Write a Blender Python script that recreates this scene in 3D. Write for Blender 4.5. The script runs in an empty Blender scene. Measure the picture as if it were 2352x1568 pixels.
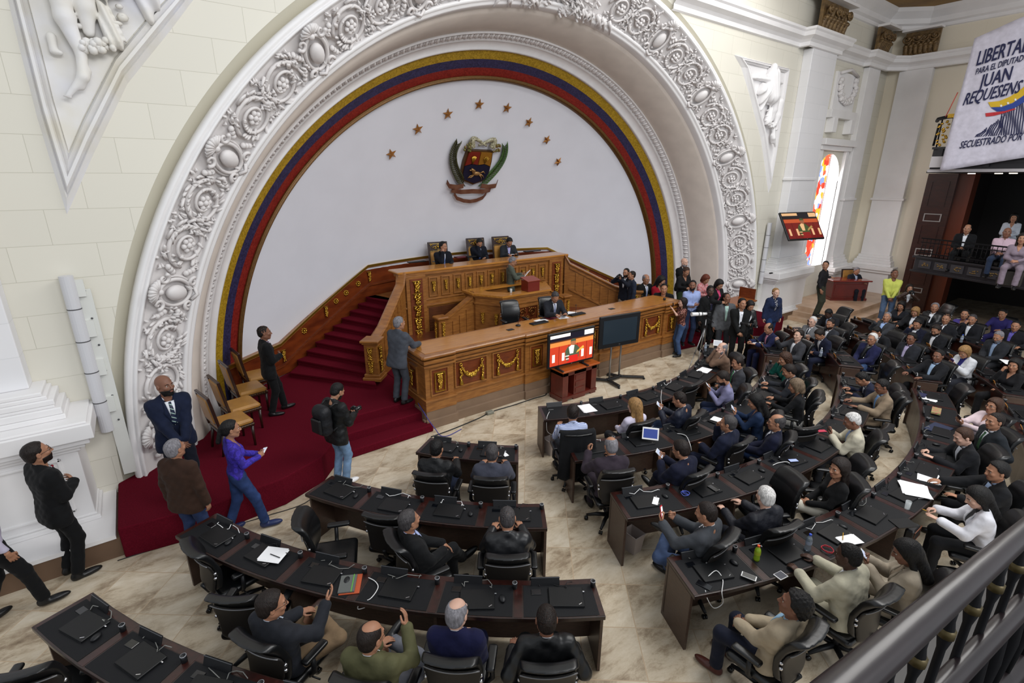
import bpy, math, random
import numpy as np
from mathutils import Vector, Matrix

# ---------------------------------------------------------------- camera, world, lights, exposure
F_PX = 1160.12
YAW, PITCH, ROLL = math.radians(36.296), math.radians(18.035), math.radians(0.178)
CAMZ = 4.7
_f = np.array([math.sin(YAW)*math.cos(PITCH), math.cos(YAW)*math.cos(PITCH), -math.sin(PITCH)])
_r = np.array([math.cos(YAW), -math.sin(YAW), 0.0]); _u = np.cross(_r, _f)
_r2 = _r*math.cos(ROLL)+_u*math.sin(ROLL); _u2 = np.cross(_r2, _f)
SC = bpy.context.scene
cam_data = bpy.data.cameras.new('camera'); cam = bpy.data.objects.new('camera', cam_data)
SC.collection.objects.link(cam); SC.camera = cam
cam_data.sensor_width = 36.0; cam_data.lens = 36.0*F_PX/2352.0
cam_data.clip_start = 0.05; cam_data.clip_end = 200
cam.matrix_world = Matrix(((_r2[0], _u2[0], -_f[0], 0), (_r2[1], _u2[1], -_f[1], 0), (_r2[2], _u2[2], -_f[2], CAMZ), (0, 0, 0, 1)))
SC.view_settings.view_transform = 'Standard'; SC.view_settings.look = 'None'
SC.view_settings.gamma = 1.0; SC.view_settings.use_curve_mapping = False
SC.view_settings.exposure = 0.2

world = bpy.data.worlds.new('world'); SC.world = world; world.use_nodes = True
_bg = world.node_tree.nodes['Background']; _bg.inputs[0].default_value = (0.90, 0.95, 1.0, 1); _bg.inputs[1].default_value = 0.56

def area_light(name, loc, target, size, power, color=(1, 1, 1), size_y=None):
    l = bpy.data.lights.new(name, 'AREA'); l.energy = power; l.color = color; l.size = size
    if size_y: l.shape = 'RECTANGLE'; l.size_y = size_y
    o = bpy.data.objects.new(name, l); SC.collection.objects.link(o); o.location = loc
    o.rotation_euler = (Vector(target)-Vector(loc)).to_track_quat('-Z', 'Y').to_euler()
    return o
area_light('overhead_fill', (11.5, 2.0, 11.5), (11, 3.0, 0), 13, 1150, (1.0, 0.98, 0.95), 5)  # unseen soft fill above the hall, added to brighten it
area_light('rear_key_fill', (3.0, -8, 9.5), (12, 9, 4.0), 8, 900, (0.97, 0.98, 1.0), 3)  # unseen area lamp behind the camera, added to give the light direction

def ray(px, py): return (px-1176)/F_PX*_r2-(py-784)/F_PX*_u2+_f
def at(px, py, z):                      # the spot of the place that is seen at a pixel, at height z
    q = ray(px, py); q = q*((z-CAMZ)/q[2]); return Vector((q[0], q[1], z))
def aty(px, py, y):
    q = ray(px, py); q = q*(y/q[1]); return Vector((q[0], y, q[2]+CAMZ))
def atx(px, py, x):
    q = ray(px, py); q = q*(x/q[0]); return Vector((x, q[1], q[2]+CAMZ))
PI = math.pi
def rad(a): return math.radians(a)
COL = SC.collection
RND = random.Random(7)

# ---------------------------------------------------------------- materials
_M = {}
def srgb(c):
    if isinstance(c, str):
        c = c.lstrip('#'); c = [int(c[i:i+2], 16)/255 for i in (0, 2, 4)]
    return tuple(((x/12.92) if x <= 0.04045 else ((x+0.055)/1.055)**2.4) for x in c)+(1.0,)
def new_mat(name):
    m = bpy.data.materials.new(name); m.use_nodes = True
    return m, m.node_tree.nodes, m.node_tree.links, m.node_tree.nodes['Principled BSDF']
def mat(key, color, rough=0.6, metal=0.0, var=0.0, vscale=8.0, bump=0.0, bscale=40.0, sheen=0.0, coat=0.0, stretch=(1, 1, 1), color2=None, detail=3.0, spec=0.5, alpha=None):
    if key in _M: return _M[key]
    m, N, L, p = new_mat(key); _M[key] = m
    c = srgb(color); p.inputs['Base Color'].default_value = c
    p.inputs['Roughness'].default_value = rough; p.inputs['Metallic'].default_value = metal
    p.inputs['Specular IOR Level'].default_value = spec
    if sheen: p.inputs['Sheen Weight'].default_value = sheen
    if coat: p.inputs['Coat Weight'].default_value = coat; p.inputs['Coat Roughness'].default_value = 0.15
    if var or bump:
        tc = N.new('ShaderNodeTexCoord'); mp = N.new('ShaderNodeMapping'); mp.inputs['Scale'].default_value = stretch
        L.new(tc.outputs['Object'], mp.inputs['Vector'])
    if var:
        n = N.new('ShaderNodeTexNoise'); n.inputs['Scale'].default_value = vscale; n.inputs['Detail'].default_value = detail
        L.new(mp.outputs[0], n.inputs['Vector'])
        r = N.new('ShaderNodeValToRGB'); r.color_ramp.elements[0].position = 0.3; r.color_ramp.elements[1].position = 0.7
        c2 = srgb(color2) if color2 else tuple(min(1, x*(1+var)) for x in c[:3])+(1,)
        c1 = c if color2 else tuple(x*(1-var) for x in c[:3])+(1,)
        r.color_ramp.elements[0].color = c1; r.color_ramp.elements[1].color = c2
        L.new(n.outputs['Fac'], r.inputs['Fac']); L.new(r.outputs['Color'], p.inputs['Base Color'])
    if bump:
        n2 = N.new('ShaderNodeTexNoise'); n2.inputs['Scale'].default_value = bscale; n2.inputs['Detail'].default_value = 2
        L.new(mp.outputs[0], n2.inputs['Vector'])
        b = N.new('ShaderNodeBump'); b.inputs['Strength'].default_value = bump; b.inputs['Distance'].default_value = 0.02
        L.new(n2.outputs['Fac'], b.inputs['Height']); L.new(b.outputs[0], p.inputs['Normal'])
    return m
def emit(key, color, strength=1.0):
    if key in _M: return _M[key]
    m, N, L, p = new_mat(key); _M[key] = m
    p.inputs['Base Color'].default_value = (0, 0, 0, 1); p.inputs['Roughness'].default_value = 0.3
    p.inputs['Emission Color'].default_value = srgb(color); p.inputs['Emission Strength'].default_value = strength
    return m
def cloth(color, kind='wool'):
    key = 'cloth_%s_%s' % (kind, color)
    if kind == 'wool': return mat(key, color, 0.85, var=0.14, vscale=9, bump=0.35, bscale=14, sheen=0.04, spec=0.2)
    if kind == 'cotton': return mat(key, color, 0.8, var=0.10, vscale=8, bump=0.4, bscale=12, spec=0.2)
    if kind == 'leather': return mat(key, color, 0.38, var=0.15, vscale=6, bump=0.35, bscale=9, spec=0.45)
    if kind == 'denim': return mat(key, color, 0.85, var=0.30, vscale=7, bump=0.3, bscale=14, spec=0.15)
    if kind == 'nylon': return mat(key, color, 0.55, var=0.12, vscale=8, bump=0.5, bscale=16, spec=0.35)
    return mat(key, color, 0.8)

WOOD = mat('oak_wood', '#7d4d22', 0.36, var=0.3, vscale=5, stretch=(1, 1, 7), color2='#9d6831', coat=0.25, bump=0.05, bscale=60)
WOOD_TOP = mat('oak_top', '#a0682a', 0.25, var=0.2, vscale=3, stretch=(1, 8, 8), color2='#b97f38', coat=0.4)
WOOD_RED = mat('mahogany_panel', '#5f2a14', 0.35, var=0.25, vscale=6, stretch=(1, 1, 5), color2='#773a1c', coat=0.3)
WOOD_DADO = mat('mahogany_dado', '#57230f', 0.33, var=0.3, vscale=2.5, stretch=(1, 1, 3), color2='#7a3716', coat=0.3)
WOOD_DARK = mat('dark_wenge', '#1d120f', 0.38, var=0.3, vscale=8, stretch=(4, 1, 1), color2='#2e1a15', coat=0.2)
WOOD_DIV = mat('wenge_divider', '#240f0b', 0.3, var=0.3, vscale=20, color2='#351612', coat=0.25)
DESK_PANEL = mat('desk_panel', '#3a2a22', 0.42, var=0.2, vscale=14, stretch=(1, 1, 6), color2='#4a372d', coat=0.1)
DESK_BACK = mat('desk_back_panel', '#2a120d', 0.35, var=0.2, vscale=6, color2='#3d1c13', coat=0.2)
PLINTH = mat('stone_plinth', '#7d6652', 0.55, var=0.08, vscale=4)
SKIRT = mat('brown_skirting', '#6b5340', 0.6, var=0.08, vscale=4)
WHITE = mat('plaster_white', '#eceaea', 0.55, var=0.03, vscale=2)
WHITE_AGED = mat('plaster_aged', '#ddd8cb', 0.6, var=0.1, vscale=1.7, color2='#e8e8ee', bump=0.05, bscale=20)
STUCCO = mat('stucco_relief', '#e0dcdb', 0.55, var=0.04, vscale=5)
SOFFIT = mat('soffit_plaster', '#cfc4ba', 0.6, var=0.05, vscale=3)
NICHE = mat('niche_plaster', '#dfe0e8', 0.55, var=0.02, vscale=1.5)
GOLD = mat('gilded', '#c39a3c', 0.26, metal=0.9, var=0.25, vscale=25, bump=0.2, bscale=60)
GOLD_TRIM = mat('gilded_trim', '#b08a33', 0.3, metal=0.85)
BRONZE = mat('bronze_capital', '#5c4830', 0.45, metal=0.3, var=0.5, vscale=9, color2='#8a6f48', bump=0.3, bscale=20)
CARPET = mat('red_carpet', '#5c101f', 0.95, var=0.18, vscale=60, bump=0.4, bscale=220, spec=0.05)
BLACK_LEATHER = mat('black_leather', '#0e0f11', 0.33, bump=0.04, bscale=30, spec=0.55)
BLACK_PLASTIC = mat('black_plastic', '#16171a', 0.45, spec=0.4)
CHAIR_SHELL = mat('chair_shell', '#1f1c1a', 0.5, spec=0.4)
INLAY = mat('desk_inlay', '#131417', 0.6, bump=0.1, bscale=160, spec=0.25)
LAPTOP = mat('laptop_shell', '#0f1012', 0.42, bump=0.05, bscale=200, spec=0.35)
CHROME = mat('chrome', '#c8c8cc', 0.2, metal=0.95)
STEEL = mat('brushed_steel', '#9a9a9c', 0.35, metal=0.8)
PAPER = mat('white_paper', '#f2f2f4', 0.7)
IVORY = mat('white_plastic', '#e6e6e6', 0.4)
GLASSY = mat('phone_glass', '#0a0c10', 0.08, spec=0.8)
TAN = mat('tan_leather', '#9c6f37', 0.36, var=0.15, vscale=5, color2='#b0813f', bump=0.1, bscale=50)
CHAIR_WOOD = mat('chair_frame_wood', '#2b140d', 0.35, coat=0.3)
ORANGE_TAG = mat('orange_nameplate', '#a0692a', 0.4)
GRILLE = mat('white_line', '#b8b8bc', 0.5)

# floor: polished travertine tiles
def make_floor_mat():
    m, N, L, p = new_mat('travertine_floor')
    tc = N.new('ShaderNodeTexCoord'); mp = N.new('ShaderNodeMapping'); mp.inputs['Rotation'].default_value = (0, 0, rad(38))
    L.new(tc.outputs['Object'], mp.inputs['Vector'])
    br = N.new('ShaderNodeTexBrick'); br.offset = 0; br.squash = 1
    for k, v in (('Scale', 1.0), ('Mortar Size', 0.006), ('Mortar Smooth', 0.2), ('Bias', 0.0), ('Brick Width', 0.62), ('Row Height', 0.62)): br.inputs[k].default_value = v
    br.inputs['Color1'].default_value = (0, 0, 0, 1); br.inputs['Color2'].default_value = (1, 1, 1, 1); br.inputs['Mortar'].default_value = (.5, .5, .5, 1)
    L.new(mp.outputs[0], br.inputs['Vector'])
    mp2 = N.new('ShaderNodeMapping'); mp2.inputs['Scale'].default_value = (1.0, 2.2, 1); mp2.inputs['Rotation'].default_value = (0, 0, rad(20))
    L.new(tc.outputs['Object'], mp2.inputs['Vector'])
    # shift veins per tile
    add = N.new('ShaderNodeVectorMath'); add.operation = 'MULTIPLY_ADD'
    L.new(br.outputs['Color'], add.inputs[0]); add.inputs[1].default_value = (9, 5, 3); L.new(mp2.outputs[0], add.inputs[2])
    n1 = N.new('ShaderNodeTexNoise'); n1.inputs['Scale'].default_value = 1.5; n1.inputs['Detail'].default_value = 10; n1.inputs['Roughness'].default_value = 0.74; n1.inputs['Distortion'].default_value = 0.25
    L.new(add.outputs[0], n1.inputs['Vector'])
    r = N.new('ShaderNodeValToRGB'); e = r.color_ramp.elements
    e[0].position = 0.30; e[0].color = srgb('#7c6a56'); e[1].position = 0.70; e[1].color = srgb('#ded3c0')
    x = e.new(0.41); x.color = srgb('#a8967e'); x = e.new(0.50); x.color = srgb('#c8b9a1')
    L.new(n1.outputs['Fac'], r.inputs['Fac'])
    hv = N.new('ShaderNodeHueSaturation'); mt = N.new('ShaderNodeMapRange'); mt.inputs['To Min'].default_value = 0.9; mt.inputs['To Max'].default_value = 1.06
    L.new(br.outputs['Color'], mt.inputs['Value']); L.new(mt.outputs[0], hv.inputs['Value']); L.new(r.outputs['Color'], hv.inputs['Color'])
    mx = N.new('ShaderNodeMix'); mx.data_type = 'RGBA'; mx.inputs[7].default_value = srgb('#bda68a')
    L.new(br.outputs['Fac'], mx.inputs[0]); L.new(hv.outputs[0], mx.inputs[6]); L.new(mx.outputs[2], p.inputs['Base Color'])
    p.inputs['Roughness'].default_value = 0.32; p.inputs['Specular IOR Level'].default_value = 0.4
    return m
FLOOR = make_floor_mat()
def make_block_mat(name, c1, mort, bw, rh, axis='XZ', var=0.04):
    m, N, L, p = new_mat(name)
    tc = N.new('ShaderNodeTexCoord'); sp = N.new('ShaderNodeSeparateXYZ'); cb = N.new('ShaderNodeCombineXYZ')
    L.new(tc.outputs['Object'], sp.inputs[0])
    L.new(sp.outputs['X' if axis[0] == 'X' else 'Y'], cb.inputs[0]); L.new(sp.outputs['Z'], cb.inputs[1])
    br = N.new('ShaderNodeTexBrick')
    for k, v in (('Scale', 1.0), ('Mortar Size', 0.004), ('Mortar Smooth', 0.3), ('Brick Width', bw), ('Row Height', rh)): br.inputs[k].default_value = v
    c = srgb(c1); br.inputs['Color1'].default_value = c; br.inputs['Color2'].default_value = tuple(x*(1-var) for x in c[:3])+(1,); br.inputs['Mortar'].default_value = srgb(mort)
    L.new(cb.outputs[0], br.inputs['Vector']); L.new(br.outputs['Color'], p.inputs['Base Color'])
    b = N.new('ShaderNodeBump'); b.inputs['Strength'].default_value = 0.3; b.inputs['Distance'].default_value = -0.01
    L.new(br.outputs['Fac'], b.inputs['Height']); L.new(b.outputs[0], p.inputs['Normal'])
    p.inputs['Roughness'].default_value = 0.6
    return m
WALL = make_block_mat('wall_blocks', '#e0dccf', '#c6c2b3', 0.86, 0.43)
WALL_R = make_block_mat('right_wall_paint', '#ebe2cf', '#e6dcc8', 3.0, 3.0, 'YZ', 0.0)

def mosaic(name, c1, c2):
    m, N, L, p = new_mat(name)
    tc = N.new('ShaderNodeTexCoord')
    v = N.new('ShaderNodeTexVoronoi'); v.inputs['Scale'].default_value = 38
    L.new(tc.outputs['Object'], v.inputs['Vector'])
    mx = N.new('ShaderNodeMix'); mx.data_type = 'RGBA'; mx.inputs[6].default_value = srgb(c1); mx.inputs[7].default_value = srgb(c2)
    sp = N.new('ShaderNodeSeparateColor'); L.new(v.outputs['Color'], sp.inputs[0]); L.new(sp.outputs[0], mx.inputs[0])
    L.new(mx.outputs[2], p.inputs['Base Color']); p.inputs['Roughness'].default_value = 0.4
    return m
YELLOW = mosaic('mosaic_yellow', '#8f7115', '#b8952c'); BLUE = mosaic('mosaic_blue', '#24233f', '#39375c'); RED = mosaic('mosaic_red', '#701a17', '#8d2a22')

# ---------------------------------------------------------------- mesh builder
class MB:
    def __init__(s): s.v = []; s.f = []; s.mi = []; s.sm = []; s.n = 0; s.M = None
    def add(s, verts, faces, m=0, smooth=False):
        b = s.n
        if s.M is not None: verts = [tuple(s.M @ Vector(v)) for v in verts]
        s.v.extend([tuple(v) for v in verts]); s.n += len(verts)
        s.f.extend([tuple(b+i for i in f) for f in faces]); s.mi.extend([m]*len(faces)); s.sm.extend([smooth]*len(faces))
        return s
    def box(s, x0, x1, y0, y1, z0, z1, m=0):
        V = [(x, y, z) for z in (z0, z1) for y in (y0, y1) for x in (x0, x1)]
        return s.add(V, [(0, 2, 3, 1), (4, 5, 7, 6), (0, 1, 5, 4), (2, 6, 7, 3), (0, 4, 6, 2), (1, 3, 7, 5)], m)
    def cbox(s, c, d, m=0, rz=0.0, ch=0.0):
        """box by centre and size, turned about z, edges chamfered by ch"""
        hx, hy, hz = d[0]/2, d[1]/2, d[2]/2; ca, sa = math.cos(rz), math.sin(rz)
        def T(x, y, z): return (c[0]+x*ca-y*sa, c[1]+x*sa+y*ca, c[2]+z)
        if ch <= 0:
            V = [T(x, y, z) for z in (-hz, hz) for y in (-hy, hy) for x in (-hx, hx)]
            return s.add(V, [(0, 2, 3, 1), (4, 5, 7, 6), (0, 1, 5, 4), (2, 6, 7, 3), (0, 4, 6, 2), (1, 3, 7, 5)], m)
        rings = []
        for z, k in ((-hz, ch), (-hz+ch, 0), (hz-ch, 0), (hz, ch)):
            a, b = hx-k, hy-k; cc = ch if k == 0 else ch*0.6
            rings.append([T(*p, z) for p in ((-a+cc, -b), (a-cc, -b), (a, -b+cc), (a, b-cc), (a-cc, b), (-a+cc, b), (-a, b-cc), (-a, -b+cc))])
        return s.loft(rings, m, True, True, smooth=False)
    def loft(s, rings, m=0, cap0=False, cap1=False, closed=True, smooth=True):
        n = len(rings[0]); V = [p for r in rings for p in r]; Fc = []
        k = n if closed else n-1
        for i in range(len(rings)-1):
            for j in range(k):
                a = i*n+j; b = i*n+(j+1) % n; Fc.append((a, b, b+n, a+n))
        if cap0: Fc.append(tuple(range(n-1, -1, -1)))
        if cap1: Fc.append(tuple((len(rings)-1)*n+i for i in range(n)))
        return s.add(V, Fc, m, smooth)
    def prism(s, poly, z0, z1, m=0):
        return s.loft([[(x, y, z0) for x, y in poly], [(x, y, z1) for x, y in poly]], m, True, True, smooth=False)
    def lathe(s, prof, c=(0, 0, 0), n=20, m=0, axis='z', smooth=True, cap=True):
        rings = []
        for r, h in prof:
            R = []
            for i in range(n):
                a = 2*PI*i/n; x, y = r*math.cos(a), r*math.sin(a)
                R.append({'z': (c[0]+x, c[1]+y, c[2]+h), 'y': (c[0]+x, c[1]+h, c[2]-y), 'x': (c[0]+h, c[1]+x, c[2]+y)}[axis])
            rings.append(R)
        return s.loft(rings, m, cap, cap, smooth=smooth)
    def tube(s, pts, r, n=8, m=0, closed=False, cap=True, flat=1.0):
        pts = [Vector(p) for p in pts]; N = len(pts); rr = r if isinstance(r, (list, tuple)) else [r]*N
        up = None; rings = []
        for i, p in enumerate(pts):
            a = pts[(i-1) % N] if (closed or i > 0) else p; b = pts[(i+1) % N] if (closed or i < N-1) else p
            t = (b-a)
            if t.length < 1e-9: t = Vector((0, 0, 1))
            t.normalize()
            if up is None: up = Vector((0, 0, 1)) if abs(t.z) < 0.9 else Vector((1, 0, 0))
            x = up-t*up.dot(t)
            if x.length < 1e-6: x = Vector((1, 0, 0)).cross(t)
            x.normalize(); y = t.cross(x); up = x
            rings.append([p+(x*math.cos(2*PI*k/n)*flat+y*math.sin(2*PI*k/n))*rr[i] for k in range(n)])
        if closed: rings.append(rings[0])
        return s.loft(rings, m, cap and not closed, cap and not closed)
    def ball(s, c, r, n=8, k=6, m=0, M=None):
        r = (r, r, r) if not isinstance(r, (tuple, list)) else r; V = []; Fc = []
        V.append((0, 0, -1))
        for i in range(1, k):
            ph = -PI/2+PI*i/k
            for j in range(n): V.append((math.cos(ph)*math.cos(2*PI*j/n), math.cos(ph)*math.sin(2*PI*j/n), math.sin(ph)))
        V.append((0, 0, 1)); e = len(V)-1
        for j in range(n): Fc.append((0, 1+(j+1) % n, 1+j)); Fc.append((e, e-n+j, e-n+(j+1) % n))
        for i in range(k-2):
            for j in range(n): a = 1+i*n+j; b = 1+i*n+(j+1) % n; Fc.append((a, b, b+n, a+n))
        V = [Vector((x*r[0], y*r[1], z*r[2])) for x, y, z in V]
        if M is not None: V = [M @ v for v in V]
        return s.add([v+Vector(c) for v in V], Fc, m, True)
    def arc(s, cx, cy, r0, r1, a0, a1, z0, z1, n=16, m=0):
        """curved slab; angle measured from -y towards +x, in degrees"""
        rings = []
        for i in range(n+1):
            a = rad(a0+(a1-a0)*i/n); sx, cy_ = math.sin(a), -math.cos(a)
            rings.append([(cx+r0*sx, cy+r0*cy_, z0), (cx+r1*sx, cy+r1*cy_, z0), (cx+r1*sx, cy+r1*cy_, z1), (cx+r0*sx, cy+r0*cy_, z1)])
        return s.loft(rings, m, True, True, smooth=False)
    def grid(s, P, m=0, smooth=True, closed=False):
        n = len(P[0]); return s.loft(P, m, closed=closed, smooth=smooth)
    def build(s, name, mats, parent=None, loc=None, rz=None):
        me = bpy.data.meshes.new(name); me.from_pydata(s.v, [], s.f)
        for mt in (mats if isinstance(mats, (list, tuple)) else [mats]): me.materials.append(mt)
        me.polygons.foreach_set('material_index', s.mi); me.polygons.foreach_set('use_smooth', s.sm); me.update()
        o = bpy.data.objects.new(name, me); COL.objects.link(o)
        if parent is not None: o.parent = parent
        if loc is not None: o.location = loc
        if rz is not None: o.rotation_euler = (0, 0, rz)
        return o
def fixn(o):
    import bmesh
    bm = bmesh.new(); bm.from_mesh(o.data); bmesh.ops.recalc_face_normals(bm, faces=bm.faces); bm.to_mesh(o.data); bm.free(); return o
def bevel(o, w=0.006, seg=2):
    b = o.modifiers.new('bevel', 'BEVEL'); b.width = w; b.segments = seg; b.limit_method = 'ANGLE'; b.angle_limit = rad(40); return o
def empty(name, loc=(0, 0, 0), rz=0.0):
    o = bpy.data.objects.new(name, None); COL.objects.link(o); o.location = loc; o.rotation_euler = (0, 0, rz); o.empty_display_size = 0.1; return o
def tag(o, label=None, cat=None, group=None, kind=None):
    if label: o['label'] = label
    if cat: o['category'] = cat
    if group: o['group'] = group
    if kind: o['kind'] = kind
    return o
def struct(o): o['kind'] = 'structure'; return o
def kids(o): return [c for c in bpy.data.objects if c.parent == o]
def copy_tree(o, loc=None, rz=None, label=None, _k=None):
    c = o.copy(); COL.objects.link(c)
    for ch in o.children:
        d = ch.copy(); COL.objects.link(d); d.parent = c
        for g in ch.children:
            e = g.copy(); COL.objects.link(e); e.parent = d
    if loc is not None: c.location = loc
    if rz is not None: c.rotation_euler = (0, 0, rz)
    if label: c['label'] = label
    return c
# ================================================================ THE SETTING
CX, CZ, WY = 7.8, 0.36, 8.56          # arch centre (x, z) and the plane of the front wall
XR = 23.4                              # right wall
m = MB(); m.add([(-9, -3, 0), (27.2, -3, 0), (27.2, 14, 0), (-9, 14, 0)], [(0, 1, 2, 3)]); struct(m.build('floor', FLOOR))
def ring(prof, a0=-4, a1=184, n=120, m=None, mi=0, smooth=True):
    m = m or MB(); R = []
    for r, y in prof: R.append([(CX+r*math.cos(rad(a0+(a1-a0)*i/n)), y, CZ+r*math.sin(rad(a0+(a1-a0)*i/n))) for i in range(n+1)])
    m.loft(R, mi, closed=False, smooth=smooth); return m
# front wall with the arched opening
RH = 8.60
m = MB(); I = []; O = []
xa, xb, zt = -9.0, 18.9, 12.0
ANG = sorted([-2.4+184.8*i/120 for i in range(121)]+[math.degrees(math.atan2(zt-CZ, xb-CX)), math.degrees(math.atan2(zt-CZ, xa-CX))])
for a in ANG:
    a = rad(a); dx, dz = math.cos(a), math.sin(a)
    t = min([((xb-CX)/dx if dx > 1e-6 else (xa-CX)/dx if dx < -1e-6 else 1e9), ((zt-CZ)/dz if dz > 1e-6 else (-0.5-CZ)/dz if dz < -1e-6 else 1e9)])
    I.append((CX+RH*dx, WY, CZ+RH*dz)); O.append((CX+t*dx, WY, CZ+t*dz))
m.loft([O, I], 0, closed=False, smooth=False)
# bay with the window opening
wx0, wx1, wz0, wz1 = 19.2, 21.0, 1.55, 4.6
m.box(18.9, wx0, WY, WY+0.02, 0, 12); m.box(wx1, XR, WY, WY+0.02, 0, 12); m.box(wx0, wx1, WY, WY+0.02, 0, wz0)
rw = (wx1-wx0)/2; wc = (wx0+wx1)/2; A = []; B = []
for i in range(21):
    a = PI*i/20; A.append((wc+rw*math.cos(a), WY, wz1+rw*math.sin(a))); B.append((wc+rw*math.cos(a), WY, 12))
m.loft([B, A], 0, closed=False, smooth=False)
struct(m.build('wall_front', WALL))
# window reveal, backlit stained pane and a glowing sheet for the bright reveal
m = MB(); out = [(wx1, wz0)]+[(wc+rw*math.cos(PI*i/20), wz1+rw*math.sin(PI*i/20)) for i in range(21)]+[(wx0, wz0)]
m.loft([[(x, WY, z) for x, z in out], [(x, WY+0.75, z) for x, z in out]], 0, closed=True, smooth=False); wroot = struct(m.build('window_1', WHITE))
def stained():
    m, N, L, p = new_mat('stained_glass_backlit')
    tc = N.new('ShaderNodeTexCoord'); v = N.new('ShaderNodeTexVoronoi'); v.inputs['Scale'].default_value = 5.5; v.inputs['Randomness'].default_value = 0.8
    L.new(tc.outputs['Object'], v.inputs['Vector']); sp = N.new('ShaderNodeSeparateColor'); L.new(v.outputs['Color'], sp.inputs[0])
    r = N.new('ShaderNodeValToRGB'); r.color_ramp.interpolation = 'CONSTANT'; e = r.color_ramp.elements
    e[0].color = srgb('#d63a22'); e[0].position = 0; e[1].position = 0.25; e[1].color = srgb('#f2a82c')
    for q, c in ((0.42, '#ffffff'), (0.62, '#e25a3a'), (0.75, '#7f96e0'), (0.86, '#fff2d0')): x = e.new(q); x.color = srgb(c)
    L.new(sp.outputs[0], r.inputs['Fac']); L.new(r.outputs['Color'], p.inputs['Emission Color']); p.inputs['Emission Strength'].default_value = 1.5
    p.inputs['Base Color'].default_value = (0, 0, 0, 1); return m
m = MB(); m.box(wx0, wx0+1.12, WY+0.12, WY+0.14, wz0, wz1+0.89); m.build('stained_pane', stained(), wroot)
m = MB(); m.box(wx0+1.12, wx1+.04, WY+0.16, WY+0.18, wz0-.02, wz1+0.88); m.build('reveal_glow', emit('reveal_glow_emit', '#ffffff', 4.0), wroot)  # emissive sheet added where the daylit reveal blows out to white
m = MB(); m.box(wx0+1.09, wx0+1.13, WY+0.08, WY+0.13, wz0, wz1+0.86); m.build('mullion', WHITE, wroot)

# right wall, ceiling, entablature
GY = 5.55                               # the right wall is open under the upper gallery beyond this line
m = MB(); m.add([(XR, WY, 0), (XR, GY, 0), (XR, GY, 12), (XR, WY, 12)], [(0, 1, 2, 3)]); m.add([(XR, GY, 4.85), (XR, -3, 4.85), (XR, -3, 12), (XR, GY, 12)], [(0, 1, 2, 3)]); struct(m.build('wall_right', WALL_R))
CEIL = mat('gilded_ceiling', '#7a5a24', 0.6, var=0.5, vscale=1.6, color2='#a07c36', bump=0.3, bscale=6)
ZC = 10.2
m = MB(); m.box(14.5, XR+0.2, 1.0, WY+0.2, ZC, ZC+0.15); struct(m.build('ceiling', CEIL))
def cornice_profile(m, pts, prof, mi=0):
    """mouldings swept along a horizontal polyline; prof = (out, z); out is to the right-hand side of the walk"""
    R = []
    n = len(pts)
    for i, p in enumerate(pts):
        a = Vector(pts[max(0, i-1)]); b = Vector(pts[min(n-1, i+1)]); P = Vector(p)
        d0 = (P-a).normalized() if i > 0 else (b-P).normalized(); d1 = (b-P).normalized() if i < n-1 else d0
        n0 = Vector((d0.y, -d0.x)); n1 = Vector((d1.y, -d1.x)); nn = (n0+n1); nn = nn/max(0.2, nn.dot(n0))
        R.append([(P.x+nn.x*o, P.y+nn.y*o, z) for o, z in prof])
    m.loft(R, mi, closed=False, smooth=False)
    return m
prof = [(0, 8.32), (0.06, 8.34), (0.06, 8.44), (0.12, 8.5), (0.24, 8.56), (0.26, 8.66), (0.3, 8.7), (0.3, 8.76), (0, 8.78)]
m = MB(); cornice_profile(m, [(10.75, WY), (16.7, WY), (16.7, WY-0.28), (18.7, WY-0.28), (18.7, WY), (21.2, WY), (21.2, WY-0.2), (22.6, WY-0.2), (XR-0.2, 7.9), (XR-0.2, 6.2), (XR, 6.2), (XR, -2)], prof); struct(m.build('trim_1', WHITE))
prof = [(0, ZC-0.62), (0.05, ZC-0.6), (0.05, ZC-0.5), (0.14, ZC-0.45), (0.14, ZC-0.3), (0.34, ZC-0.12), (0.36, ZC)]
m = MB(); cornice_profile(m, [(14.5, WY), (16.7, WY), (16.7, WY-0.28), (18.7, WY-0.28), (18.7, WY), (22.4, WY), (XR, 7.6), (XR, 1.0)], prof); struct(m.build('trim_2', WHITE))

# arch: mouldings, soffit, flag bands, niche
struct(ring([(8.60, 8.56), (8.46, 8.76)]).build('trim_3', mat('arch_reveal', '#cfcab8', 0.6)))
m = ring([(8.46, 8.76), (8.45, 8.56), (8.43, 8.50), (8.39, 8.47), (8.36, 8.50), (8.35, 8.52), (8.34, 8.48), (8.31, 8.47), (8.30, 8.52), (8.28, 8.58)]); struct(m.build('trim_4', WHITE))
struct(ring([(8.28, 8.58), (7.72, 9.12)]).build('trim_5', STUCCO))
m = ring([(7.74, 9.12), (7.72, 9.05), (7.68, 9.03), (7.65, 9.07), (7.64, 9.10), (7.61, 9.10), (7.59, 9.14), (7.58, 9.3)]); struct(m.build('trim_6', WHITE))
m = ring([(7.58, 9.3), (7.50, 9.33), (7.36, 10.23)]); struct(m.build('wall_soffit', SOFFIT))
m = ring([(7.36, 10.23), (7.34, 10.20), (7.31, 10.20), (7.32, 10.26), (7.26, 10.42), (7.22, 10.42), (7.22, 10.46), (7.11, 10.6), (7.09, 10.58), (7.07, 10.62), (7.08, 10.68)], n=160); rg = struct(m.build('trim_7', STUCCO))
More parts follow.
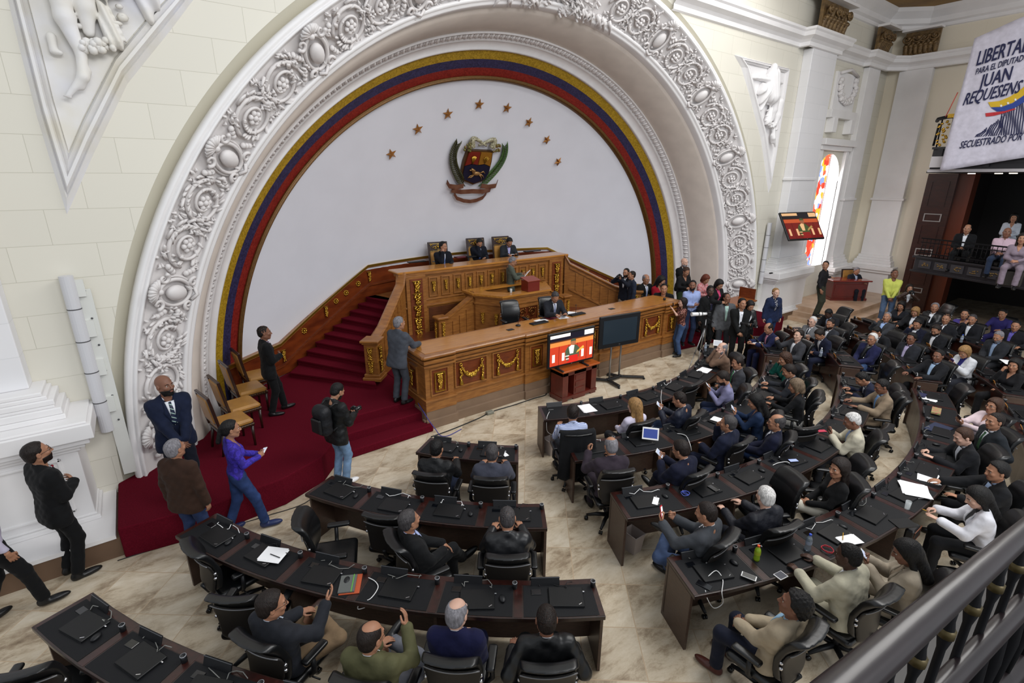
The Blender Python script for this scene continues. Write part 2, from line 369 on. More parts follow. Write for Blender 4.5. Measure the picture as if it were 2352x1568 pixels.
# egg and dart
m = MB(); NE = 170
for i in range(NE):
    a = rad(-2+184*i/(NE-1)); r, y = 7.292, 10.325
    c = Vector((CX+r*math.cos(a), y, CZ+r*math.sin(a)))
    er = Vector((math.cos(a), 0, math.sin(a))); et = Vector((-math.sin(a), 0, math.cos(a))); w = Vector((0, 1, 0))*0.93-er*0.35; w.normalize(); nn = et.cross(w)
    Mx = Matrix((( et.x, w.x, nn.x), (et.y, w.y, nn.y), (et.z, w.z, nn.z)))
    m.ball(c, (0.042, 0.085, 0.035), 8, 5, 0, Mx)
    a2 = a+rad(184/(NE-1)/2); c2 = Vector((CX+r*math.cos(a2), y, CZ+r*math.sin(a2))); m.ball(c2, (0.012, 0.09, 0.03), 4, 3, 0, Mx)
o = m.build('egg_and_dart', STUCCO, rg)
m = MB(); m2 = MB(); m3 = MB()
def lerp(a, b, t): return a+(b-a)*t
fl = (7.08, 10.68), (6.62, 11.12)
ft = lambda t: (lerp(fl[0][0], fl[1][0], t), lerp(fl[0][1], fl[1][1], t))
flag = empty('flag_colour_band', (CX, 10.9, CZ)); tag(flag, 'yellow, blue and red mosaic stripes curving round the white niche', 'mosaic band')
for nm, mt, t0, t1 in (('yellow_stripe', YELLOW, 0, .33), ('blue_stripe', BLUE, .33, .66), ('red_stripe', RED, .66, 1)):
    o = ring([ft(t0), ft(t1)]).build(nm, mt); o.parent = flag; o.matrix_parent_inverse = Matrix.Translation((-CX, -10.9, -CZ))
TRIMB = mat('bronze_gilt_edge', '#6a4a22', 0.35, metal=0.4, var=0.2, vscale=20)
struct(ring([(6.63, 11.12), (6.625, 11.07), (6.60, 11.05), (6.585, 11.09), (6.575, 11.05), (6.55, 11.06), (6.54, 11.2)]).build('trim_8', TRIMB))
m = MB(); R = []
for i in range(25):
    q = (i/24)**0.8; R.append([(CX+6.58*q*math.cos(rad(-8+196*j/72)), 11.18+2.45*(1-q*q), CZ+6.58*q*math.sin(rad(-8+196*j/72))) for j in range(73)])
m.loft(R, 0, closed=False); struct(m.build('wall_niche', NICHE))
def yd(x): return 10.95+2.45*(1-((x-CX)/6.58)**2)
def yn(x, z): return 11.18+2.45*(1-((x-CX)**2+(z-CZ)**2)/6.58**2)
def on_niche(px, py, d=0.0):
    q = ray(px, py)
    t = 8.0
    while t < 30:
        w = q*t
        if w[1] >= yn(w[0], w[2]+CAMZ)-d: break
        t += 0.004
    return Vector((w[0], w[1], w[2]+CAMZ))

# left column foot, its pedestal, ledge (mirrored on the right)
def side_pedestal(sx, name):
    X = lambda x: CX+sx*(x-CX)
    def bx(mb, x0, x1, y0, y1, z0, z1, mi=0):
        a, b = sorted((X(x0), X(x1))); mb.box(a, b, y0, y1, z0, z1, mi)
    far = -6.5 if sx > 0 else -5.2
    yl = 7.32 if sx > 0 else 8.0
    m = MB(); bx(m, far, -0.86, yl+0.02, WY, 0, 0.28, 1); bx(m, far, -0.9 if sx > 0 else -0.7, yl, WY, 0.28, 0.335, 0)
    struct(m.build('baseboard_'+name, [WHITE, SKIRT]))
    m = MB()
    yp = 7.9 if sx > 0 else 8.12
    px1 = -1.1; fx = far if sx > 0 else -3.3+0.0
    bx(m, fx, px1, yp, WY, 0.33, 1.42, 0)                                      # die
    for z0, z1, e in ((0.335, 0.40, 0.05), (0.40, 0.43, 0.02), (1.36, 1.42, 0.04), (1.42, 1.48, 0.10), (1.48, 1.56, 0.16), (1.56, 1.76, 0.22), (1.76, 1.79, 0.18)):
        bx(m, fx, px1+e, yp-e, WY, z0, z1, 0)
    for z0, z1, e in ((1.79, 1.86, 0.0), (1.86, 1.95, -0.02), (1.95, 1.99, -0.08), (1.99, 2.06, -0.07), (2.06, 2.11, -0.13), (2.11, 2.16, -0.17)):
        bx(m, fx, px1+e-0.02, yp+0.05-e*0.5, WY, z0, z1, 0)
    if sx > 0:                                                                 # panel moulding on the die
        for a, b, c, d in ((-3.6, -1.28, 0.52, 0.56), (-3.6, -1.28, 1.26, 1.30), (-1.32, -1.28, 0.52, 1.30)): bx(m, a, b, yp-0.03, yp+0.01, c, d, 0)
    o = m.build('trim_9' if sx > 0 else 'trim_10', [WHITE]); struct(o); bevel(o, 0.012, 2)
    m = MB(); bx(m, -1.9-1.1, -1.42 if sx < 0 else -1.42, WY-0.28, WY, 2.16, 8.33, 0) if sx < 0 else bx(m, fx, -1.42, WY-0.28, WY, 2.16, 12, 0)
    if sx < 0: bx(m, -3.05, -1.37, WY-0.31, WY, 4.62, 4.70, 0)
    o = m.build('trim_11' if sx > 0 else 'trim_12', make_block_mat('pilaster_'+name, '#e9e8ea', '#dadadc', 0.9, 0.43)); struct(o); bevel(o, 0.015, 2)
side_pedestal(1, 'left'); side_pedestal(-1, 'right')
# pilaster between window and corner, pilaster on the right wall
m = MB()
def pil(m, x0, x1, y0, y1, axis):
    for z0, z1, e in ((0.33, 1.2, 0.16), (1.2, 1.3, 0.24), (1.3, 1.45, 0.30), (1.45, 1.55, 0.16), (1.55, 1.66, 0.13), (1.66, 1.74, 0.08), (1.74, 1.85, 0.05), (1.85, 8.33, 0), (3.9, 3.98, 0.05)):
        if axis == 'x': m.box(x0-e, x1+e, y0-e, y1, z0, z1)
        else: m.box(x0-e, x1, y0-e, y1+e, z0, z1)
pil(m, 21.35, 22.3, WY-0.18, WY, 'x'); o = struct(m.build('trim_13', WHITE)); bevel(o, 0.012)
PY1, PY0 = atx(2061, 191, XR-0.2).y, atx(2145, 153, XR-0.2).y
m = MB(); pil(m, XR-0.22, XR, PY0, PY1, 'y'); o = struct(m.build('trim_14', WHITE)); bevel(o, 0.012)
# window head, garland plaque over the window
m = MB(); m.box(18.95, wx0, WY-0.12, WY, 1.55, 5.6); m.box(wx1, 21.2, WY-0.12, WY, 1.55, 5.6); m.box(18.9, 21.25, WY-0.18, WY, 5.6, 5.75); m.box(18.85, 21.3, WY-0.3, WY, 5.75, 5.95)
m.box(19.25, 19.55, WY-0.25, WY, 6.15, 6.6); m.box(20.6, 20.9, WY-0.25, WY, 6.15, 6.6); m.box(19.1, 21.05, WY-0.2, WY, 6.6, 6.85); m.box(19.3, 20.9, WY-0.08, WY, 6.85, 8.0)
o = struct(m.build('trim_15', WHITE)); bevel(o, 0.012)
m = MB()
for i in range(40):
    t = i/39; a = PI*t; x = 20.1-0.55*math.cos(a); z = 7.62-0.5*math.sin(a)
    for k in range(3): m.ball((x+RND.uniform(-.05, .05), WY-0.12-RND.uniform(0, .06), z+RND.uniform(-.05, .05)), RND.uniform(.04, .075), 6, 4)
for sx in (-1, 1):
    for k in range(10): m.ball((20.1+sx*(0.55+RND.uniform(-.08, .08)), WY-0.13, 7.7+RND.uniform(-.25, .2)), RND.uniform(.05, .09), 6, 4)
m.tube([(19.45, WY-.12, 7.95), (20.1, WY-.15, 8.1), (20.75, WY-.12, 7.95)], 0.05, 6)
o = m.build('garland_plaque', STUCCO); tag(o, 'white plaster garland hanging above the arched window', 'relief')

# surface nets: an implicit shape turned into one smooth mesh
def surface(f, lo, hi, h, keep=None):
    lo = np.array(lo, float); hi = np.array(hi, float); B = 4
    nb = np.maximum(1, np.ceil((hi-lo)/(h*B)).astype(int)); H = h*B
    g = np.stack(np.meshgrid(*[np.arange(k)*H+lo[i]+H/2 for i, k in enumerate(nb)], indexing='ij'), -1).reshape(-1, 3)
    fc = f(g).reshape(nb); near = np.abs(fc) < H*1.15
    n = nb*B; F = np.repeat(np.repeat(np.repeat(np.where(fc < 0, -1.0, 1.0), B, 0), B, 1), B, 2).astype(np.float32)*h
    bi = np.argwhere(near)
    if len(bi) == 0: return np.zeros((0, 3)), []
    o = np.stack(np.meshgrid(*[np.arange(B)]*3, indexing='ij'), -1).reshape(-1, 3)
    idx = (bi[:, None, :]*B+o[None]).reshape(-1, 3); P = lo+(idx+0.5)*h
    F[idx[:, 0], idx[:, 1], idx[:, 2]] = f(P)
    S = F < 0
    c = [(i, j, k) for i in (0, 1) for j in (0, 1) for k in (0, 1)]
    sl = lambda d: tuple(slice(d[a], n[a]-1+d[a]) for a in range(3))
    cnt = sum(S[sl(d)].astype(np.int8) for d in c); act = (cnt > 0) & (cnt < 8)
    ai = np.argwhere(act); vals = np.stack([F[ai[:, 0]+d[0], ai[:, 1]+d[1], ai[:, 2]+d[2]] for d in c], 1)
    pos = np.zeros((len(ai), 3)); w = np.zeros(len(ai))
    C = np.array(c)
    for a in range(8):
        for b in range(a+1, 8):
            if np.abs(C[a]-C[b]).sum() != 1: continue
            x = (vals[:, a] < 0) != (vals[:, b] < 0); t = vals[:, a]/(vals[:, a]-vals[:, b]+1e-12)
            pos += np.where(x[:, None], C[a]+t[:, None]*(C[b]-C[a]), 0); w += x
    pos = pos/w[:, None]; V = lo+(ai+pos+0.5)*h
    ids = -np.ones(act.shape, np.int64); ids[act] = np.arange(len(ai)); Q = []
    for ax in range(3):
        d = [0, 0, 0]; d[ax] = 1
        s0 = S[tuple(slice(0, n[a]-d[a]) for a in range(3))]; s1 = S[tuple(slice(d[a], n[a]) for a in range(3))]
        e = np.argwhere(s0 != s1); b, c2 = [a for a in range(3) if a != ax]
        ok = (e[:, b] > 0) & (e[:, c2] > 0) & (e[:, b] < n[b]-1) & (e[:, c2] < n[c2]-1) & (e[:, ax] < n[ax]-1); e = e[ok]
        def g2(db, dc):
            q = e.copy(); q[:, b] -= db; q[:, c2] -= dc; return ids[q[:, 0], q[:, 1], q[:, 2]]
        q = np.stack([g2(1, 1), g2(0, 1), g2(0, 0), g2(1, 0)], 1)
        flip = S[e[:, 0], e[:, 1], e[:, 2]]
        if ax == 1: flip = ~flip
        q[~flip] = q[~flip][:, ::-1]; q = q[(q >= 0).all(1)]; Q.append(q)
    Q = np.concatenate(Q); return V, Q
def npmesh(name, V, Q, mats, parent=None, smooth=True, mi=None):
    me = bpy.data.meshes.new(name); V = np.asarray(V, np.float32); Q = np.asarray(Q, np.int32)
    me.vertices.add(len(V)); me.vertices.foreach_set('co', V.ravel())
    me.loops.add(Q.size); me.loops.foreach_set('vertex_index', Q.ravel())
    me.polygons.add(len(Q)); me.polygons.foreach_set('loop_start', np.arange(len(Q), dtype=np.int32)*Q.shape[1])
    for mt in (mats if isinstance(mats, (list, tuple)) else [mats]): me.materials.append(mt)
    if mi is not None: me.polygons.foreach_set('material_index', np.asarray(mi, np.int32))
    me.polygons.foreach_set('use_smooth', np.full(len(Q), smooth)); me.update(calc_edges=True); me.validate()
    o = bpy.data.objects.new(name, me); COL.objects.link(o)
    if parent is not None: o.parent = parent
    return o
def cap(P, a, b, ra, rb=None):
    a = np.asarray(a, float); b = np.asarray(b, float); rb = ra if rb is None else rb
    ab = b-a; L = ab@ab; t = np.clip(((P-a)@ab)/(L+1e-12), 0, 1); return np.linalg.norm(P-a-t[:, None]*ab, axis=1)-(ra+(rb-ra)*t)
def ell(P, c, r):
    r = np.asarray(r, float); q = (P-np.asarray(c, float))/r; k = np.linalg.norm(q, axis=1); return (k-1)*k/(np.linalg.norm(q/r, axis=1)+1e-9)
def smin(a, b, k): h = np.clip(0.5+0.5*(b-a)/k, 0, 1); return b*(1-h)+a*h-k*h*(1-h)
def smax(a, b, k): return -smin(-a, -b, k)

# spandrel reliefs: frame + standing draped figure
def W(px, py): v = aty(px, py, WY-0.05); return (v.x, v.z)
fo = [W(17, 0), W(44, 112), W(85, 272), W(153, 493), W(211, 361), W(293, 191), W(392, 68), W(443, 0)]
fi = [W(65, 0), W(96, 120), W(122, 228), W(157, 347), W(190, 270), W(262, 129), W(340, 37), W(378, 0)]
# carry the frame up to its top edge
fo = [(-0.68, 7.75)]+fo+[(1.75, 7.5), (2.15, 7.75)]; fi = [(-0.5, 7.6)]+fi+[(1.35, 7.5), (1.6, 7.6)]
def spandrel(sx, matx, label):
    X = lambda x: x if sx > 0 else 2*CX-x
    root = empty('spandrel_relief', (X(-0.2), WY, 6.2)); tag(root, label, 'relief')
    inv = Matrix.Translation((-X(-0.2), -WY, -6.2))
    m = MB(); n = len(fo); R = []
    for k in (0, 0.25, 0.32, 0.45, 0.6, 0.68, 0.85, 1):
        y = {0: 0, 0.25: 0.07, 0.32: 0.03, 0.45: 0.10, 0.6: 0.10, 0.68: 0.03, 0.85: 0.07, 1: -0.02}[k]
        R.append([(X(lerp(fo[i][0], fi[i][0], k)), WY-y, lerp(fo[i][1], fi[i][1], k)) for i in range(n)])
    m.loft(R, 0, closed=True, smooth=False)
    o = m.build('frame', matx); o.parent = root; o.matrix_parent_inverse = inv
    m = MB(); m.add([(X(x), WY-0.012, z) for x, z in fi], [tuple(range(n))]); o = m.build('back_panel', matx); o.parent = root; o.matrix_parent_inverse = inv
    def p(px, py, d=0.1): v = W(px, py); return (v[0], d, v[1])
    def fig(P):
        d = cap(P, p(130, -40, .16), p(150, 45, .15), .12, .095)                      # thigh, calf, foot of the near leg
        d = smin(d, cap(P, p(150, 45, .15), p(188, 130, .13), .10, .05), .04)
        d = smin(d, cap(P, p(188, 130, .13), p(192, 178, .16), .055, .06), .03)
        d = smin(d, cap(P, p(192, 180, .16), p(158, 222, .15), .055, .028), .03)
        d = smin(d, cap(P, p(200, 165, .12), p(185, 200, .12), .05, .05), .03)
        for k in range(4): d = np.minimum(d, ell(P, p(150+k*5, 222+k*1.5, .15), (.018, .02, .02)))
        d = np.minimum(d, smin(cap(P, p(185, -60, .14), p(195, 20, .12), .13, .10), cap(P, p(195, 20, .12), p(205, 75, .10), .10, .06), .04))  # far leg
        d = np.minimum(d, smin(cap(P, p(118, 85, .08), p(125, 118, .09), .05, .04), cap(P, p(125, 118, .09), p(142, 124, .1), .04, .025), .02))
        q = P.copy()
        f1 = cap(P, p(235, 20, .12), p(262, 95, .10), .06, .11)+0.02*np.sin(P[:, 0]*70+P[:, 2]*20)         # sheaf
        d = smin(d, f1, .02)
        f2 = cap(P, p(330, -50, .10), p(345, 40, .06), .20, .06)+0.03*np.sin(P[:, 0]*32+P[:, 2]*14)       # drapery
        d = smin(d, f2, .02)
        f3 = cap(P, (0.35, .12, 7.45), (0.25, .14, 6.9), .19, .2)+0.02*np.sin(P[:, 0]*40-P[:, 2]*10)      # torso in folds
        d = smin(d, f3, .08)
        d = smin(d, ell(P, (0.38, .16, 7.62), (.09, .10, .12)), .02)
        for s_, ex in ((1, 1.1), (-1, -0.3)): d = smin(d, cap(P, (0.35, .08, 7.35), (ex, .06, 7.3), .12, .05)+0.018*np.sin(P[:, 2]*60), .05)
        return np.maximum(d, -(P[:, 1]-0.005))
    V, Q = surface(fig, (-0.6, -0.02, 4.9), (1.5, 0.4, 7.8), 0.022)
    V = V.copy(); V[:, 1] = WY-V[:, 1]
    if sx < 0: V[:, 0] = 2*CX-V[:, 0]
    else: Q = Q[:, ::-1]
    o = npmesh('figure', V, Q, matx, root); o.matrix_parent_inverse = inv
    m = MB()
    for k in range(26):
        c = p(215+RND.uniform(-28, 50), 108+RND.uniform(-12, 14), .13); m.ball((X(c[0]), WY-c[1]-RND.uniform(0, .06), c[2]), RND.uniform(.03, .055), 6, 4)
    for k in range(14):
        c = p(170+RND.uniform(-20, 120), 20+RND.uniform(-50, 50), .1); m.ball((X(c[0]), WY-c[1], c[2]), (RND.uniform(.03, .08), .05, RND.uniform(.02, .06)), 6, 4)
    o = m.build('flowers', matx, root); o.matrix_parent_inverse = inv
    return root
spandrel(1, WHITE_AGED, 'weathered triangular plaster relief with bare legs and flowers, upper left wall')
spandrel(-1, WHITE, 'clean white triangular plaster relief right of the great arch')

# ornament of the arch
def amap(a, t, h):                     # angle (deg), across 0..1 from the outer edge, height above the splay
    r = lerp(8.27, 7.73, t)-0.70*h; y = lerp(8.58, 9.12, t)-0.71*h
    return Vector((CX+r*math.cos(rad(a)), y, CZ+r*math.sin(rad(a))))
def A_(s): return math.degrees(s/8.0)
orn = empty('arch_ornament', (CX, WY, CZ)); tag(orn, 'white stucco scrolls, cartouches and shells covering the big arch band', 'ornament')
INV = Matrix.Translation((-CX, -WY, -CZ))
def leafy(m, a, t, h, n, spread, size):
    for k in range(n):
        th = RND.uniform(0, 2*PI); rr = spread*math.sqrt(RND.random())
        u, v = rr*math.cos(th), rr*math.sin(th); L = size*RND.uniform(.9, 1.7); du, dv = math.cos(th)*L, math.sin(th)*L
        b = amap(a+A_(u), t+v/0.77, h*.4); c = amap(a+A_(u+du*.55), t+(v+dv*.55)/0.77, h+size*.45); e = amap(a+A_(u+du), t+(v+dv)/0.77, h*.5)
        m.tube([b, c, e], [size*.34, size*.46, size*.10], 6)
        if k % 3 == 0: m.ball(b, size*.38, 6, 4)
def cartouche(a):
    m = MB()
    E1 = amap(a+A_(0.01), .5, .1)-amap(a, .5, .1); E1.normalize(); E2 = amap(a, .6, .1)-amap(a, .5, .1); E2.normalize(); E3 = E1.cross(E2); Mx = Matrix(((E1.x, E2.x, E3.x), (E1.y, E2.y, E3.y), (E1.z, E2.z, E3.z)))
    m.ball(amap(a, .5, .08), (.12, .18, .085), 14, 10, 0, Mx)                                   # boss
    for r1, r2, hh, rr in ((.20, .27, .06, .028), (.245, .315, .035, .02)):
        m.tube([amap(a+A_(r1*math.cos(2*PI*k/28)), .5+r2*math.sin(2*PI*k/28)/.71, hh) for k in range(28)], rr, 7, closed=True)
    for sx in (-1, 1):
        for sy in (-1, 1):                                                                      # four curling volutes
            P = []
            for k in range(20):
                q = k/19; ang = q*2.3*PI; rr = .085*(1-q*.8); P.append(amap(a+sx*A_(.235+rr*math.cos(ang)*.9-.05), .5+sy*(.27-rr*math.sin(ang))/.71*.95, .09-.03*q))
            m.tube(P, [.030*(1-.5*k/19) for k in range(20)], 6)
            for k in range(3): m.ball(amap(a+sx*A_(.30+.03*k), .5+sy*(.12+.05*k)/.71, .05), (.045, .03, .045), 6, 4)
    leafy(m, a, .93, .05, 9, .10, .055)
    m.tube([amap(a-A_(.1), .92, .08), amap(a, .98, .12), amap(a+A_(.1), .92, .08)], .03, 6)
    o = m.build('cartouche', STUCCO); o.parent = orn; o.matrix_parent_inverse = INV
    m = MB()                                                                                    # scallop shell breaking over the rim
    for k in range(9):
        th = rad(-80+160*k/8); base = amap(a, .06, .10); tip = amap(a+A_(.165*math.sin(th)), .06-.165*math.cos(th)/.71, .06+.05*math.cos(th))
        m.tube([base, (base+tip)/2+Vector((0, -.03, 0)), tip], [.014, .026, .030], 6)
    m.ball(amap(a, .08, .1), .05, 8, 6)
    o = m.build('shell', STUCCO); o.parent = orn; o.matrix_parent_inverse = INV
def scroll(a, flip):
    m = MB(); P = []
    for k in range(44):                                                                         # rinceau spiral
        q = k/43; ang = flip*(q*3.6*PI)+(PI if flip > 0 else 0); rr = .285*(1-q)**.75+.055
        P.append(amap(a+A_(rr*math.cos(ang)), .5+rr*math.sin(ang)/.71*.95, .035+.03*q))
    m.tube(P, [.032*(1-.35*k/43) for k in range(44)], 6)
    c = amap(a, .5, .07); m.ball(c, .045, 8, 6)
    for k in range(6): m.ball(amap(a+A_(.075*math.cos(k*PI/3)), .5+.075*math.sin(k*PI/3)/.71, .06), (.04, .028, .04), 7, 5)   # rosette
    for k in range(30):                                                                         # leaf tufts along the spiral
        q = RND.random()*.62; ang = flip*(q*3.6*PI)+(PI if flip > 0 else 0); rr = .285*(1-q)**.75+.055+RND.choice((-.045, .05))
        b = amap(a+A_(rr*math.cos(ang)), .5+rr*math.sin(ang)/.71*.95, .03); tip = amap(a+A_((rr+.05)*math.cos(ang+.25*flip)), .5+(rr+.05)*math.sin(ang+.25*flip)/.71*.95, .07)
        m.tube([b, tip, tip+(tip-b)*.25+Vector((0, .01, 0))], [.026, .022, .006], 5)
    for t in (.07, .93):
        leafy(m, a+A_(.26), t, .03, 8, .09, .05); leafy(m, a-A_(.26), t, .03, 8, .09, .05)
    leafy(m, a-A_(.36), .5, .05, 14, .14, .055)
    o = m.build('acanthus_scroll', STUCCO); o.parent = orn; o.matrix_parent_inverse = INV
for i in range(13):
    a = -8.1+15.27*i+0.2
    if a < -6 or a > 186: continue
    if i == 0: continue
    if abs(a-90) > 9: cartouche(a)
for i in range(12):
    a = -8.1+15.27*i+0.2
    if a > 178: continue
    scroll(a+5.3, 1); scroll(a+10.1, -1)
m = MB()
for k in range(60):
    a = 90+RND.uniform(-7, 7); leafy(m, a, RND.uniform(.55, 1.15), RND.uniform(.04, .16), 2, .05, .06)
for k in range(22):
    a = 90+RND.choice((-1, 1))*RND.uniform(3, 11); b = amap(a, .9, .08); tip = amap(a+RND.uniform(-2, 2), 1.2, .1)
    m.tube([b, (b+tip)/2+Vector((0, -.05, 0)), tip], [.05, .035, .008], 5)
o = m.build('keystone_spray', STUCCO); o.parent = orn; o.matrix_parent_inverse = INV

# bronze capitals high on the right
def capital(x0, x1, y, z0, z1, axis, label):
    m = MB(); n = 7; wid = x1-x0
    def pt(u, out, z): return (x0+wid*u, y-out, z) if axis == 'x' else (y-out, x0+wid*u, z)
    for row in range(2):
        for k in range(n-row):
            u = (k+.5+row*.5)/n
            zb = z0+(z1-z0)*(.0+.32*row); P = []
            for q in range(7):
                t = q/6; P.append(pt(u, .06+.16*t*t+.05*row, zb+(z1-z0)*.42*math.sin(t*PI*.62)))
            m.tube(P, [.05, .075, .085, .085, .08, .07, .04], 6)
            for sgn in (-1, 1):
                for q in range(3): b = P[2+q]; c = (b[0]+(sgn*.05 if axis == 'x' else -.03), b[1]+(-.03 if axis == 'x' else sgn*.05), b[2]); m.ball(c, .035, 5, 4)
    for u, sg in ((.1, 1), (.9, -1), (.42, -1), (.58, 1)):
        P = []
        for k in range(22):
            q = k/21; ang = q*3.2*PI; rr = .15*(1-q*.85); P.append(pt(u+sg*(rr*math.cos(ang))/wid, .24, z1-.22-rr*math.sin(ang)*.9))
        m.tube(P, [.03]*22, 6)
    b0, b1 = pt(0, 0, z0), pt(1, .1, z1)
    m.box(min(b0[0], b1[0]), max(b0[0], b1[0]), min(b0[1], b1[1]), max(b0[1], b1[1]), z0, z1)
    root = m.build('column_capital', BRONZE); tag(root, label, 'capital', 'bronze capitals under the ceiling')
    m = MB(); c0, c1 = pt(-.06, 0, z1), pt(1.06, .36, z1+.07); m.box(min(c0[0], c1[0]), max(c0[0], c1[0]), min(c0[1], c1[1]), max(c0[1], c1[1]), z1, z1+.07); m.build('abacus', WHITE, root)
capital(17.0, 18.55, WY-0.3, 8.78, ZC-.68, 'x', 'largest bronze leaf capital, above the right pilaster of the arch wall')
capital(21.4, 22.3, WY-0.18, 8.78, ZC-.68, 'x', 'small bronze leaf capital just left of the far room corner')
capital(PY0, PY1, XR-0.2, 8.78, ZC-.68, 'y', 'bronze leaf capital on the right wall beside the far corner')

# wall-mounted white conduits beside the arch
def conduit(px_top, px_bot, y, r, label):
    a = aty(*px_top, y); b = aty(*px_bot, y); b.x = a.x = (a.x+b.x)/2
    root = empty('tube_lamp', (a.x, y, b.z)); tag(root, label, 'wall lamp', 'white tube lamps beside the arch')
    m = MB(); H = a.z-b.z; m.lathe([(0, 0), (r, 0), (r, H), (0, H)], (0, 0, 0), 18, 0, smooth=False); m.build('tube', mat('lamp_tube', '#cfcfd3', 0.4), root)
    m = MB(); m.box(r*.6, r+.13, .05, .09, -.75, H-.2); 
    for k in range(4): m.box(r*.5, r+.08, .0, .06, H*(.12+.25*k), H*(.12+.25*k)+.22)
    m.build('back_plate', mat('lamp_plate', '#dadbd6', 0.5), root)
    for k in range(4): m = MB(); m.lathe([(r+.004, 0), (r+.004, .012)], (0, 0, H*(.2+.2*k)), 18, 0); m.build('tube_joint', mat('dark_screw', '#4a4a4c', 0.5), root)
    for k in range(6): m = MB(); m.ball((r+.07, .045, H*(.05+.17*k)), .014, 6, 4); m.build('screw', mat('dark_screw', '#4a4a4c', 0.5), root)
conduit((133, 635), (262, 985), WY-0.12, .075, 'thick white wall tube lamp left of the arch, above the pedestal')
conduit((1765, 512), (1750, 650), WY-0.12, .07, 'slim white wall tube lamp right of the arch, under the relief')
m = MB(); a = aty(292, 1126, WY-.03); m.box(a.x-.1, a.x+.1, WY-.04, WY, a.z-.06, a.z+.06); tag(m.build('wall_socket', mat('socket_grey', '#8f8579', .5)), 'small grey socket plate low on wall beside the carpet', 'socket')

# carpeted platform with steps
PZ = 0.45
m = MB()
m.prism([(-0.86, 7.25), (0.2, 7.12), (1.1, 7.22), (1.75, 7.50), (2.2, 8.05), (2.45, 8.52), (2.55, 8.62), (3.4, 8.62), (4.05, 8.62), (4.05, 12.7), (2.6, 11.9), (1.6, 11.2), (0.9, 10.5), (0.3, 9.3), (-0.3, 8.9), (-0.86, 8.5)], 0.0, PZ)
m.prism([(4.05, 9.0), (11.6, 9.0), (11.6, 12.6), (10, 13.2), (7.8, 13.4), (5.6, 13.2), (4.05, 12.7)], 0.0, PZ)
m.prism([(11.6, 9.0), (16.4, 9.0), (15.4, 9.5), (14.6, 10.6), (13.0, 11.9), (11.6, 12.6)], 0.0, PZ)
m.prism([(12.2, 9.0), (12.4, 8.7), (13.1, 8.42), (13.5, 7.95), (13.95, 7.45), (14.8, 7.3), (16.4, 7.5), (16.4, 9.0)], 0.0, PZ)
# three treads on each side of the bench
m.prism([(2.1, 8.28), (4.0, 8.32), (4.0, 8.62), (2.55, 8.62)], 0, 0.30); m.prism([(1.9, 7.92), (3.98, 7.98), (4.0, 8.32), (2.1, 8.28)], 0, 0.15+.0)
m.prism([(11.72, 8.62), (13.2, 8.45), (13.2, 9.0), (11.72, 9.0)], 0, 0.30); m.prism([(11.72, 8.2), (13.5, 8.0), (13.3, 8.5), (11.72, 8.62)], 0, 0.15)
o = m.build('carpeted_platform', CARPET); bevel(o, 0.02, 3); tag(o, 'dark red carpeted platform with rounded steps below the arch', 'platform')

# ledge corner, marble steps and dais at the far right corner
m = MB(); MARB = mat('pink_marble', '#b59478', 0.3, var=0.4, vscale=3, color2='#cbb197')
m.box(18.4, XR, 6.5, WY, 0, .42, 0); m.box(18.1, XR, 6.15, WY, 0, .28, 0); m.box(17.8, XR, 5.8, WY, 0, .14, 0)
o = m.build('marble_steps', MARB); bevel(o, .01); tag(o, 'pinkish marble steps in the far right corner under the window', 'steps')
# ================================================================ PODIUM, TRIBUNE, STAIRS
def pin(o, p): o.parent = p; o.matrix_parent_inverse = p.matrix_basis.inverted(); return o
def pendant(m, c, w, h, mi=0, seed=1, nrm=(0, -1, 0)):
    """gilded hanging bunch of leaves and fruit, c = top centre"""
    R = random.Random(seed); n = Vector(nrm); side = Vector((0, 0, 1)).cross(n); c = Vector(c)
    m.cbox(tuple(c+n*0.02-Vector((0, 0, .012))), (w*1.05, .05, .03), mi, rz=math.atan2(side.y, side.x), ch=.006)
    N = max(8, int(h/w*7))
    for k in range(N):
        t = (k+.5)/N; ww = w*.5*(1-.65*t)*(1 if k % 3 else .6)
        for sgn in (-1, 1):
            p = c+side*(sgn*ww*.6+R.uniform(-.1, .1)*w)+n*(.03+R.uniform(0, .015))-Vector((0, 0, .03+t*(h-.05)))
            m.ball(p, (w*.16*R.uniform(.7, 1.2), .018, w*.16*R.uniform(.8, 1.4)), 6, 4, mi)
        if k % 2: m.ball(c+n*.045-Vector((0, 0, .03+t*(h-.05))), w*.13, 6, 4, mi)
def swag(m, c, w, h, seed=1):
    R = random.Random(seed); c = Vector(c)
    for k in range(34):
        t = k/33; x = (t-.5)*w*.86; z = -h*.62*math.sin(PI*t)**.8; r = h*.10*(.6+.7*math.sin(PI*t))
        for q in range(2): m.ball(c+Vector((x+R.uniform(-.02, .02), -.03-R.uniform(0, .03), z+R.uniform(-.6, .6)*r)), (r*R.uniform(.5, .9), .022, r*R.uniform(.5, .9)), 6, 4)
    for sx in (-1, 1):
        b = c+Vector((sx*w*.45, -.03, .03)); m.tube([b+Vector((.03*math.cos(a*.6), 0, .03*math.sin(a*.6)+.02)) for a in range(11)], .012, 5)
        for k in range(9): m.ball(b+Vector((R.uniform(-.025, .025), -R.uniform(0, .02), -.05-k*h*.085)), (.028, .02, .032), 6, 4)
        m.lathe([(.008, 0), (.022, -.03), (.045, -.11), (.04, -.14), (.0, -.14)], tuple(b+Vector((0, 0, -h*.80))), 10, 0)
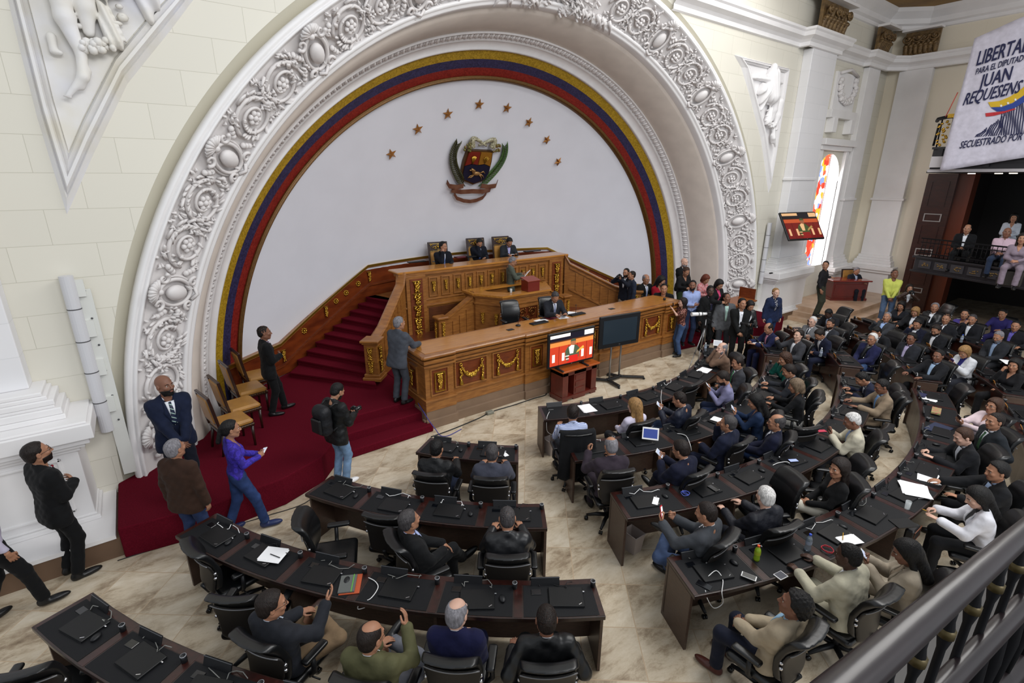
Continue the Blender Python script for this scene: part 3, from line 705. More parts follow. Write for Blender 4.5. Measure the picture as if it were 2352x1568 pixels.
def framed(m, x0, x1, z0, z1, y, fm=0, im=1, b=.035, d=.03):
    """raised frame round a sunk panel on a face towards -y"""
    m.box(x0, x1, y-.002, y+.01, z0, z1, im)
    for a0, a1, c0, c1 in ((x0-b, x1+b, z0-b, z0), (x0-b, x1+b, z1, z1+b), (x0-b, x0, z0, z1), (x1, x1+b, z0, z1)): m.box(a0, a1, y-d, y+.01, c0, c1, fm)
BY, BX0, BX1, BZ, BD = 8.18, 3.95, 11.68, 1.5, .80
bench = empty('presidium_bench', (7.8, BY, 0)); tag(bench, 'long carved oak bench with gilded garlands and polished top in front of the tribune', 'counter')
PIL = [(3.95, 4.55), (6.36, 6.97), (8.66, 9.27), (11.08, 11.68)]; REC = [(4.55, 6.36), (6.97, 8.66), (9.27, 11.08)]
m = MB(); m.box(BX0-.04, BX1+.04, BY+.0, BY+BD, 0, .36); m.box(BX0-.08, BX1+.08, BY-.05, BY+.05, 0, .19)
for a, b in PIL: m.box(a-.03, b+.03, BY-.06, BY, 0, .365); m.box(a-.05, b+.05, BY-.11, BY, 0, .19)
bevel(pin(m.build('stone_base', PLINTH), bench), .008)
m = MB(); m.box(BX0, BX1, BY+.04, BY+.30, .36, 1.42); m.box(BX0, BX0+.1, BY+.30, BY+BD, .36, 1.42); m.box(BX1-.1, BX1, BY+.30, BY+BD, .36, 1.42)
for z0, z1, e in ((.36, .56, .05), (.56, .60, .075), (1.26, 1.30, .06), (1.34, 1.40, .07)):
    m.box(BX0-e*.6, BX1+e*.6, BY+.04-e, BY+.3, z0, z1); m.box(BX0-e*.6, BX0+.05, BY+.3, BY+BD, z0, z1); m.box(BX1-.05, BX1+e*.6, BY+.3, BY+BD, z0, z1)
for a, b in PIL:
    m.box(a-.006, b+.006, BY-.02, BY+.1, .361, 1.399)
    for z0, z1, e in ((.36, .56, .05), (.56, .60, .075), (1.26, 1.30, .06), (1.34, 1.40, .07)): m.box(a-e*.5-.012, b+e*.5+.012, BY-.02-e, BY+.11, z0-.001, z1+.001)
bevel(pin(m.build('carcass', WOOD), bench), .006)
m = MB(); m.box(4.6, 11.0, BY+BD+.1, 11.55, PZ, PZ+.38); pin(m.build('raised_floor', WOOD_RED), bench)
gi = 0
for a, b in PIL:
    m = MB(); c = (a+b)/2; framed(m, c-.17, c+.17, .68, 1.18, BY-.022, 0, 1, .03, .02); bevel(pin(m.build('pilaster_panel', [WOOD, WOOD_RED]), bench), .004)
    m = MB()
    for x0, x1, z0, z1 in ((c-.115, c+.115, 1.10, 1.125), (c-.115, c+.115, .72, .74), (c-.115, c-.095, .7405, 1.0995), (c+.095, c+.115, .7405, 1.0995)): m.box(x0, x1, BY-.055, BY-.02, z0, z1)
    pendant(m, (c, BY-.02, 1.09), .13, .33, 0, gi); gi += 1; pin(m.build('gilded_panel', GOLD), bench)
for a, b in REC:
    w = (b-a)/2
    for k in range(2):
        c = a+w*(k+.5); m = MB(); framed(m, c-w*.40, c+w*.40, .70, 1.20, BY+.038, 0, 1, .03, .03); bevel(pin(m.build('garland_panel', [WOOD, WOOD_RED]), bench), .004)
        m = MB(); swag(m, (c, BY+.03, 1.10), w*.62, .34, gi); gi += 1; pin(m.build('gilded_garland', GOLD), bench)
m = MB(); m.cbox(((BX0+BX1)/2, BY+BD/2, BZ-.035), (BX1-BX0+.16, BD+.14, .07), 0, ch=.02)
for a, b in PIL: m.cbox(((a+b)/2, BY, BZ-.035), (b-a+.12, .2, .069), 0, ch=.02)
pin(m.build('top_moulding', WOOD), bench)
m = MB(); m.box(BX0+.06, BX1-.06, BY+.07, BY+BD-.02, BZ, BZ+.006); pin(m.build('polished_top', WOOD_TOP), bench)
m = MB(); framed(m, 0, .28, .65, 1.15, 0, 0, 1); pendant(m, (.14, -.02, 1.08), .12, .35, 2, 77)
o = m.build('end_panel', [WOOD, WOOD_RED, GOLD]); o.matrix_basis = Matrix.Translation((BX0+.0, BY+.62, 0)) @ Matrix.Rotation(rad(-90), 4, 'Z'); pin(o, bench)

# tribune
TY, TX0, TX1, TZ, FZ = 11.6, 5.07, 10.53, 2.46, 1.70
trib = empty('high_tribune', (7.8, TY, PZ)); tag(trib, 'tall oak tribune with a row of small gilded pendants and two gilded corner columns', 'tribune')
m = MB(); m.box(TX0, TX1, TY, TY+.28, PZ, TZ-.06); m.prism([(TX0, TY+.1), (TX1, TY+.1), (11.0, 12.7), (9.6, 13.15), (7.8, 13.3), (6.0, 13.15), (4.6, 12.7)], FZ-.2, FZ, 0)
for z0, z1, e in ((1.50, 1.55, .05), (1.66, 1.69, .02), (2.30, 2.34, .03), (2.34, 2.40, .07), (PZ, PZ+.12, .05)): m.box(TX0-e, TX1+e, TY-e, TY+.2, z0, z1)
for sx in (-1, 1):
    c = 7.8+sx*2.33; m.box(c-.27, c+.27, TY-.07, TY+.1, PZ, 2.34)
bevel(pin(m.build('front_wall', WOOD), trib), .006)
m = MB()
for k in range(12): m.box(TX0+.75, TX1-.75, TY-.012, TY+.01, .62+k*.07, .62+k*.07+.062)
pin(m.build('slatted_lower_wall', mat('slats', '#47240f', .45, var=.2, vscale=6, color2='#5c3118')), trib)
for k in range(11):
    c = 5.98+k*.364; m = MB(); framed(m, c-.105, c+.105, 1.77, 2.22, TY-.004, 0, 1, .03, .03); bevel(pin(m.build('narrow_panel', [WOOD, mat('oak_panel', '#744a1e', .4, var=.2, vscale=5, color2='#8a5a28')]), trib), .004)
    m = MB(); pendant(m, (c, TY-.01, 2.14), .10, .28, 0, 100+k); pin(m.build('gilded_pendant', GOLD), trib)
for sx in (-1, 1):
    c = 7.8+sx*2.33; m = MB(); m.box(c-.17, c+.17, TY-.09, TY-.06, .62, 2.26); pin(m.build('column_panel', WOOD_RED), trib)
    m = MB()
    for q in range(5): pendant(m, (c, TY-.09, 2.22-q*.32), .22, .31, 0, 50+q+int(sx)*9)
    pin(m.build('gilded_column', GOLD), trib)
m = MB(); m.cbox((7.8, TY+.22, TZ-.03), (TX1-TX0+.16, .62, .065), 0, ch=.02); pin(m.build('counter_top', WOOD_TOP), trib)

# stairs on both sides
def mirx(p, sx): return p if sx > 0 else (15.6-p[0],)+tuple(p[1:])
LE = [Vector((lerp(2.22, 4.85, t), 0, 0)) for t in [i/10 for i in range(11)]]
for v in LE: v.y = yd(v.x)-.10
LE[0].y = 11.30
RE = [Vector((lerp(3.38, 5.15, i/10), lerp(9.62, 11.75, i/10), 0)) for i in range(11)]
for sx, lab in ((1, 'left carpeted stair with dark red treads rising along the white niche'), (-1, 'right stair behind the oak balustrade climbing to the tribune')):
    st = empty('staircase', mirx((3.2, 10.6, PZ), sx)); tag(st, lab, 'staircase')
    for i in range(10):
        a, b, c, d = LE[i], RE[i], RE[i+1], LE[i+1]; e = .02
        poly = [(a.x, a.y), (b.x, b.y), (c.x+.03, c.y+.03), (d.x+.03, d.y)]
        if i == 0: poly[1] = (b.x+.12, b.y-.06)
        poly = [mirx(p, sx) for p in poly]
        if sx < 0: poly = poly[::-1]
        m = MB(); m.prism(poly, PZ, PZ+.125*(i+1)-.03); q = [(p[0], p[1]) for p in poly]
        m.prism([(p[0]-sx*.02, p[1]-.015) for p in q], PZ+.125*(i+1)-.035, PZ+.125*(i+1)); pin(m.build('step', CARPET), st)
    # balustrade
    A, B = Vector((3.62, 9.92, 0)), Vector((5.10, 11.55, 0)); D = (B-A).normalized(); Nn = Vector((D.y, -D.x, 0))
    prof = [(0, 1.42), (.12, 1.46), (.3, 1.56), (.93, 2.20), (.97, 2.34), (1.0, 2.46)]
    def bal(t, off, z): p = A+(B-A)*t+Nn*off; return mirx((p.x, p.y, z), sx)
    m = MB()
    R = []
    for t, z in prof: R.append([bal(t, -.06, PZ), bal(t, .06, PZ), bal(t, .06, z-.06), bal(t, -.06, z-.06)])
    m.loft(R, 0, True, True, smooth=False)
    for k in range(7):
        t0 = .12+k*.115; zz = lambda t: np.interp(t, [p[0] for p in prof], [p[1] for p in prof])
        m.loft([[bal(t0, .06, zz(t0)-.75), bal(t0, .085, zz(t0)-.75), bal(t0, .085, zz(t0)-.2), bal(t0, .06, zz(t0)-.2)], [bal(t0+.03, .06, zz(t0+.03)-.75), bal(t0+.03, .085, zz(t0+.03)-.75), bal(t0+.03, .085, zz(t0+.03)-.2), bal(t0+.03, .06, zz(t0+.03)-.2)]], 0, True, True, smooth=False)
    for dz in (.82, .16): m.loft([[bal(t, .05, z-dz), bal(t, .10, z-dz), bal(t, .10, z-dz+.05), bal(t, .05, z-dz+.05)] for t, z in prof[1:4]], 0, True, True, smooth=False)
    pin(fixn(m.build('balustrade', WOOD)), st)
    m = MB(); m.loft([[bal(t, -.10, z-.06), bal(t, .10, z-.06), bal(t, .12, z-.02), bal(t, .08, z), bal(t, -.08, z), bal(t, -.12, z-.02)] for t, z in prof], 0, True, True, smooth=False)
    pin(fixn(m.build('handrail', WOOD)), st)
    m = MB(); p = bal(0, 0, 0); rz = math.atan2(D.y, D.x)*sx+(0 if sx > 0 else 0)
    rz = math.atan2(D.y, D.x) if sx > 0 else PI-math.atan2(D.y, D.x)
    for z0, z1, w in ((PZ+.1, PZ+.18, .40), (PZ+.18, PZ+.25, .34), (PZ+.25, 1.36, .28), (1.36, 1.40, .34), (1.40, 1.45, .40)): m.cbox((p[0], p[1], (z0+z1)/2), (w, w, z1-z0), 0, rz=rz, ch=.01)
    pin(m.build('newel_post', WOOD), st)
    for n2 in (Nn, -D):
        m = MB(); nn = Vector((n2.x*(sx if sx < 0 else 1), n2.y, 0))
        if sx < 0: nn.x = -n2.x
        for q in range(2): pendant(m, (p[0]+nn.x*.14, p[1]+nn.y*.14, 1.30-q*.30), .13, .29, 0, 200+q, tuple(nn))
        pin(m.build('gilded_drop', GOLD), st)

# dado along the niche wall
def zt(x):
    u = x if x < 7.8 else 15.6-x
    return float(np.interp(u, [0.5, 2.15, 4.75, 7.8], [1.10, 1.16, 2.47, 2.50]))
xs = sorted(set([round(x, 3) for x in np.linspace(1.0, 14.6, 60)]+[2.15, 4.75, 10.85, 13.45]))
dado = empty('niche_dado', (7.8, 13.3, PZ)); tag(dado, 'dark mahogany dado with gilded rail curving along the foot of the niche', 'panelling')
def strip(o0, o1, f0, f1, name, mt):
    m = MB(); m.loft([[(x, yd(x)-o0, f0(x)), (x, yd(x)-o1, f0(x)), (x, yd(x)-o1, f1(x)), (x, yd(x)-o0, f1(x))] for x in xs], 0, True, True, smooth=False); return pin(fixn(m.build(name, mt)), dado)
strip(-.35, 0, lambda x: PZ, lambda x: zt(x)-.02, 'wall_panel', WOOD_DADO)
strip(-.35, .05, lambda x: zt(x)-.04, lambda x: zt(x)+.0, 'top_board', WOOD)
strip(.02, .07, lambda x: zt(x)-.015, lambda x: zt(x)+.035, 'gilded_rail', GOLD_TRIM)
strip(0, .04, lambda x: zt(x)-.52, lambda x: zt(x)-.47, 'lower_rail', WOOD_RED)
def dado_hit(px, py):
    q = ray(px, py); t = 8.0
    while t < 30:
        w = q*t
        if w[1] >= yd(w[0]): break
        t += 0.004
    return Vector((w[0], w[1]-.01, w[2]+CAMZ))
for i, (px, py) in enumerate([(846, 623), (746, 703), (648, 803)]):
    for sx in (1, -1):
        p = dado_hit(px, py); nx = Vector(((yd(p.x+.01)-yd(p.x-.01))/.02, -1, 0)).normalized()
        if sx < 0: p.x = 15.6-p.x; nx.x = -nx.x
        m = MB(); pendant(m, p, .11, .28, 0, 300+i, tuple(nx)); pin(m.build('gilded_pendant', GOLD), dado)
for i, (px, py) in enumerate([(822, 651), (794, 672), (771, 691), (698, 759)]):
    for sx in (1, -1):
        p = dado_hit(px, py)
        if sx < 0: p.x = 15.6-p.x
        m = MB(); R = random.Random(i)
        for k in range(9): m.ball(p+Vector((.05*math.cos(k*.75), -.02, .055*math.sin(k*.75))), (.022, .02, .024), 6, 4)
        m.ball(p+Vector((0, -.03, 0)), .03, 8, 6); pin(m.build('gilded_rosette', GOLD), dado)

# pulpit
PY, PZT = 10.0, 1.90
pul = empty('speaker_pulpit', (7.8, PY, PZ)); tag(pul, 'six-sided oak speaker pulpit with a gilded scroll panel, in front of the tribune', 'pulpit')
outer = [(7.08, PY), (8.52, PY), (8.93, 10.66), (8.93, 11.15), (6.67, 11.15), (6.67, 10.66)]
def inset(poly, d):
    c = Vector((7.8, 10.6)); return [tuple(c+(Vector(p)-c)*(1-d/ (Vector(p)-c).length)) for p in poly]
m = MB(); inn = inset(outer, .12)
m.loft([[(x, y, PZ) for x, y in outer], [(x, y, PZT-.05) for x, y in outer], [(x, y, PZT-.05) for x, y in inn], [(x, y, PZ+.5) for x, y in inn]], 0, smooth=False)
m.prism(inset(outer, -.05), PZ, PZ+.14); m.prism(inset(outer, .05), PZ, PZ+.52)
for z0, z1, e in ((1.62, 1.66, .03), (1.80, 1.86, .05)): m.loft([[(x, y, z0) for x, y in outer], [(x, y, z0) for x, y in inset(outer, -e)], [(x, y, z1) for x, y in inset(outer, -e)], [(x, y, z1) for x, y in outer]], 0, smooth=False)
bevel(pin(fixn(m.build('body', WOOD)), pul), .006)
m = MB(); ot = inset(outer, -.09); it = inset(outer, .38)
m.loft([[(x, y, PZT-.05) for x, y in it], [(x, y, PZT-.05) for x, y in ot], [(x, y, PZT) for x, y in ot], [(x, y, PZT) for x, y in it], [(x, y, PZT-.05) for x, y in it]], 0, smooth=False); pin(fixn(m.build('ledge', WOOD_TOP)), pul)
m = MB(); framed(m, 7.45, 8.15, .95, 1.52, PY-.002, 0, 1); pin(m.build('front_panel', [WOOD, WOOD_RED]), pul)
m = MB(); cc = Vector((7.8, PY-.03, 1.235))
for sx in (-1, 1):
    for sy in (-1, 1):
        P = []
        for k in range(30):
            q = k/29; an = q*3.0*PI; rr = .115*(1-q*.8); P.append(cc+Vector((sx*(.17-rr*math.cos(an)), -.01, sy*(.13+rr*math.sin(an)))))
        m.tube(P, [.017*(1-.3*k/29) for k in range(30)], 6)
        for k in range(4): m.ball(cc+Vector((sx*(.06+.07*k), -.01, sy*(.25-.01*k))), (.03, .02, .02), 6, 4)
for k in range(8): m.ball(cc+Vector((.05*math.cos(k*PI/4), -.02, .05*math.sin(k*PI/4))), .022, 6, 4)
m.ball(cc+Vector((0, -.03, 0)), .035, 8, 6); pin(m.build('gilded_scrollwork', mat('old_gold', '#8a5c2a', .3, metal=.8)), pul)
m = MB()
for t in (.28, .76):
    a, b = Vector((6.67, 10.66)), Vector((7.08, PY)); p = a+(b-a)*t; d = (b-a).normalized(); n = (d.y, -d.x, 0)
    n = Vector((-abs(d.y), -abs(d.x), 0)).normalized(); pendant(m, (p.x+n.x*.01, p.y+n.y*.01, 1.42), .10, .30, 0, 400+int(t*9), tuple(n)); pendant(m, (15.6-p.x-n.x*.01, p.y+n.y*.01, 1.42), .10, .30, 0, 410, (-n.x, n.y, 0))
pin(m.build('gilded_pendant', GOLD), pul)
for sx in (1, -1):
    def pb(t, off, z): x = lerp(6.67, 5.66, t); return mirx((x, 10.80+off, z), sx)
    pr = [(0, 1.92), (.06, 1.80), (.75, 1.40), (.85, 1.37), (1, 1.37)]
    m = MB(); m.loft([[pb(t, -.05, PZ), pb(t, .05, PZ), pb(t, .05, z-.05), pb(t, -.05, z-.05)] for t, z in pr], 0, True, True, smooth=False)
    for k in range(4):
        t0 = .1+k*.2; z = float(np.interp(t0+.07, [p[0] for p in pr], [p[1] for p in pr])); a, b = pb(t0, -.06, 0), pb(t0+.13, -.06, 0)
        m.box(min(a[0], b[0]), max(a[0], b[0]), a[1]-.015, a[1]+.02, PZ+.25, z-.25)
    m.loft([[pb(t, -.10, z-.05), pb(t, .10, z-.05), pb(t, .10, z), pb(t, -.10, z)] for t, z in pr], 0, True, True, smooth=False)
    c = pb(.93, 0, 0); m.cbox((c[0], c[1], (PZ+1.33)/2), (.22, .22, 1.33-PZ), 0, ch=.01); m.cbox((c[0], c[1], 1.38), (.32, .32, .07), 0, ch=.02)
    pin(fixn(m.build('side_balustrade', WOOD)), pul)
    m = MB(); pendant(m, (c[0], c[1]-.11, 1.28), .09, .7, 0, 500); pin(m.build('gilded_drop', GOLD), pul); m = MB(); pendant(m, (c[0]-sx*.11, c[1], 1.28), .09, .7, 0, 501, (-sx, 0, 0)); pin(m.build('gilded_drop', GOLD), pul)

# coat of arms on the niche
ec = on_niche(1092, 376, .04); emb = empty('coat_of_arms', tuple(ec)); tag(emb, 'painted relief coat of arms with shield, branches and ribbon on the niche wall', 'coat of arms')
emb.rotation_euler = (rad(27), 0, 0); emb.scale = (1.03, 1.03, 1.03)
def E(name, m, mt): o = m.build(name, mt); o.parent = emb; return o
SH = [(-.36, .38), (.36, .38), (.40, .1), (.40, -.22), (.33, -.40), (.12, -.47), (0, -.52), (-.12, -.47), (-.33, -.40), (-.40, -.22), (-.40, .1)]
def plate(poly, y0, y1, m=None, mi=0): m = m or MB(); m.loft([[(x, -y0, z) for x, z in poly], [(x, -y1, z) for x, z in poly]], mi, True, True, smooth=False); return m
E('shield', plate([(x*1.06, z*1.05) for x, z in SH], 0, .10), mat('emblem_bronze', '#5a3d1e', .4, metal=.5))
E('red_quarter', plate([(-.35, .37), (-.01, .37), (-.01, .03), (-.2, .06), (-.39, .0)], .10, .13), mat('emblem_red', '#6e1f14', .35))
E('yellow_quarter', plate([(.01, .37), (.35, .37), (.39, .0), (.2, .06), (.01, .03)], .10, .13), mat('emblem_yellow', '#85591a', .35))
E('blue_field', plate([(-.39, -.02), (-.2, .04), (0, .01), (.2, .04), (.39, -.02), (.39, -.22), (.32, -.38), (.12, -.45), (0, -.49), (-.12, -.45), (-.32, -.38), (-.39, -.22)], .10, .13), mat('emblem_blue', '#15182e', .3))
m = MB()                                                                 # galloping horse
m.ball((0, -.15, -.2), (.13, .04, .055), 10, 6); m.tube([(-.10, -.16, -.17), (-.17, -.17, -.08), (-.20, -.17, -.07)], [.05, .035, .03], 6); m.ball((-.22, -.17, -.10), (.035, .025, .02), 6, 4)
for a, b, c in (((-.1, -.24), (-.19, -.27), (-.24, -.33)), ((-.08, -.24), (-.15, -.31), (-.21, -.31)), ((.1, -.23), (.17, -.3), (.2, -.37)), ((.12, -.22), (.21, -.26), (.26, -.32))): m.tube([(a[0], -.15, a[1]), (b[0], -.155, b[1]), (c[0], -.15, c[1])], [.022, .014, .01], 5)
m.tube([(.12, -.15, -.18), (.2, -.15, -.14), (.27, -.15, -.2)], [.018, .02, .008], 5); m.tube([(-.19, -.18, -.05), (-.12, -.19, -.10), (-.06, -.18, -.13)], [.012, .03, .012], 5); E('horse', m, mat('emblem_horse', '#a07a4a', .35, metal=.5))
m = MB()
for k in range(9): a = rad(60+k*7.5); m.tube([(-.19, -.14, .06), (-.19+.13*math.cos(a), -.16, .06+.22*math.sin(a))], [.012, .016], 5)
E('wheat_sheaf', m, GOLD_TRIM)
m = MB()
for k in range(5): a = rad(50+k*20); m.tube([(.19, -.14, .08), (.19+.12*math.cos(a), -.16, .08+.2*math.sin(a))], [.008, .012], 5)
E('weapons_bundle', m, GOLD_TRIM)
for sx in (-1, 1):
    m = MB(); P = []
    for k in range(22):
        t = k/21; P.append((sx*(.30-.42*t+(.20*math.sin(t*PI))), -.12, .50+.17*math.sin(t*PI*1.1)+.10*t))
    m.tube(P, [.085*(1-.75*k/21)+.008*(k % 2) for k in range(22)], 8); E('cornucopia', m, mat('emblem_ivory', '#c9c5a6', .4, var=.5, vscale=30, color2='#4b3f26', stretch=(1, 1, 1)))
    m = MB()
    for k in range(16): m.ball((sx*(.42+RND.uniform(-.08, .12)), -.13-RND.uniform(0, .05), .50+RND.uniform(-.10, .13)), RND.uniform(.02, .045), 6, 4)
    E('fruits', m, mat('emblem_fruit', '#7d5230', .4, var=.4, vscale=20, color2='#5c6a2e'))
    m = MB(); P = [Vector((sx*(.22+.58*math.sin(t*PI*.60)-.04*t), -.08, -.60+1.12*t)) for t in [i/24 for i in range(25)]]; m.tube(P, .014, 5)
    for k in range(2, 25):
        for s2 in (-1, 1):
            d = (P[k]-P[k-1]).normalized(); n = Vector((d.z, 0, -d.x))*s2; L = .20*(1-.30*k/24); b = P[k]
            m.tube([b, b+d*L*.5+n*L*.5+Vector((0, -.02, 0)), b+d*L+n*L*.62], [.014, .036, .005], 5, flat=.5)
    E('branch', m, mat('laurel_green' if sx > 0 else 'olive_brown', '#3e5a2a' if sx > 0 else '#3c3c22', .45, var=.3, vscale=10))
RIB = mat('emblem_ribbon', '#5a3022', .45, var=.3, vscale=6, color2='#74503e')
m = MB()
def ribbon(m, P, w):
    m.loft([[(x, -y+.012, z-w/2), (x, -y-.012, z-w/2), (x, -y-.012, z+w/2), (x, -y+.012, z+w/2)] for x, y, z in P], 0, True, True, smooth=False)
ribbon(m, [(-.80, .08, -.47), (-.74, .14, -.56), (-.5, .12, -.60), (-.28, .10, -.58)], .12); ribbon(m, [(.80, .08, -.47), (.74, .14, -.56), (.5, .12, -.60), (.28, .10, -.58)], .12)
ribbon(m, [(-.62, .10, -.70), (-.35, .16, -.72), (0, .17, -.70), (.35, .16, -.72), (.62, .10, -.70)], .12)
ribbon(m, [(-.52, .10, -.80), (-.42, .13, -.92), (-.2, .15, -.99), (0, .16, -1.01), (.2, .15, -.99), (.42, .13, -.92), (.52, .10, -.80)], .10)
E('ribbon', m, RIB)
STAR_POS = ['lowest left', 'second from left', 'third from left', 'topmost', 'fifth from left', 'sixth from left', 'seventh from left', 'lowest right']
for i, (px, py) in enumerate([(899, 354), (960, 297), (1029, 262), (1101, 240), (1165, 248), (1215, 281), (1256, 321), (1282, 371)]):
    m = MB(); R1, R2 = .145, .058; P = [(0, -.075, 0)]
    for k in range(10): a = PI/2+k*PI/5+(i-3.5)*-.12; r = R1 if k % 2 == 0 else R2; P.append((r*math.cos(a), 0, r*math.sin(a)))
    m.add(P, [(0, 1+(k+1) % 10, 1+k) for k in range(10)]+[tuple(range(1, 11))]); o = m.build('gilded_star', mat('star_copper', '#a8733c', .3, metal=.8)); o.location = on_niche(px, py, .04); o.rotation_euler = (rad(28), 0, 0)
    fixn(o); tag(o, '%s of the eight gilded stars arched over the coat of arms' % STAR_POS[i], 'star', 'gilded stars on the niche')

# mobile television with the speaker on it, on a mahogany cabinet
cabt = empty('television_cabinet', (7.36, 7.72, 0)); tag(cabt, 'small mahogany cabinet with two open slots under the lit television', 'cabinet')
m = MB(); x0, x1, y0, y1 = 6.86, 7.88, 7.48, 7.90
m.box(x0, x1, y0+.02, y1, .08, .70); 
CAB = mat('cherry_cabinet', '#4e160f', .3, var=.2, vscale=6, coat=.4, color2='#64231a')
m = MB(); m.box(x0, x0+.16, y0, y1, .0, .70); m.box(x1-.16, x1, y0, y1, 0, .70); m.box(x0+.33, x1-.33, y0, y1, 0, .70); m.box(x0, x1, y1-.03, y1, 0, .70); m.box(x0, x1, y0, y1, .60, .70); m.box(x0-.015, x1+.015, y0-.015, y1, .05, .12)
for z0, z1 in ((.16, .27), (.31, .42), (.46, .57)): m.box(x0+.37, x1-.37, y0-.012, y0, z0, z1)
bevel(pin(m.build('body', CAB), cabt), .006)
m = MB(); m.cbox((7.37, 7.69, .72), (1.12, .52, .045), 0, ch=.01); pin(m.build('top', mat('cherry_top', '#a4501f', .3, coat=.4)), cabt)
def screen_picture(m, w, h, y, M=None):
    """speaker at a red box before panelled wood, built of flat lit patches; material slots below"""
    def q(x0, x1, z0, z1, mi, d=0): m.box(x0*w, x1*w, y-.001-d, y-d, z0*h, z1*h, mi)
    q(-.5, .5, -.5, .12, 0); q(-.5, .5, .12, .30, 1, .001); q(-.5, .5, .30, .5, 2, .001); q(-.5, -.05, .40, .5, 3, .002); q(.28, .5, .34, .5, 3, .002); q(-.5, .5, .26, .30, 6, .002)
    for x in (-.42, -.2, .25, .45): q(x-.03, x+.03, -.38, -.12, 3, .002)
    for x in (-.3, -.08, .12, .34): q(x-.006, x+.006, -.5, .12, 5, .002)
    def poly(P, mi, d): m.add([(x*w, y-d, z*h) for x, z in P], [tuple(range(len(P)))], mi)
    poly([(-.14, -.36), (.16, -.36), (.17, -.05), (.10, .06), (.02, .10), (-.10, .05), (-.16, -.08)], 4, .004); poly([(-.05, -.2), (.03, -.2), (.05, .06), (-.02, .09), (-.08, .03)], 3, .005)
    poly([(.02+.065*math.cos(k*PI/6), .17+.11*math.sin(k*PI/6)) for k in range(12)], 7, .005); poly([(.02+.067*math.cos(k*PI/6), .21+.085*math.sin(k*PI/6)) for k in range(7)], 4, .006)
    poly([(-.1, -.5), (.14, -.5), (.14, -.26), (-.1, -.26)], 8, .007); poly([(.10, -.22), (.28, -.08), (.26, -.0), (.12, -.14)], 9, .007)
    for k in range(4): q(-.13-.01*k, -.07, -.42+.05*k, -.39+.05*k, 3 if k % 2 else 4, .007)
PIC = [emit('pic_red', '#d8462a', .95), emit('pic_orange', '#f0964a', 1.0), emit('pic_dark', '#23202e', .8), emit('pic_white', '#fff2e6', 1.2), emit('pic_grey', '#5a6a52', .8), emit('pic_line', '#9a2a18', .9), emit('pic_brown', '#6a3a20', .8), emit('pic_skin', '#c07a50', .9), emit('pic_box', '#e02a22', 1.0), emit('pic_paper', '#f4b04a', 1.1)]
def television(c, w, h, rz, tilt, pics, label, name='television', bez=.045, screen=None):
    root = empty(name, c, rz); root.rotation_euler = (tilt, 0, rz); tag(root, label, 'television')
    m = MB(); m.cbox((0, .03, 0), (w+2*bez, .06, h+2*bez), 0, ch=.012); m.build('frame', BLACK_PLASTIC, root)
    if pics: m = MB(); screen_picture(m, w, h, -.002); m.build('screen', pics, root)
    else: m = MB(); m.box(-w/2, w/2, -.004, .0, -h/2, h/2); m.build('screen', screen, root)
    m = MB(); m.box(-.02, .02, -.008, 0, -h/2-bez*.65, -h/2-bez*.35); m.build('logo', CHROME, root)
    return root
tv = television((7.18, 7.58, 1.20), 1.20, .68, rad(-3), 0, PIC, 'lit television on the mahogany cabinet showing the man at the red box')
for x in (-.35, .35): m = MB(); m.cbox((x, -.02, -.44), (.05, .30, .03), 0, ch=.008); m.cbox((x, .03, -.41), (.05, .04, .06), 0); m.build('foot', BLACK_PLASTIC, tv)
tv2 = television((8.62, 7.52, 1.34), .98, .56, rad(-8), 0, None, 'switched-off television on a black floor stand in front of the bench', bez=.10, screen=mat('off_screen', '#27323b', .25))
st = empty('television_stand', (8.85, 7.72, 0)); tag(st, 'black splayed floor stand with two steel poles under the dark television', 'stand')
m = MB()
for x in (-.17, .17): m.lathe([(.022, .05), (.022, 1.4)], (x-.1, 0, 0), 10, 0)
m.box(-.3, .1, -.05, -.02, 1.1, 1.5); m.build('pole', STEEL, st)
m = MB(); m.cbox((-.1, 0, .07), (.5, .09, .06), 0, ch=.01)
for a, b in (((-.32, 0), (-.55, .28)), ((-.30, 0), (-.38, -.42)), ((.12, 0), (.55, -.38)), ((.1, 0), (.0, .30))):
    A_2, B_2 = Vector(a), Vector(b); c = (A_2+B_2)/2; m.cbox((c.x, c.y, .06), ((B_2-A_2).length, .08, .05), 0, rz=math.atan2(B_2.y-A_2.y, B_2.x-A_2.x), ch=.01); m.ball((b[0], b[1], .02), .03, 8, 6)
m.build('base', BLACK_PLASTIC, st)
a = aty(1843, 518, WY-.95); tv3 = television((a.x, a.y, a.z), 1.45, .86, rad(-14), rad(-33), [emit('pic2_'+str(i), c, s) for i, (c, s) in enumerate((('#7a1712', .8), ('#c2532a', .9), ('#1a1620', .7), ('#e0b080', 1), ('#4a5a30', .7), ('#5a120e', .8), ('#3a1a10', .7), ('#a06040', .8), ('#8a1a18', .9), ('#b08a50', .9)))], 'tilted wall television high on the right pilaster beside the window')
m = MB(); m.tube([(0, .06, 0), (-.2, .4, .3), (0, .45, .62)], .04, 8); m.build('wall_bracket', BLACK_PLASTIC, tv3)

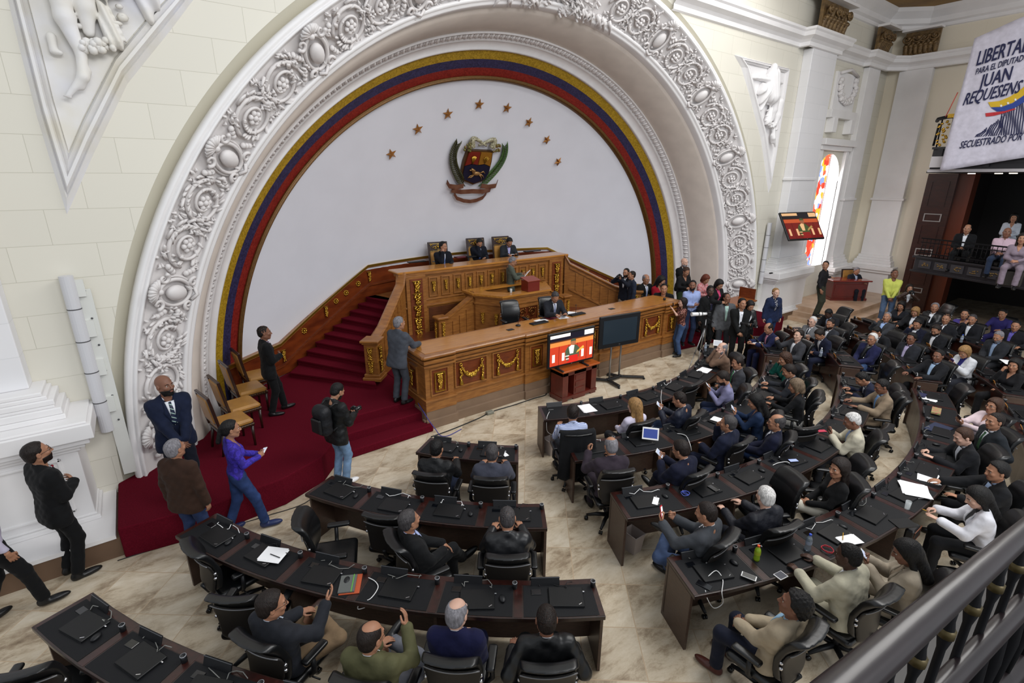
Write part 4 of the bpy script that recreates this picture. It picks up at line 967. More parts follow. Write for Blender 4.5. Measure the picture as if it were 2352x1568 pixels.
# upholstered guest chairs
def wood_chair(name, seat_m, crest=False, H=1.05, w=.52):
    root = empty(name)
    m = MB(); m.cbox((0, .02, .445), (w, .50, .10), 0, ch=.035); m.build('seat', seat_m, root)
    m = MB(); m.cbox((0, .02, .385), (w+.02, .51, .05), 0, ch=.01)
    for k in range(12):
        t = (k+.5)/12-.5; m.ball((t*w, .27, .40), .008, 5, 3, 1); m.ball((w/2+.005, .02+t*.5, .40), .008, 5, 3, 1)
    m.build('seat_rail', [CHAIR_WOOD, GOLD_TRIM], root)
    for x, y, dy in ((-1, 1, 0), (1, 1, 0), (-1, -1, -.06), (1, -1, -.06)):
        m = MB(); m.tube([(x*(w/2-.03), .02+y*.22, .37), (x*(w/2-.03), .02+y*.22+dy*.5, .18), (x*(w/2-.025), .02+y*.22+dy, 0)], [.028, .022, .018], 8); m.build('leg', CHAIR_WOOD, root)
    a = rad(9); ca, sa = math.cos(a), math.sin(a)
    m = MB(); m.M = Matrix.Translation((0, -.23, .42)) @ Matrix.Rotation(a, 4, 'X'); h = H-.42
    for x in (-1, 1): m.cbox((x*(w/2-.01), 0, h/2), (.045, .045, h), 0, ch=.008)
    m.cbox((0, 0, h-.02), (w, .045, .045), 0, ch=.01); m.cbox((0, 0, .12), (w, .04, .04), 0, ch=.008); m.build('back_frame', CHAIR_WOOD, root)
    top = h-.045 if not crest else h-.30
    m = MB(); m.M = Matrix.Translation((0, -.23, .42)) @ Matrix.Rotation(a, 4, 'X'); m.cbox((0, 0, (.14+top)/2), (w-.08, .07, top-.14), 0, ch=.025); m.build('back_pad', seat_m, root)
    if crest:
        m = MB(); m.M = Matrix.Translation((0, -.23, .42)) @ Matrix.Rotation(a, 4, 'X')
        m.cbox((0, .01, h-.17), (w-.06, .03, .25), 1); z = h-.17
        for s in (-1, 1):
            m.box(-w/2+.04, w/2-.04, .025, .035, z+s*.11-.006, z+s*.11+.006)
            P = [(s*(.10+.07*math.cos(t*.5)*(1-t/16)), .035, z-.02+.05*math.sin(t*.5)*(1-t/16)) for t in range(14)]; m.tube(P, .010, 5); P = [(s*(.19-.02*math.cos(t*.5)), .035, z+.06+.03*math.sin(t*.5)) for t in range(10)]; m.tube(P, .008, 5)
        m.tube([(.065*math.cos(t*PI/8), .035, z+.075*math.sin(t*PI/8)) for t in range(16)], .010, 5, closed=True); m.ball((0, .035, z+.01), (.03, .02, .045), 8, 6); m.build('gilded_crest', [GOLD, CHAIR_WOOD], root)
    return root
g0 = wood_chair('guest_chair', TAN); GC = [(528, 963), (549, 926), (568, 889), (590, 858)]
glab = ['nearest tan leather chair of the four, behind the woman in purple', 'second nearest tan leather chair of the row on the carpet', 'third tan leather chair from the front of the row', 'farthest tan leather chair, beside the standing man in black']
for i, (px, py) in enumerate(GC):
    p = at(px, py, PZ+.48); o = g0 if i == 0 else copy_tree(g0)
    o.location = (p.x, p.y, PZ); o.rotation_euler = (0, 0, rad(-78-i*2)); tag(o, glab[i], 'chair', 'tan leather chairs on the carpeted platform')
h0 = wood_chair('crested_chair', TAN, True, 1.42, .56)
for i, (px, py, lab) in enumerate([(997, 560, 'left gold-crested high-back chair on the tribune'), (1084, 551, 'middle gold-crested high-back chair on the tribune'), (1142, 547, 'right gold-crested high-back chair on the tribune')]):
    p = aty(px+2, py, 12.93); o = h0 if i == 0 else copy_tree(h0)
    o.location = (p.x, 12.52, FZ); o.scale = (1, 1, (p.z+.07-FZ)/1.42); o.rotation_euler = (0, 0, PI+rad(-8)); tag(o, lab, 'chair', 'crested chairs of the tribune')
# red lectern box and glass on the pulpit
lb = empty('lectern_box', (8.02, 10.12, PZT)); tag(lb, 'red wooden lectern box on the pulpit ledge in front of the speaker', 'lectern')
m = MB(); m.cbox((0, 0, .14), (.38, .30, .28), 0, ch=.008); m.build('box', mat('red_box', '#6c1d12', .35, coat=.3), lb)
m = MB(); m.M = Matrix.Translation((0, 0, .30)) @ Matrix.Rotation(rad(12), 4, 'X'); m.cbox((0, 0, 0), (.42, .34, .02), 0); m.build('sloped_top', mat('red_box_top', '#80301c', .35), lb)
GLASS = new_mat('clear_glass')[0]; _p = GLASS.node_tree.nodes['Principled BSDF']; _p.inputs['Base Color'].default_value = (.85, .9, .92, 1); _p.inputs['Alpha'].default_value = .3; _p.inputs['Roughness'].default_value = 0.05
def glass_at(loc, lab, r=.033, h=.11):
    m = MB(); m.lathe([(0, 0), (r*.85, 0), (r, h), (r-.003, h), (r*.85-.003, .006), (0, .006)], (0, 0, 0), 16, 0, cap=False); o = m.build('water_glass', GLASS); o.location = loc; tag(o, lab, 'glass'); return o
glass_at((7.42, 10.15, PZT), 'stemmed water glass on the pulpit ledge left of the red box')
# ================================================================ DESKS, CHAIRS AND WHAT LIES ON THE DESKS
HC = Vector((7.8, 11.0))                       # centre of the hemicycle
ROWC = {}
def hp(r, a, z=0.0, c=None): c = c or HC; return Vector((c.x+r*math.sin(rad(a)), c.y-r*math.cos(rad(a)), z))
LC, RC = Vector((7.0, 9.2)), Vector((8.6, 9.2))
DZ = 0.76
ORD = ['first', 'second', 'third', 'fourth', 'fifth', 'sixth', 'seventh', 'eighth', 'ninth', 'tenth', 'eleventh', 'twelfth']
SEATS = {}
def desk_row(key, r, a0, a1, n, label, back=DESK_PANEL, tags=False, skip_laptops=(), where=''):
    HCx = LC if key[0] == 'L' else RC if key[0] == 'R' else HC; ROWC[key] = HCx; D_ = .56 if key[0] == 'C' else .48; hp = lambda r, a, z=0.0: Vector((HCx.x+r*math.sin(rad(a)), HCx.y-r*math.cos(rad(a)), z))
    mid = hp(r+.28, (a0+a1)/2); root = empty('curved_desk', mid); tag(root, label, 'desk', None)
    pitch = (a1-a0)/n; cx, cy = HCx.x, HCx.y; ns = max(6, int((a1-a0)/2.5))
    def P(name, m, mt, bev=0): o = m.build(name, mt); pin(o, root); return bevel(o, bev) if bev else o
    m = MB(); m.arc(cx, cy, r, r+D_, a0, a1, DZ-.045, DZ, ns); P('desk_top', m, WOOD_DARK, .005)
    m = MB(); m.arc(cx, cy, r+.04, r+.065, a0, a1, .06, DZ-.045, ns); P('modesty_panel', m, back)
    da = math.degrees(.03/r)
    m = MB(); 
    for a in (a0, a1-da): 
        m = MB(); m.arc(cx, cy, r+.01, r+D_-.06, a, a+da, 0, DZ-.045, 1); P('end_panel', m, DESK_PANEL, .004)
    for k in range(2, n, 2):
        m = MB(); a = a0+k*pitch; m.arc(cx, cy, r+.06, r+D_-.12, a-da/2, a+da/2, 0, DZ-.045, 1); P('support', m, DESK_PANEL)
    for k in range(n+1):
        a = a0+k*pitch; w = math.degrees(.035/r); lo = a-w if k else a+.02; hi = a+w if k < n else a-.02
        if k == 0: hi = a+2*w
        if k == n: lo = a-2*w
        m = MB(); m.arc(cx, cy, r+.012, r+D_-.012, lo, hi, DZ-.002, DZ+.002, 1); P('divider_strip', m, WOOD_DIV)
    m = MB(); m.arc(cx, cy, r+.012, r+.07, a0+.05, a1-.05, DZ-.002, DZ+.0015, ns); P('rear_strip', m, WOOD_DIV)
    for k in range(n):
        a = a0+(k+.5)*pitch; w = pitch/2-math.degrees(.05/r)
        m = MB(); m.arc(cx, cy, r+.075, r+D_-.02, a-w, a+w, DZ-.002, DZ+.003, 3); P('leather_inlay', m, INLAY)
        fr = Matrix.Translation(hp(r, a, DZ)) @ Matrix.Rotation(rad(a), 4, 'Z')
        m = MB(); m.M = fr @ Matrix.Translation((-.12, -.055, .035)) @ Matrix.Rotation(rad(-22), 4, 'X'); m.cbox((0, 0, 0), (.29, .02, .09), 0, ch=.004); m.box(-.15, .15, -.012, -.009, .04, .045, 1); P('flip_up_screen', m, [BLACK_PLASTIC, mat('screen_edge', '#5a5c60', .3)])
        m = MB(); m.M = fr @ Matrix.Translation((pitch/2*PI/180*r-.03, -.10, 0)); m.lathe([(.024, 0), (.026, .07), (.020, .072), (.018, .03), (0, .03)], (0, 0, 0), 12, 0); m.lathe([(.026, .068), (.026, .074), (.021, .074)], (0, 0, 0), 12, 1, cap=False); P('microphone_holder', m, [BLACK_PLASTIC, mat('grey_rim', '#85868a', .4)])
        m = MB(); m.M = fr @ Matrix.Translation((-.22, -.16, .004)); m.cbox((0, 0, .003), (.10, .07, .006), 0, ch=.002); P('socket_plate', m, GLASSY)
        if tags:
            m = MB(); m.M = fr @ Matrix.Translation((.16, -.05, .05)) @ Matrix.Rotation(rad(-25), 4, 'X'); m.cbox((0, 0, 0), (.13, .012, .085), 0, ch=.003); P('name_plate', m, ORANGE_TAG)
        SEATS[(key, k)] = (r, a)
    return root
LROWS = [
 ('L0', 8.72, -66.3, -45.3, 4, 'nearest curved desk at the bottom left, cut by the picture edge', 'nearest left row'),
 ('L1', 7.38, -67.5, -31.2, 6, 'long curved dark desk of six places in the lower left foreground', 'six-place left desk'),
 ('L2', 6.10, -62.4, -34.3, 4, 'four-place curved dark desk behind the long left desk', 'four-place left desk'),
 ('L3', 4.64, -55.0, -37.4, 2, 'small two-place dark desk closest to the carpeted steps', 'two-place left desk'),
 ('C1', 5.20, -28.6, 34, 7, 'front curved desk of the centre block, nearest the two televisions', 'front centre row'),
 ('C2', 6.55, -27.0, 28, 8, 'second curved desk of the centre block', 'second centre row'),
 ('C3', 7.92, -25.2, 27, 9, 'third curved desk of the centre block, with its brown end panel to the aisle', 'third centre row'),
 ('C4', 9.17, -24.2, 26, 10, 'fourth curved desk of the centre block, nearest the dark railing', 'fourth centre row'),
 ('C5', 10.45, 4, 26, 4, 'fifth curved desk of the centre block at the right picture edge', 'fifth centre row'),
 ('R3', 4.64, 37.4, 55.0, 2, 'two-place desk with brown front beside the people standing on the right', 'two-place right desk'),
 ('R2', 6.10, 34.3, 62.4, 4, 'four-place desk of the right block', 'four-place right desk'),
 ('R1', 7.38, 31.2, 67.5, 6, 'six-place desk of the right block', 'six-place right desk'),
 ('R0', 8.72, 29.5, 66.3, 7, 'seven-place desk far right in front of the gallery', 'seven-place right desk'),
 ('RB', 10.0, 34, 62, 5, 'last desk under the dark gallery on the right', 'last right row'),
]
for key, r, a0, a1, n, lab, wh in LROWS: desk_row(key, r, a0, a1, n, lab, DESK_BACK if key[0] == 'R' or key in ('C3',) and False else DESK_PANEL, tags=(key[0] == 'R' or key == 'C5'))
# closed laptops
lp = MB(); lp.cbox((0, 0, .012), (.34, .24, .022), 0, ch=.004); lp.box(-.165, .165, -.121, -.119, .004, .006, 1)
lap0 = lp.build('laptop', [LAPTOP, mat('laptop_edge', '#3c3d40', .4)])
q = MB(); q.M = Matrix.Translation((.13, -.09, .0235)) @ Matrix.Rotation(rad(35), 4, 'Z'); q.box(-.018, .018, -.004, .004, 0, .001); q.build('lid_logo', CHROME, lap0)
q = MB(); q.cbox((.172, .07, .012), (.035, .014, .014), 0, ch=.003); q.build('cable_lock', CHROME, lap0)
cb0 = MB()
def cable_mesh(seed, L=.45):
    R = random.Random(seed); m = MB(); P = [Vector((-.18, .10, .012))]
    for k in range(9): t = (k+1)/9; P.append(Vector((-.18+.38*t+.06*math.sin(t*9+seed), .10+.05*math.sin(t*7+seed*2), .008+(.03 if k % 3 == 1 else 0))))
    Q = []
    for i in range(len(P)-1):
        for s_ in range(3): Q.append(P[i].lerp(P[i+1], s_/3))
    m.tube(Q, .004, 5); return m
cab_mats = {'black': BLACK_PLASTIC, 'white': IVORY, 'grey': mat('grey_cable', '#7c7c78', .5)}
mouse0 = MB(); mouse0.M = Matrix.Identity(4); mouse0.ball((0, 0, .014), (.032, .052, .020), 10, 6); mo0 = mouse0.build('computer_mouse', BLACK_PLASTIC)
first = {'lap': True, 'mouse': True}; NL = {}
for key, r, a0, a1, n, lab, wh in LROWS:
    if key == 'RB': continue
    for k in range(n):
        r_, a = SEATS[(key, k)]
        if (key, k) in (('C1', 0), ('C2', 4), ('C4', 8), ('R0', 6)): continue
        cc_ = ROWC[key]; dd = 0 if key[0] == 'C' else -.04; rr = r_+.30+dd+RND.uniform(-.03, .03); aa = a+RND.uniform(-.4, .6); p = hp(rr, aa, DZ+.003, cc_)
        o = lap0 if first['lap'] else copy_tree(lap0); first['lap'] = False
        side = 'from the left'
        o.location = p; o.rotation_euler = (0, 0, rad(a)+RND.uniform(-.12, .12)); tag(o, 'closed black laptop, %s place from the left, %s' % (ORD[k], wh), 'laptop', 'closed laptops on the %s' % wh)
        c = cable_mesh(k+len(key)*7+int(r*3), .4); ck = RND.choice(('black', 'black', 'grey', 'grey', 'white')); co = c.build('cable', cab_mats[ck]); co.location = hp(r_+.19, a, DZ+.004, cc_); co.rotation_euler = (0, 0, rad(a))
        tag(co, '%s cable curling beside the laptop, %s place from left, %s' % (ck, ORD[k], wh), 'cable', 'cables on the %s' % wh)
        if k % 2 == 0:
            mo = mo0 if first['mouse'] else mo0.copy()
            if not first['mouse']: COL.objects.link(mo)
            first['mouse'] = False
            mo.location = hp(r_+.26, a+math.degrees(.24/r_), DZ+.003, cc_); mo.rotation_euler = (0, 0, rad(a)+.3); tag(mo, 'black mouse beside the laptop, %s place from left, %s' % (ORD[k], wh), 'computer mouse', 'mice on the %s' % wh)
# office chair
def rbox(P, c, b, r): q = np.abs(P-np.asarray(c))-(np.asarray(b)-r); return np.linalg.norm(np.maximum(q, 0), axis=1)+np.minimum(q.max(1), 0)-r
def make_office_chair():
    root = empty('office_chair')
    f = lambda P: rbox(np.stack([P[:, 0], P[:, 1], P[:, 2]-.06*np.clip(P[:, 1]-.18, 0, 1)**2*-8], 1), (0, .03, .455), (.255, .245, .045), .045)
    V, Q = surface(f, (-.3, -.26, .36), (.3, .34, .55), .014); npmesh('seat', V, Q, BLACK_LEATHER, root)
    def back(P, t0, zlo, zhi, wt, wb, roll):
        z = P[:, 2]; x = P[:, 0]; u = (z-.55)/.55
        yc = -.215-.10*u+.055*np.sin(np.clip(u, 0, 1)*PI)*1.0+.75*x*x-roll*.035*np.clip((u-.75)*4, 0, 1)**2
        w = np.interp(u, [0, .5, 1.0], [wb, wt, wt*.93]); dx = np.abs(x)-w; dz = np.abs(z-(zlo+zhi)/2)-(zhi-zlo)/2
        q = np.stack([dx+.05, dz+.05], 1); d2 = np.linalg.norm(np.maximum(q, 0), axis=1)+np.minimum(q.max(1), 0)-.05
        t = t0*(1+roll*.6*np.clip((u-.70)*4, 0, 1)); dy = np.abs(P[:, 1]-yc)-t+.02
        return np.linalg.norm(np.maximum(np.stack([d2+.02, dy], 1), 0), axis=1)+np.minimum(np.maximum(d2+.02, dy), 0)-.02
    V, Q = surface(lambda P: back(P, .032, .55, 1.10, .25, .22, 1), (-.3, -.42, .5), (.3, .0, 1.16), .013); npmesh('backrest', V, Q, BLACK_LEATHER, root)
    V, Q = surface(lambda P: back(P+np.array([0, .045, 0]), .014, .50, .93, .245, .20, 0), (-.3, -.45, .45), (.3, .0, 1.0), .013); npmesh('back_shell', V, Q, CHAIR_SHELL, root)
    m = MB(); P = [(x, -.215-.10*.69+.055*.82+.75*x*x-.062, .925) for x in np.linspace(-.235, .235, 15)]; m.tube(P, .006, 6); m.build('seam_trim', mat('chair_seam', '#6e6e70', .35), root)
    for s in (-1, 1):
        f = lambda P: rbox(P, (s*.29, .06, .685), (.042, .135, .022), .02); V, Q = surface(f, (s*.29-.06, -.1, .64), (s*.29+.06, .22, .73), .011); o = npmesh('armrest', V, Q, BLACK_LEATHER, root)
        m = MB(); m.tube([(s*.29, .03, .67), (s*.30, .02, .50), (s*.24, .02, .42), (s*.10, .02, .40)], [.022, .024, .022, .02], 8); 
        m.build('arm_bracket', BLACK_PLASTIC, root)
        for z_, y_ in ((.80, -.20), (.74, -.205)): q = MB(); q.ball((s*.235, y_, z_), .018, 8, 6); q.build('chrome_knob', CHROME, root)
    m = MB(); m.lathe([(.03, .12), (.03, .30), (.022, .30), (.022, .41)], (0, 0, 0), 12, 0); m.cbox((0, 0, .40), (.20, .22, .04), 0, ch=.01); m.tube([(.18, .02, .40), (.32, .05, .37)], .008, 6); m.tube([(0, -.1, .41), (0, -.24, .44), (0, -.285, .56)], .022, 8); m.build('gas_column', BLACK_PLASTIC, root)
    for k in range(5):
        a = 2*PI*k/5+.3; d = Vector((math.cos(a), math.sin(a), 0)); m = MB()
        m.tube([d*.02+Vector((0, 0, .13)), d*.16+Vector((0, 0, .12)), d*.30+Vector((0, 0, .085))], [.032, .028, .018], 8)
        leg = m.build('base_leg', BLACK_PLASTIC, root)
        m = MB(); n = Vector((-d.y, d.x, 0))
        for s in (-1, 1): c = d*.30+n*(.014*s); m.lathe([(0, -.009), (.028, -.009), (.028, .009), (0, .009)], (0, 0, 0), 12, 0, axis='y') if False else m.tube([c+n*-.009+Vector((0, 0, .028)), c+n*.009+Vector((0, 0, .028))], .028, 12)
        m.build('caster', mat('caster_black', '#0c0c0d', .25), leg)
    return root
chair_proto = make_office_chair(); chair_used = [False]
def office_chair(x, y, rz, label, group='black leather office chairs'):
    o = chair_proto if not chair_used[0] else copy_tree(chair_proto); chair_used[0] = True
    o.location = (x-math.sin(rz)*.05, y+math.cos(rz)*.05, 0); o.rotation_euler = (0, 0, rz); o.scale = (1, 1, .955); tag(o, label, 'chair', group); return o
EMPTY = [  # pixel of the top middle of the back, turn in degrees, label
 (428, 1262, -78, 'empty office chair at the left end of the six-place left desk'),
 (520, 1382, -38, 'empty office chair seen from behind beside the man in charcoal, six-place left desk'),
 (678, 1190, -112, 'empty office chair turned right showing its seat, between the left desks'),
 (868, 1190, -48, 'empty office chair left of the grey-haired man in black, four-place left desk'),
 (1603, 882, 4, 'empty office chair behind the front centre row, left of the man in the lavender shirt'),
 (1890, 905, 25, 'empty office chair in the second centre row near the right aisle'),
 (1868, 985, -20, 'empty office chair on the bare floor behind the second centre row'),
 (2045, 985, 2, 'empty office chair with tall shiny back behind the man in the cream jacket'),
 (2085, 905, 18, 'empty office chair behind the man in the tan suit'),
 (1835, 1090, 62, 'empty office chair turned away beside the woman in white trousers'),
 (2000, 1060, 38, 'empty office chair turned sideways between the third and fourth centre rows'),
 (1950, 708, 60, 'empty office chair with its leather front showing, by the marble steps'),
 (1960, 745, 50, 'empty office chair in the middle of the four-place right desk'),
 (1995, 790, 42, 'empty office chair behind the man in navy and jeans, right block'),
 (2190, 700, 50, 'empty office chair with light on its back in the dark right rows'),
 (2195, 742, 46, 'empty office chair beside the water bottle in the right block'),
 (2065, 835, 30, 'empty office chair at the right aisle, in front of the suited man with glasses'),
 (20, 1560, -20, 'office chair at the very bottom left corner'),
 (2230, 890, 28, 'empty office chair behind the woman in the white sports jacket'),
]
CHAIRS_LATER = True
for px, py, dg, lab in EMPTY:
    p = at(px, py, 1.03); a = math.degrees(math.atan2(p.x-HC.x, HC.y-p.y)); rz = rad(dg if dg < -80 or dg > 60 or True else a)
    d = Vector((-math.sin(rz), math.cos(rz))); q = Vector((p.x, p.y))+d*.30; office_chair(q.x, q.y, rz, lab)
# ================================================================ PEOPLE
def V3(*a): return np.array(a, float)
def nrm(v): v = np.asarray(v, float); return v/(np.linalg.norm(v)+1e-9)
def rx(a): c, s = math.cos(a), math.sin(a); return np.array([[1, 0, 0], [0, c, -s], [0, s, c]])
def ry(a): c, s = math.cos(a), math.sin(a); return np.array([[c, 0, s], [0, 1, 0], [-s, 0, c]])
def rz_(a): c, s = math.cos(a), math.sin(a); return np.array([[c, -s, 0], [s, c, 0], [0, 0, 1]])
# --- canonical heads (origin between the ears, face towards +y)
def head_sdf(P, fem=0.0, wide=1.0):
    X = P[:, 0]/wide; Pw = np.stack([X, P[:, 1], P[:, 2]], 1)
    d = ell(Pw, (0, -.015, .035), (.076, .098, .088))
    d = smin(d, ell(Pw, (0, .025, -.03), (.061-.003*fem, .070, .080)), .03)
    for s in (-1, 1): d = smin(d, cap(Pw, (s*.050, -.005, -.055), (s*.012, .062, -.098), .022-.004*fem, .019), .03)
    d = smin(d, cap(Pw, (-.034, .083, .022), (.034, .083, .022), .011-.004*fem), .018)
    for s in (-1, 1):
        d = smin(d, ell(Pw, (s*.042, .068, -.022), (.020, .018, .018)), .02)
        d = smax(d, -ell(Pw, (s*.031, .103, .003), (.015, .018, .0085)), .010)
    d = smin(d, cap(Pw, (0, .092, .012), (0, .112, -.030), .0075, .012), .010)
    for s in (-1, 1): d = smin(d, ell(Pw, (s*.012, .102, -.034), (.008, .010, .007)), .005)
    d = smin(d, ell(Pw, (0, .084, -.062), (.025, .014, .016)), .012)
    d = smax(d, -ell(Pw, (0, .104, -.0635), (.020, .010, .0018)), .003)
    for s in (-1, 1):
        e = ell(Pw, (s*.080, -.008, -.004), (.010, .020, .031)); e = smax(e, -ell(Pw, (s*.090, -.002, -.002), (.006, .010, .018)), .004); d = smin(d, e, .006)
    d = smin(d, cap(Pw, (0, -.018, -.06), (0, -.024, -.19), .053-.008*fem, .052-.007*fem), .03)
    return d
HEADS = {}
def get_head(fem, wide, lod):
    k = (fem, wide, lod)
    if k not in HEADS:
        h = (.0065, .0085, .012)[lod]
        V, Q = surface(lambda P: head_sdf(P, fem, wide), (-.11, -.14, -.22), (.11, .14, .15), h)
        keep = V[:, 2] > -.212
        m = MB()
        for s in (-1, 1): m.ball((s*.031*wide, .0765, .003), .0125, 8, 6, 0)
        eye = (list(m.v), list(m.f)); m = MB()
        for s in (-1, 1): m.ball((s*.031*wide, .0825, .003), (.0070, .0075, .0068), 8, 5, 0)
        iris = (list(m.v), list(m.f)); m = MB(); m.ball((0, .0955, -.0595), (.021, .005, .0042), 8, 5, 0); m.ball((0, .0945, -.068), (.018, .005, .005), 8, 5, 0); lips = (list(m.v), list(m.f))
        m = MB()
        for s in (-1, 1): m.tube([(s*.014, .0965, .021), (s*.032, .0945, .027), (s*.048, .082, .022)], [.003, .0042, .002], 5)
        brow = (list(m.v), list(m.f)); HEADS[k] = (V, Q, eye, iris, lips, brow)
    return HEADS[k]
HAIRS = {}
def get_hair(style, wide, lod):
    k = (style, wide, lod)
    if k in HAIRS: return HAIRS[k]
    h = (.0065, .0085, .0105)[lod]
    def f(P0):
        P = np.stack([P0[:, 0]/wide, P0[:, 1], P0[:, 2]], 1); x, y, z = P.T
        nz = (.0005 if style in ('crop', 'balding', 'receding') else .0016)*np.sin(x*150+y*60)*np.sin(y*130+z*90) if style not in ('curly', 'wavy') else .006*np.sin(x*120+1)*np.sin(y*110)*np.sin(z*120)
        th = {'short': .0065, 'crop': .0035, 'full': .014, 'curly': .022, 'balding': .007, 'receding': .009, 'long': .018, 'wavy': .024, 'pony': .008, 'bob': .018, 'bun': .010, 'fringe': .014}[style]
        d = smin(ell(P, (0, -.015, .035), (.076+th, .098+th, .088+th)), ell(P, (0, -.035, -.02), (.068+th, .070+th, .060+th)), .02)+nz
        ys = [-.14, -.06, -.02, .03, .055, .075, .10]; zs = [-.078, -.072, -.008, .028, .078, .100, .120]
        if style in ('receding',): ys = [-.14, -.06, -.02, .03, .045, .06, .10]; zs = [-.08, -.078, -.03, .01, .07, .095, .13]
        if style in ('long', 'wavy', 'bob'): zs = [-.11, -.11, -.10, -.03, .02, .068, .085]
        if style == 'fringe': zs = [-.085, -.080, -.035, .0, .03, .050, .052]
        zl = np.interp(y, ys, zs)+.02*np.clip(np.abs(x)/.07, 0, 1)*(y > .04)
        d = smax(d, (zl-z)*.8, .006)
        if style == 'balding': d = smax(d, -ell(P, (0, .035, .125), (.066, .115, .075)), .012)
        if style in ('long', 'wavy'):
            L = -.27 if style == 'long' else -.24
            b = cap(P, (0, -.075, -.02), (0, -.095, L), .062, .060)+nz
            for s in (-1, 1): b = smin(b, cap(P, (s*.068, -.015, .01), (s*.070, -.02, L+.04), .022, .030)+nz, .03)
            d = smin(d, b, .03)
        if style == 'bob':
            b = cap(P, (0, -.07, -.02), (0, -.07, -.10), .062, .055)
            for s in (-1, 1): b = smin(b, cap(P, (s*.070, -.01, .01), (s*.068, .0, -.085), .020, .022), .03)
            d = smin(d, b+nz, .03)
        if style == 'pony': d = smin(d, cap(P, (0, -.115, .03), (0, -.15, -.14), .026, .03)+nz, .02)
        if style == 'bun': d = smin(d, ell(P, (0, -.125, .03), (.045, .04, .045))+nz, .015)
        return smax(d, -(head_sdf(P0, 0, wide)+.004), .003)
    lo = (-.14, -.20, -.36) if style in ('long', 'wavy', 'pony') else (-.13, -.19, -.20)
    V, Q = surface(f, lo, (.14, .13, .17), h); HAIRS[k] = (V, Q); return HAIRS[k]
BEARD = {}
def get_beard(wide, lod):
    k = (wide, lod)
    if k not in BEARD:
        def f(P):
            d = head_sdf(P+0, 0, wide)-.0028; x, y, z = P.T
            d = smax(d, z+.045+.0*y, .006); d = smax(d, -(z+.125), .006); d = smax(d, -(y-.0), .008)
            return smax(d, -ell(P, (0, .10, -.064), (.023, .02, .009)), .003)
        BEARD[k] = surface(f, (-.10, -.02, -.15), (.10, .13, -.02), (.006, .0075, .01)[lod])
    return BEARD[k]
# --- canonical right hands: wrist at the origin, fingers along +y, palm towards -z, thumb on the -x side
HANDS = {}
def get_hand(kind, lod):
    k = (kind, lod)
    if k in HANDS: return HANDS[k]
    curl = {'flat': .08, 'relaxed': .42, 'grip': 1.05, 'fist': 1.5}[kind]; ch = []
    for i, (x, L, y0) in enumerate(((-.028, .074, .088), (-.009, .082, .092), (.010, .076, .089), (.028, .060, .082))):
        p = V3(x, y0, 0); a = curl*(.6+.08*i); d = V3((x)*.9, 1, 0); c = [p]
        for seg, fr in ((.45, 1.0), (.30, 1.2), (.25, .8)):
            ang = a; p = p+V3(math.sin(x*6)*math.cos(ang)*L*seg*.5, math.cos(ang)*L*seg, -math.sin(ang)*L*seg); c.append(p); a += curl*fr*.75
        ch.append((c, (.0095, .0088, .0080, .0070)))
    t0 = V3(-.022, .025, -.006); t1 = V3(-.048, .052, -.016-.012*curl); t2 = V3(-.056+.022*curl, .080, -.022-.02*curl); t3 = V3(-.056+.036*curl, .103, -.024-.028*curl); ch.append(([t0, t1, t2, t3], (.013, .012, .0100, .0082)))
    def f(P):
        d = cap(P, (0, -.02, 0), (0, .02, 0), .026, .025); q = P*V3(1, 1, 1.6)
        d = smin(d, cap(q, (-.018, .03, 0), (-.024, .082, 0), .021, .014), .015); d = smin(d, cap(q, (.014, .03, 0), (.022, .078, 0), .021, .014), .015)
        d = smin(d, cap(q, (0, .03, 0), (0, .085, 0), .021, .015), .015)
        for c, r in ch:
            e = None
            for i in range(3):
                g = cap(P, c[i], c[i+1], r[i], r[i+1]); e = g if e is None else np.minimum(e, g)
            d = smin(d, e, .005)
        return d
    HANDS[k] = surface(f, (-.085, -.05, -.14), (.06, .195, .05), (.0052, .0075, .010)[lod]); return HANDS[k]
SHOE = {}
def get_shoe(kind, lod):
    k = (kind, lod)
    if k not in SHOE:
        def f(P):
            d = ell(P, (0, .085, .030), (.046, .135, .040)); d = smin(d, ell(P, (0, -.02, .045), (.037, .055, .055)), .03)
            if kind == 'sneaker': d = d-.004
            d = smin(d, cap(P, (0, -.005, .05), (0, -.01, .10), .042, .040), .02); return smax(smax(d, -P[:, 2], .004), P[:, 2]-.10, .004)
        SHOE[k] = surface(f, (-.07, -.1, -.02), (.07, .25, .13), (.009, .012, .016)[lod])
    return SHOE[k]
def ik(S, T, l1, l2, hint):
    d = T-S; L = np.linalg.norm(d); dn = d/(L+1e-9); L = min(L, (l1+l2)*.995); L = max(L, abs(l1-l2)+.03); a = (l1*l1-l2*l2+L*L)/(2*L); h = math.sqrt(max(0, l1*l1-a*a))
    n = np.asarray(hint, float); n = n-dn*(n@dn); n = nrm(n); return S+dn*a+n*h, S+dn*L
EYEW = mat('eye_white', '#b3aaa0', .35); IRIS = mat('eye_iris', '#1c120c', .2)
SKINS = {'light': '#bb8f78', 'tan': '#a0735a', 'brown': '#7b5442', 'dark': '#4a342b', 'pale': '#c79f8c'}
def skin(k): return mat('skin_'+k, SKINS[k], .5, var=.06, vscale=12, spec=.35)
HAIRC = {'black': '#0f0d0d', 'dark': '#1c1411', 'brown': '#3a2418', 'grey': '#77757a', 'white': '#c4c2c0', 'salt': '#3e3b3c', 'blond': '#8d6b42', 'ash': '#6b5a48', 'red': '#5c2a1a'}
def hairm(k): return mat('hair_'+k, HAIRC[k], .55, var=.35, vscale=60, stretch=(1, 1, .25), bump=.4, bscale=120, spec=.3)
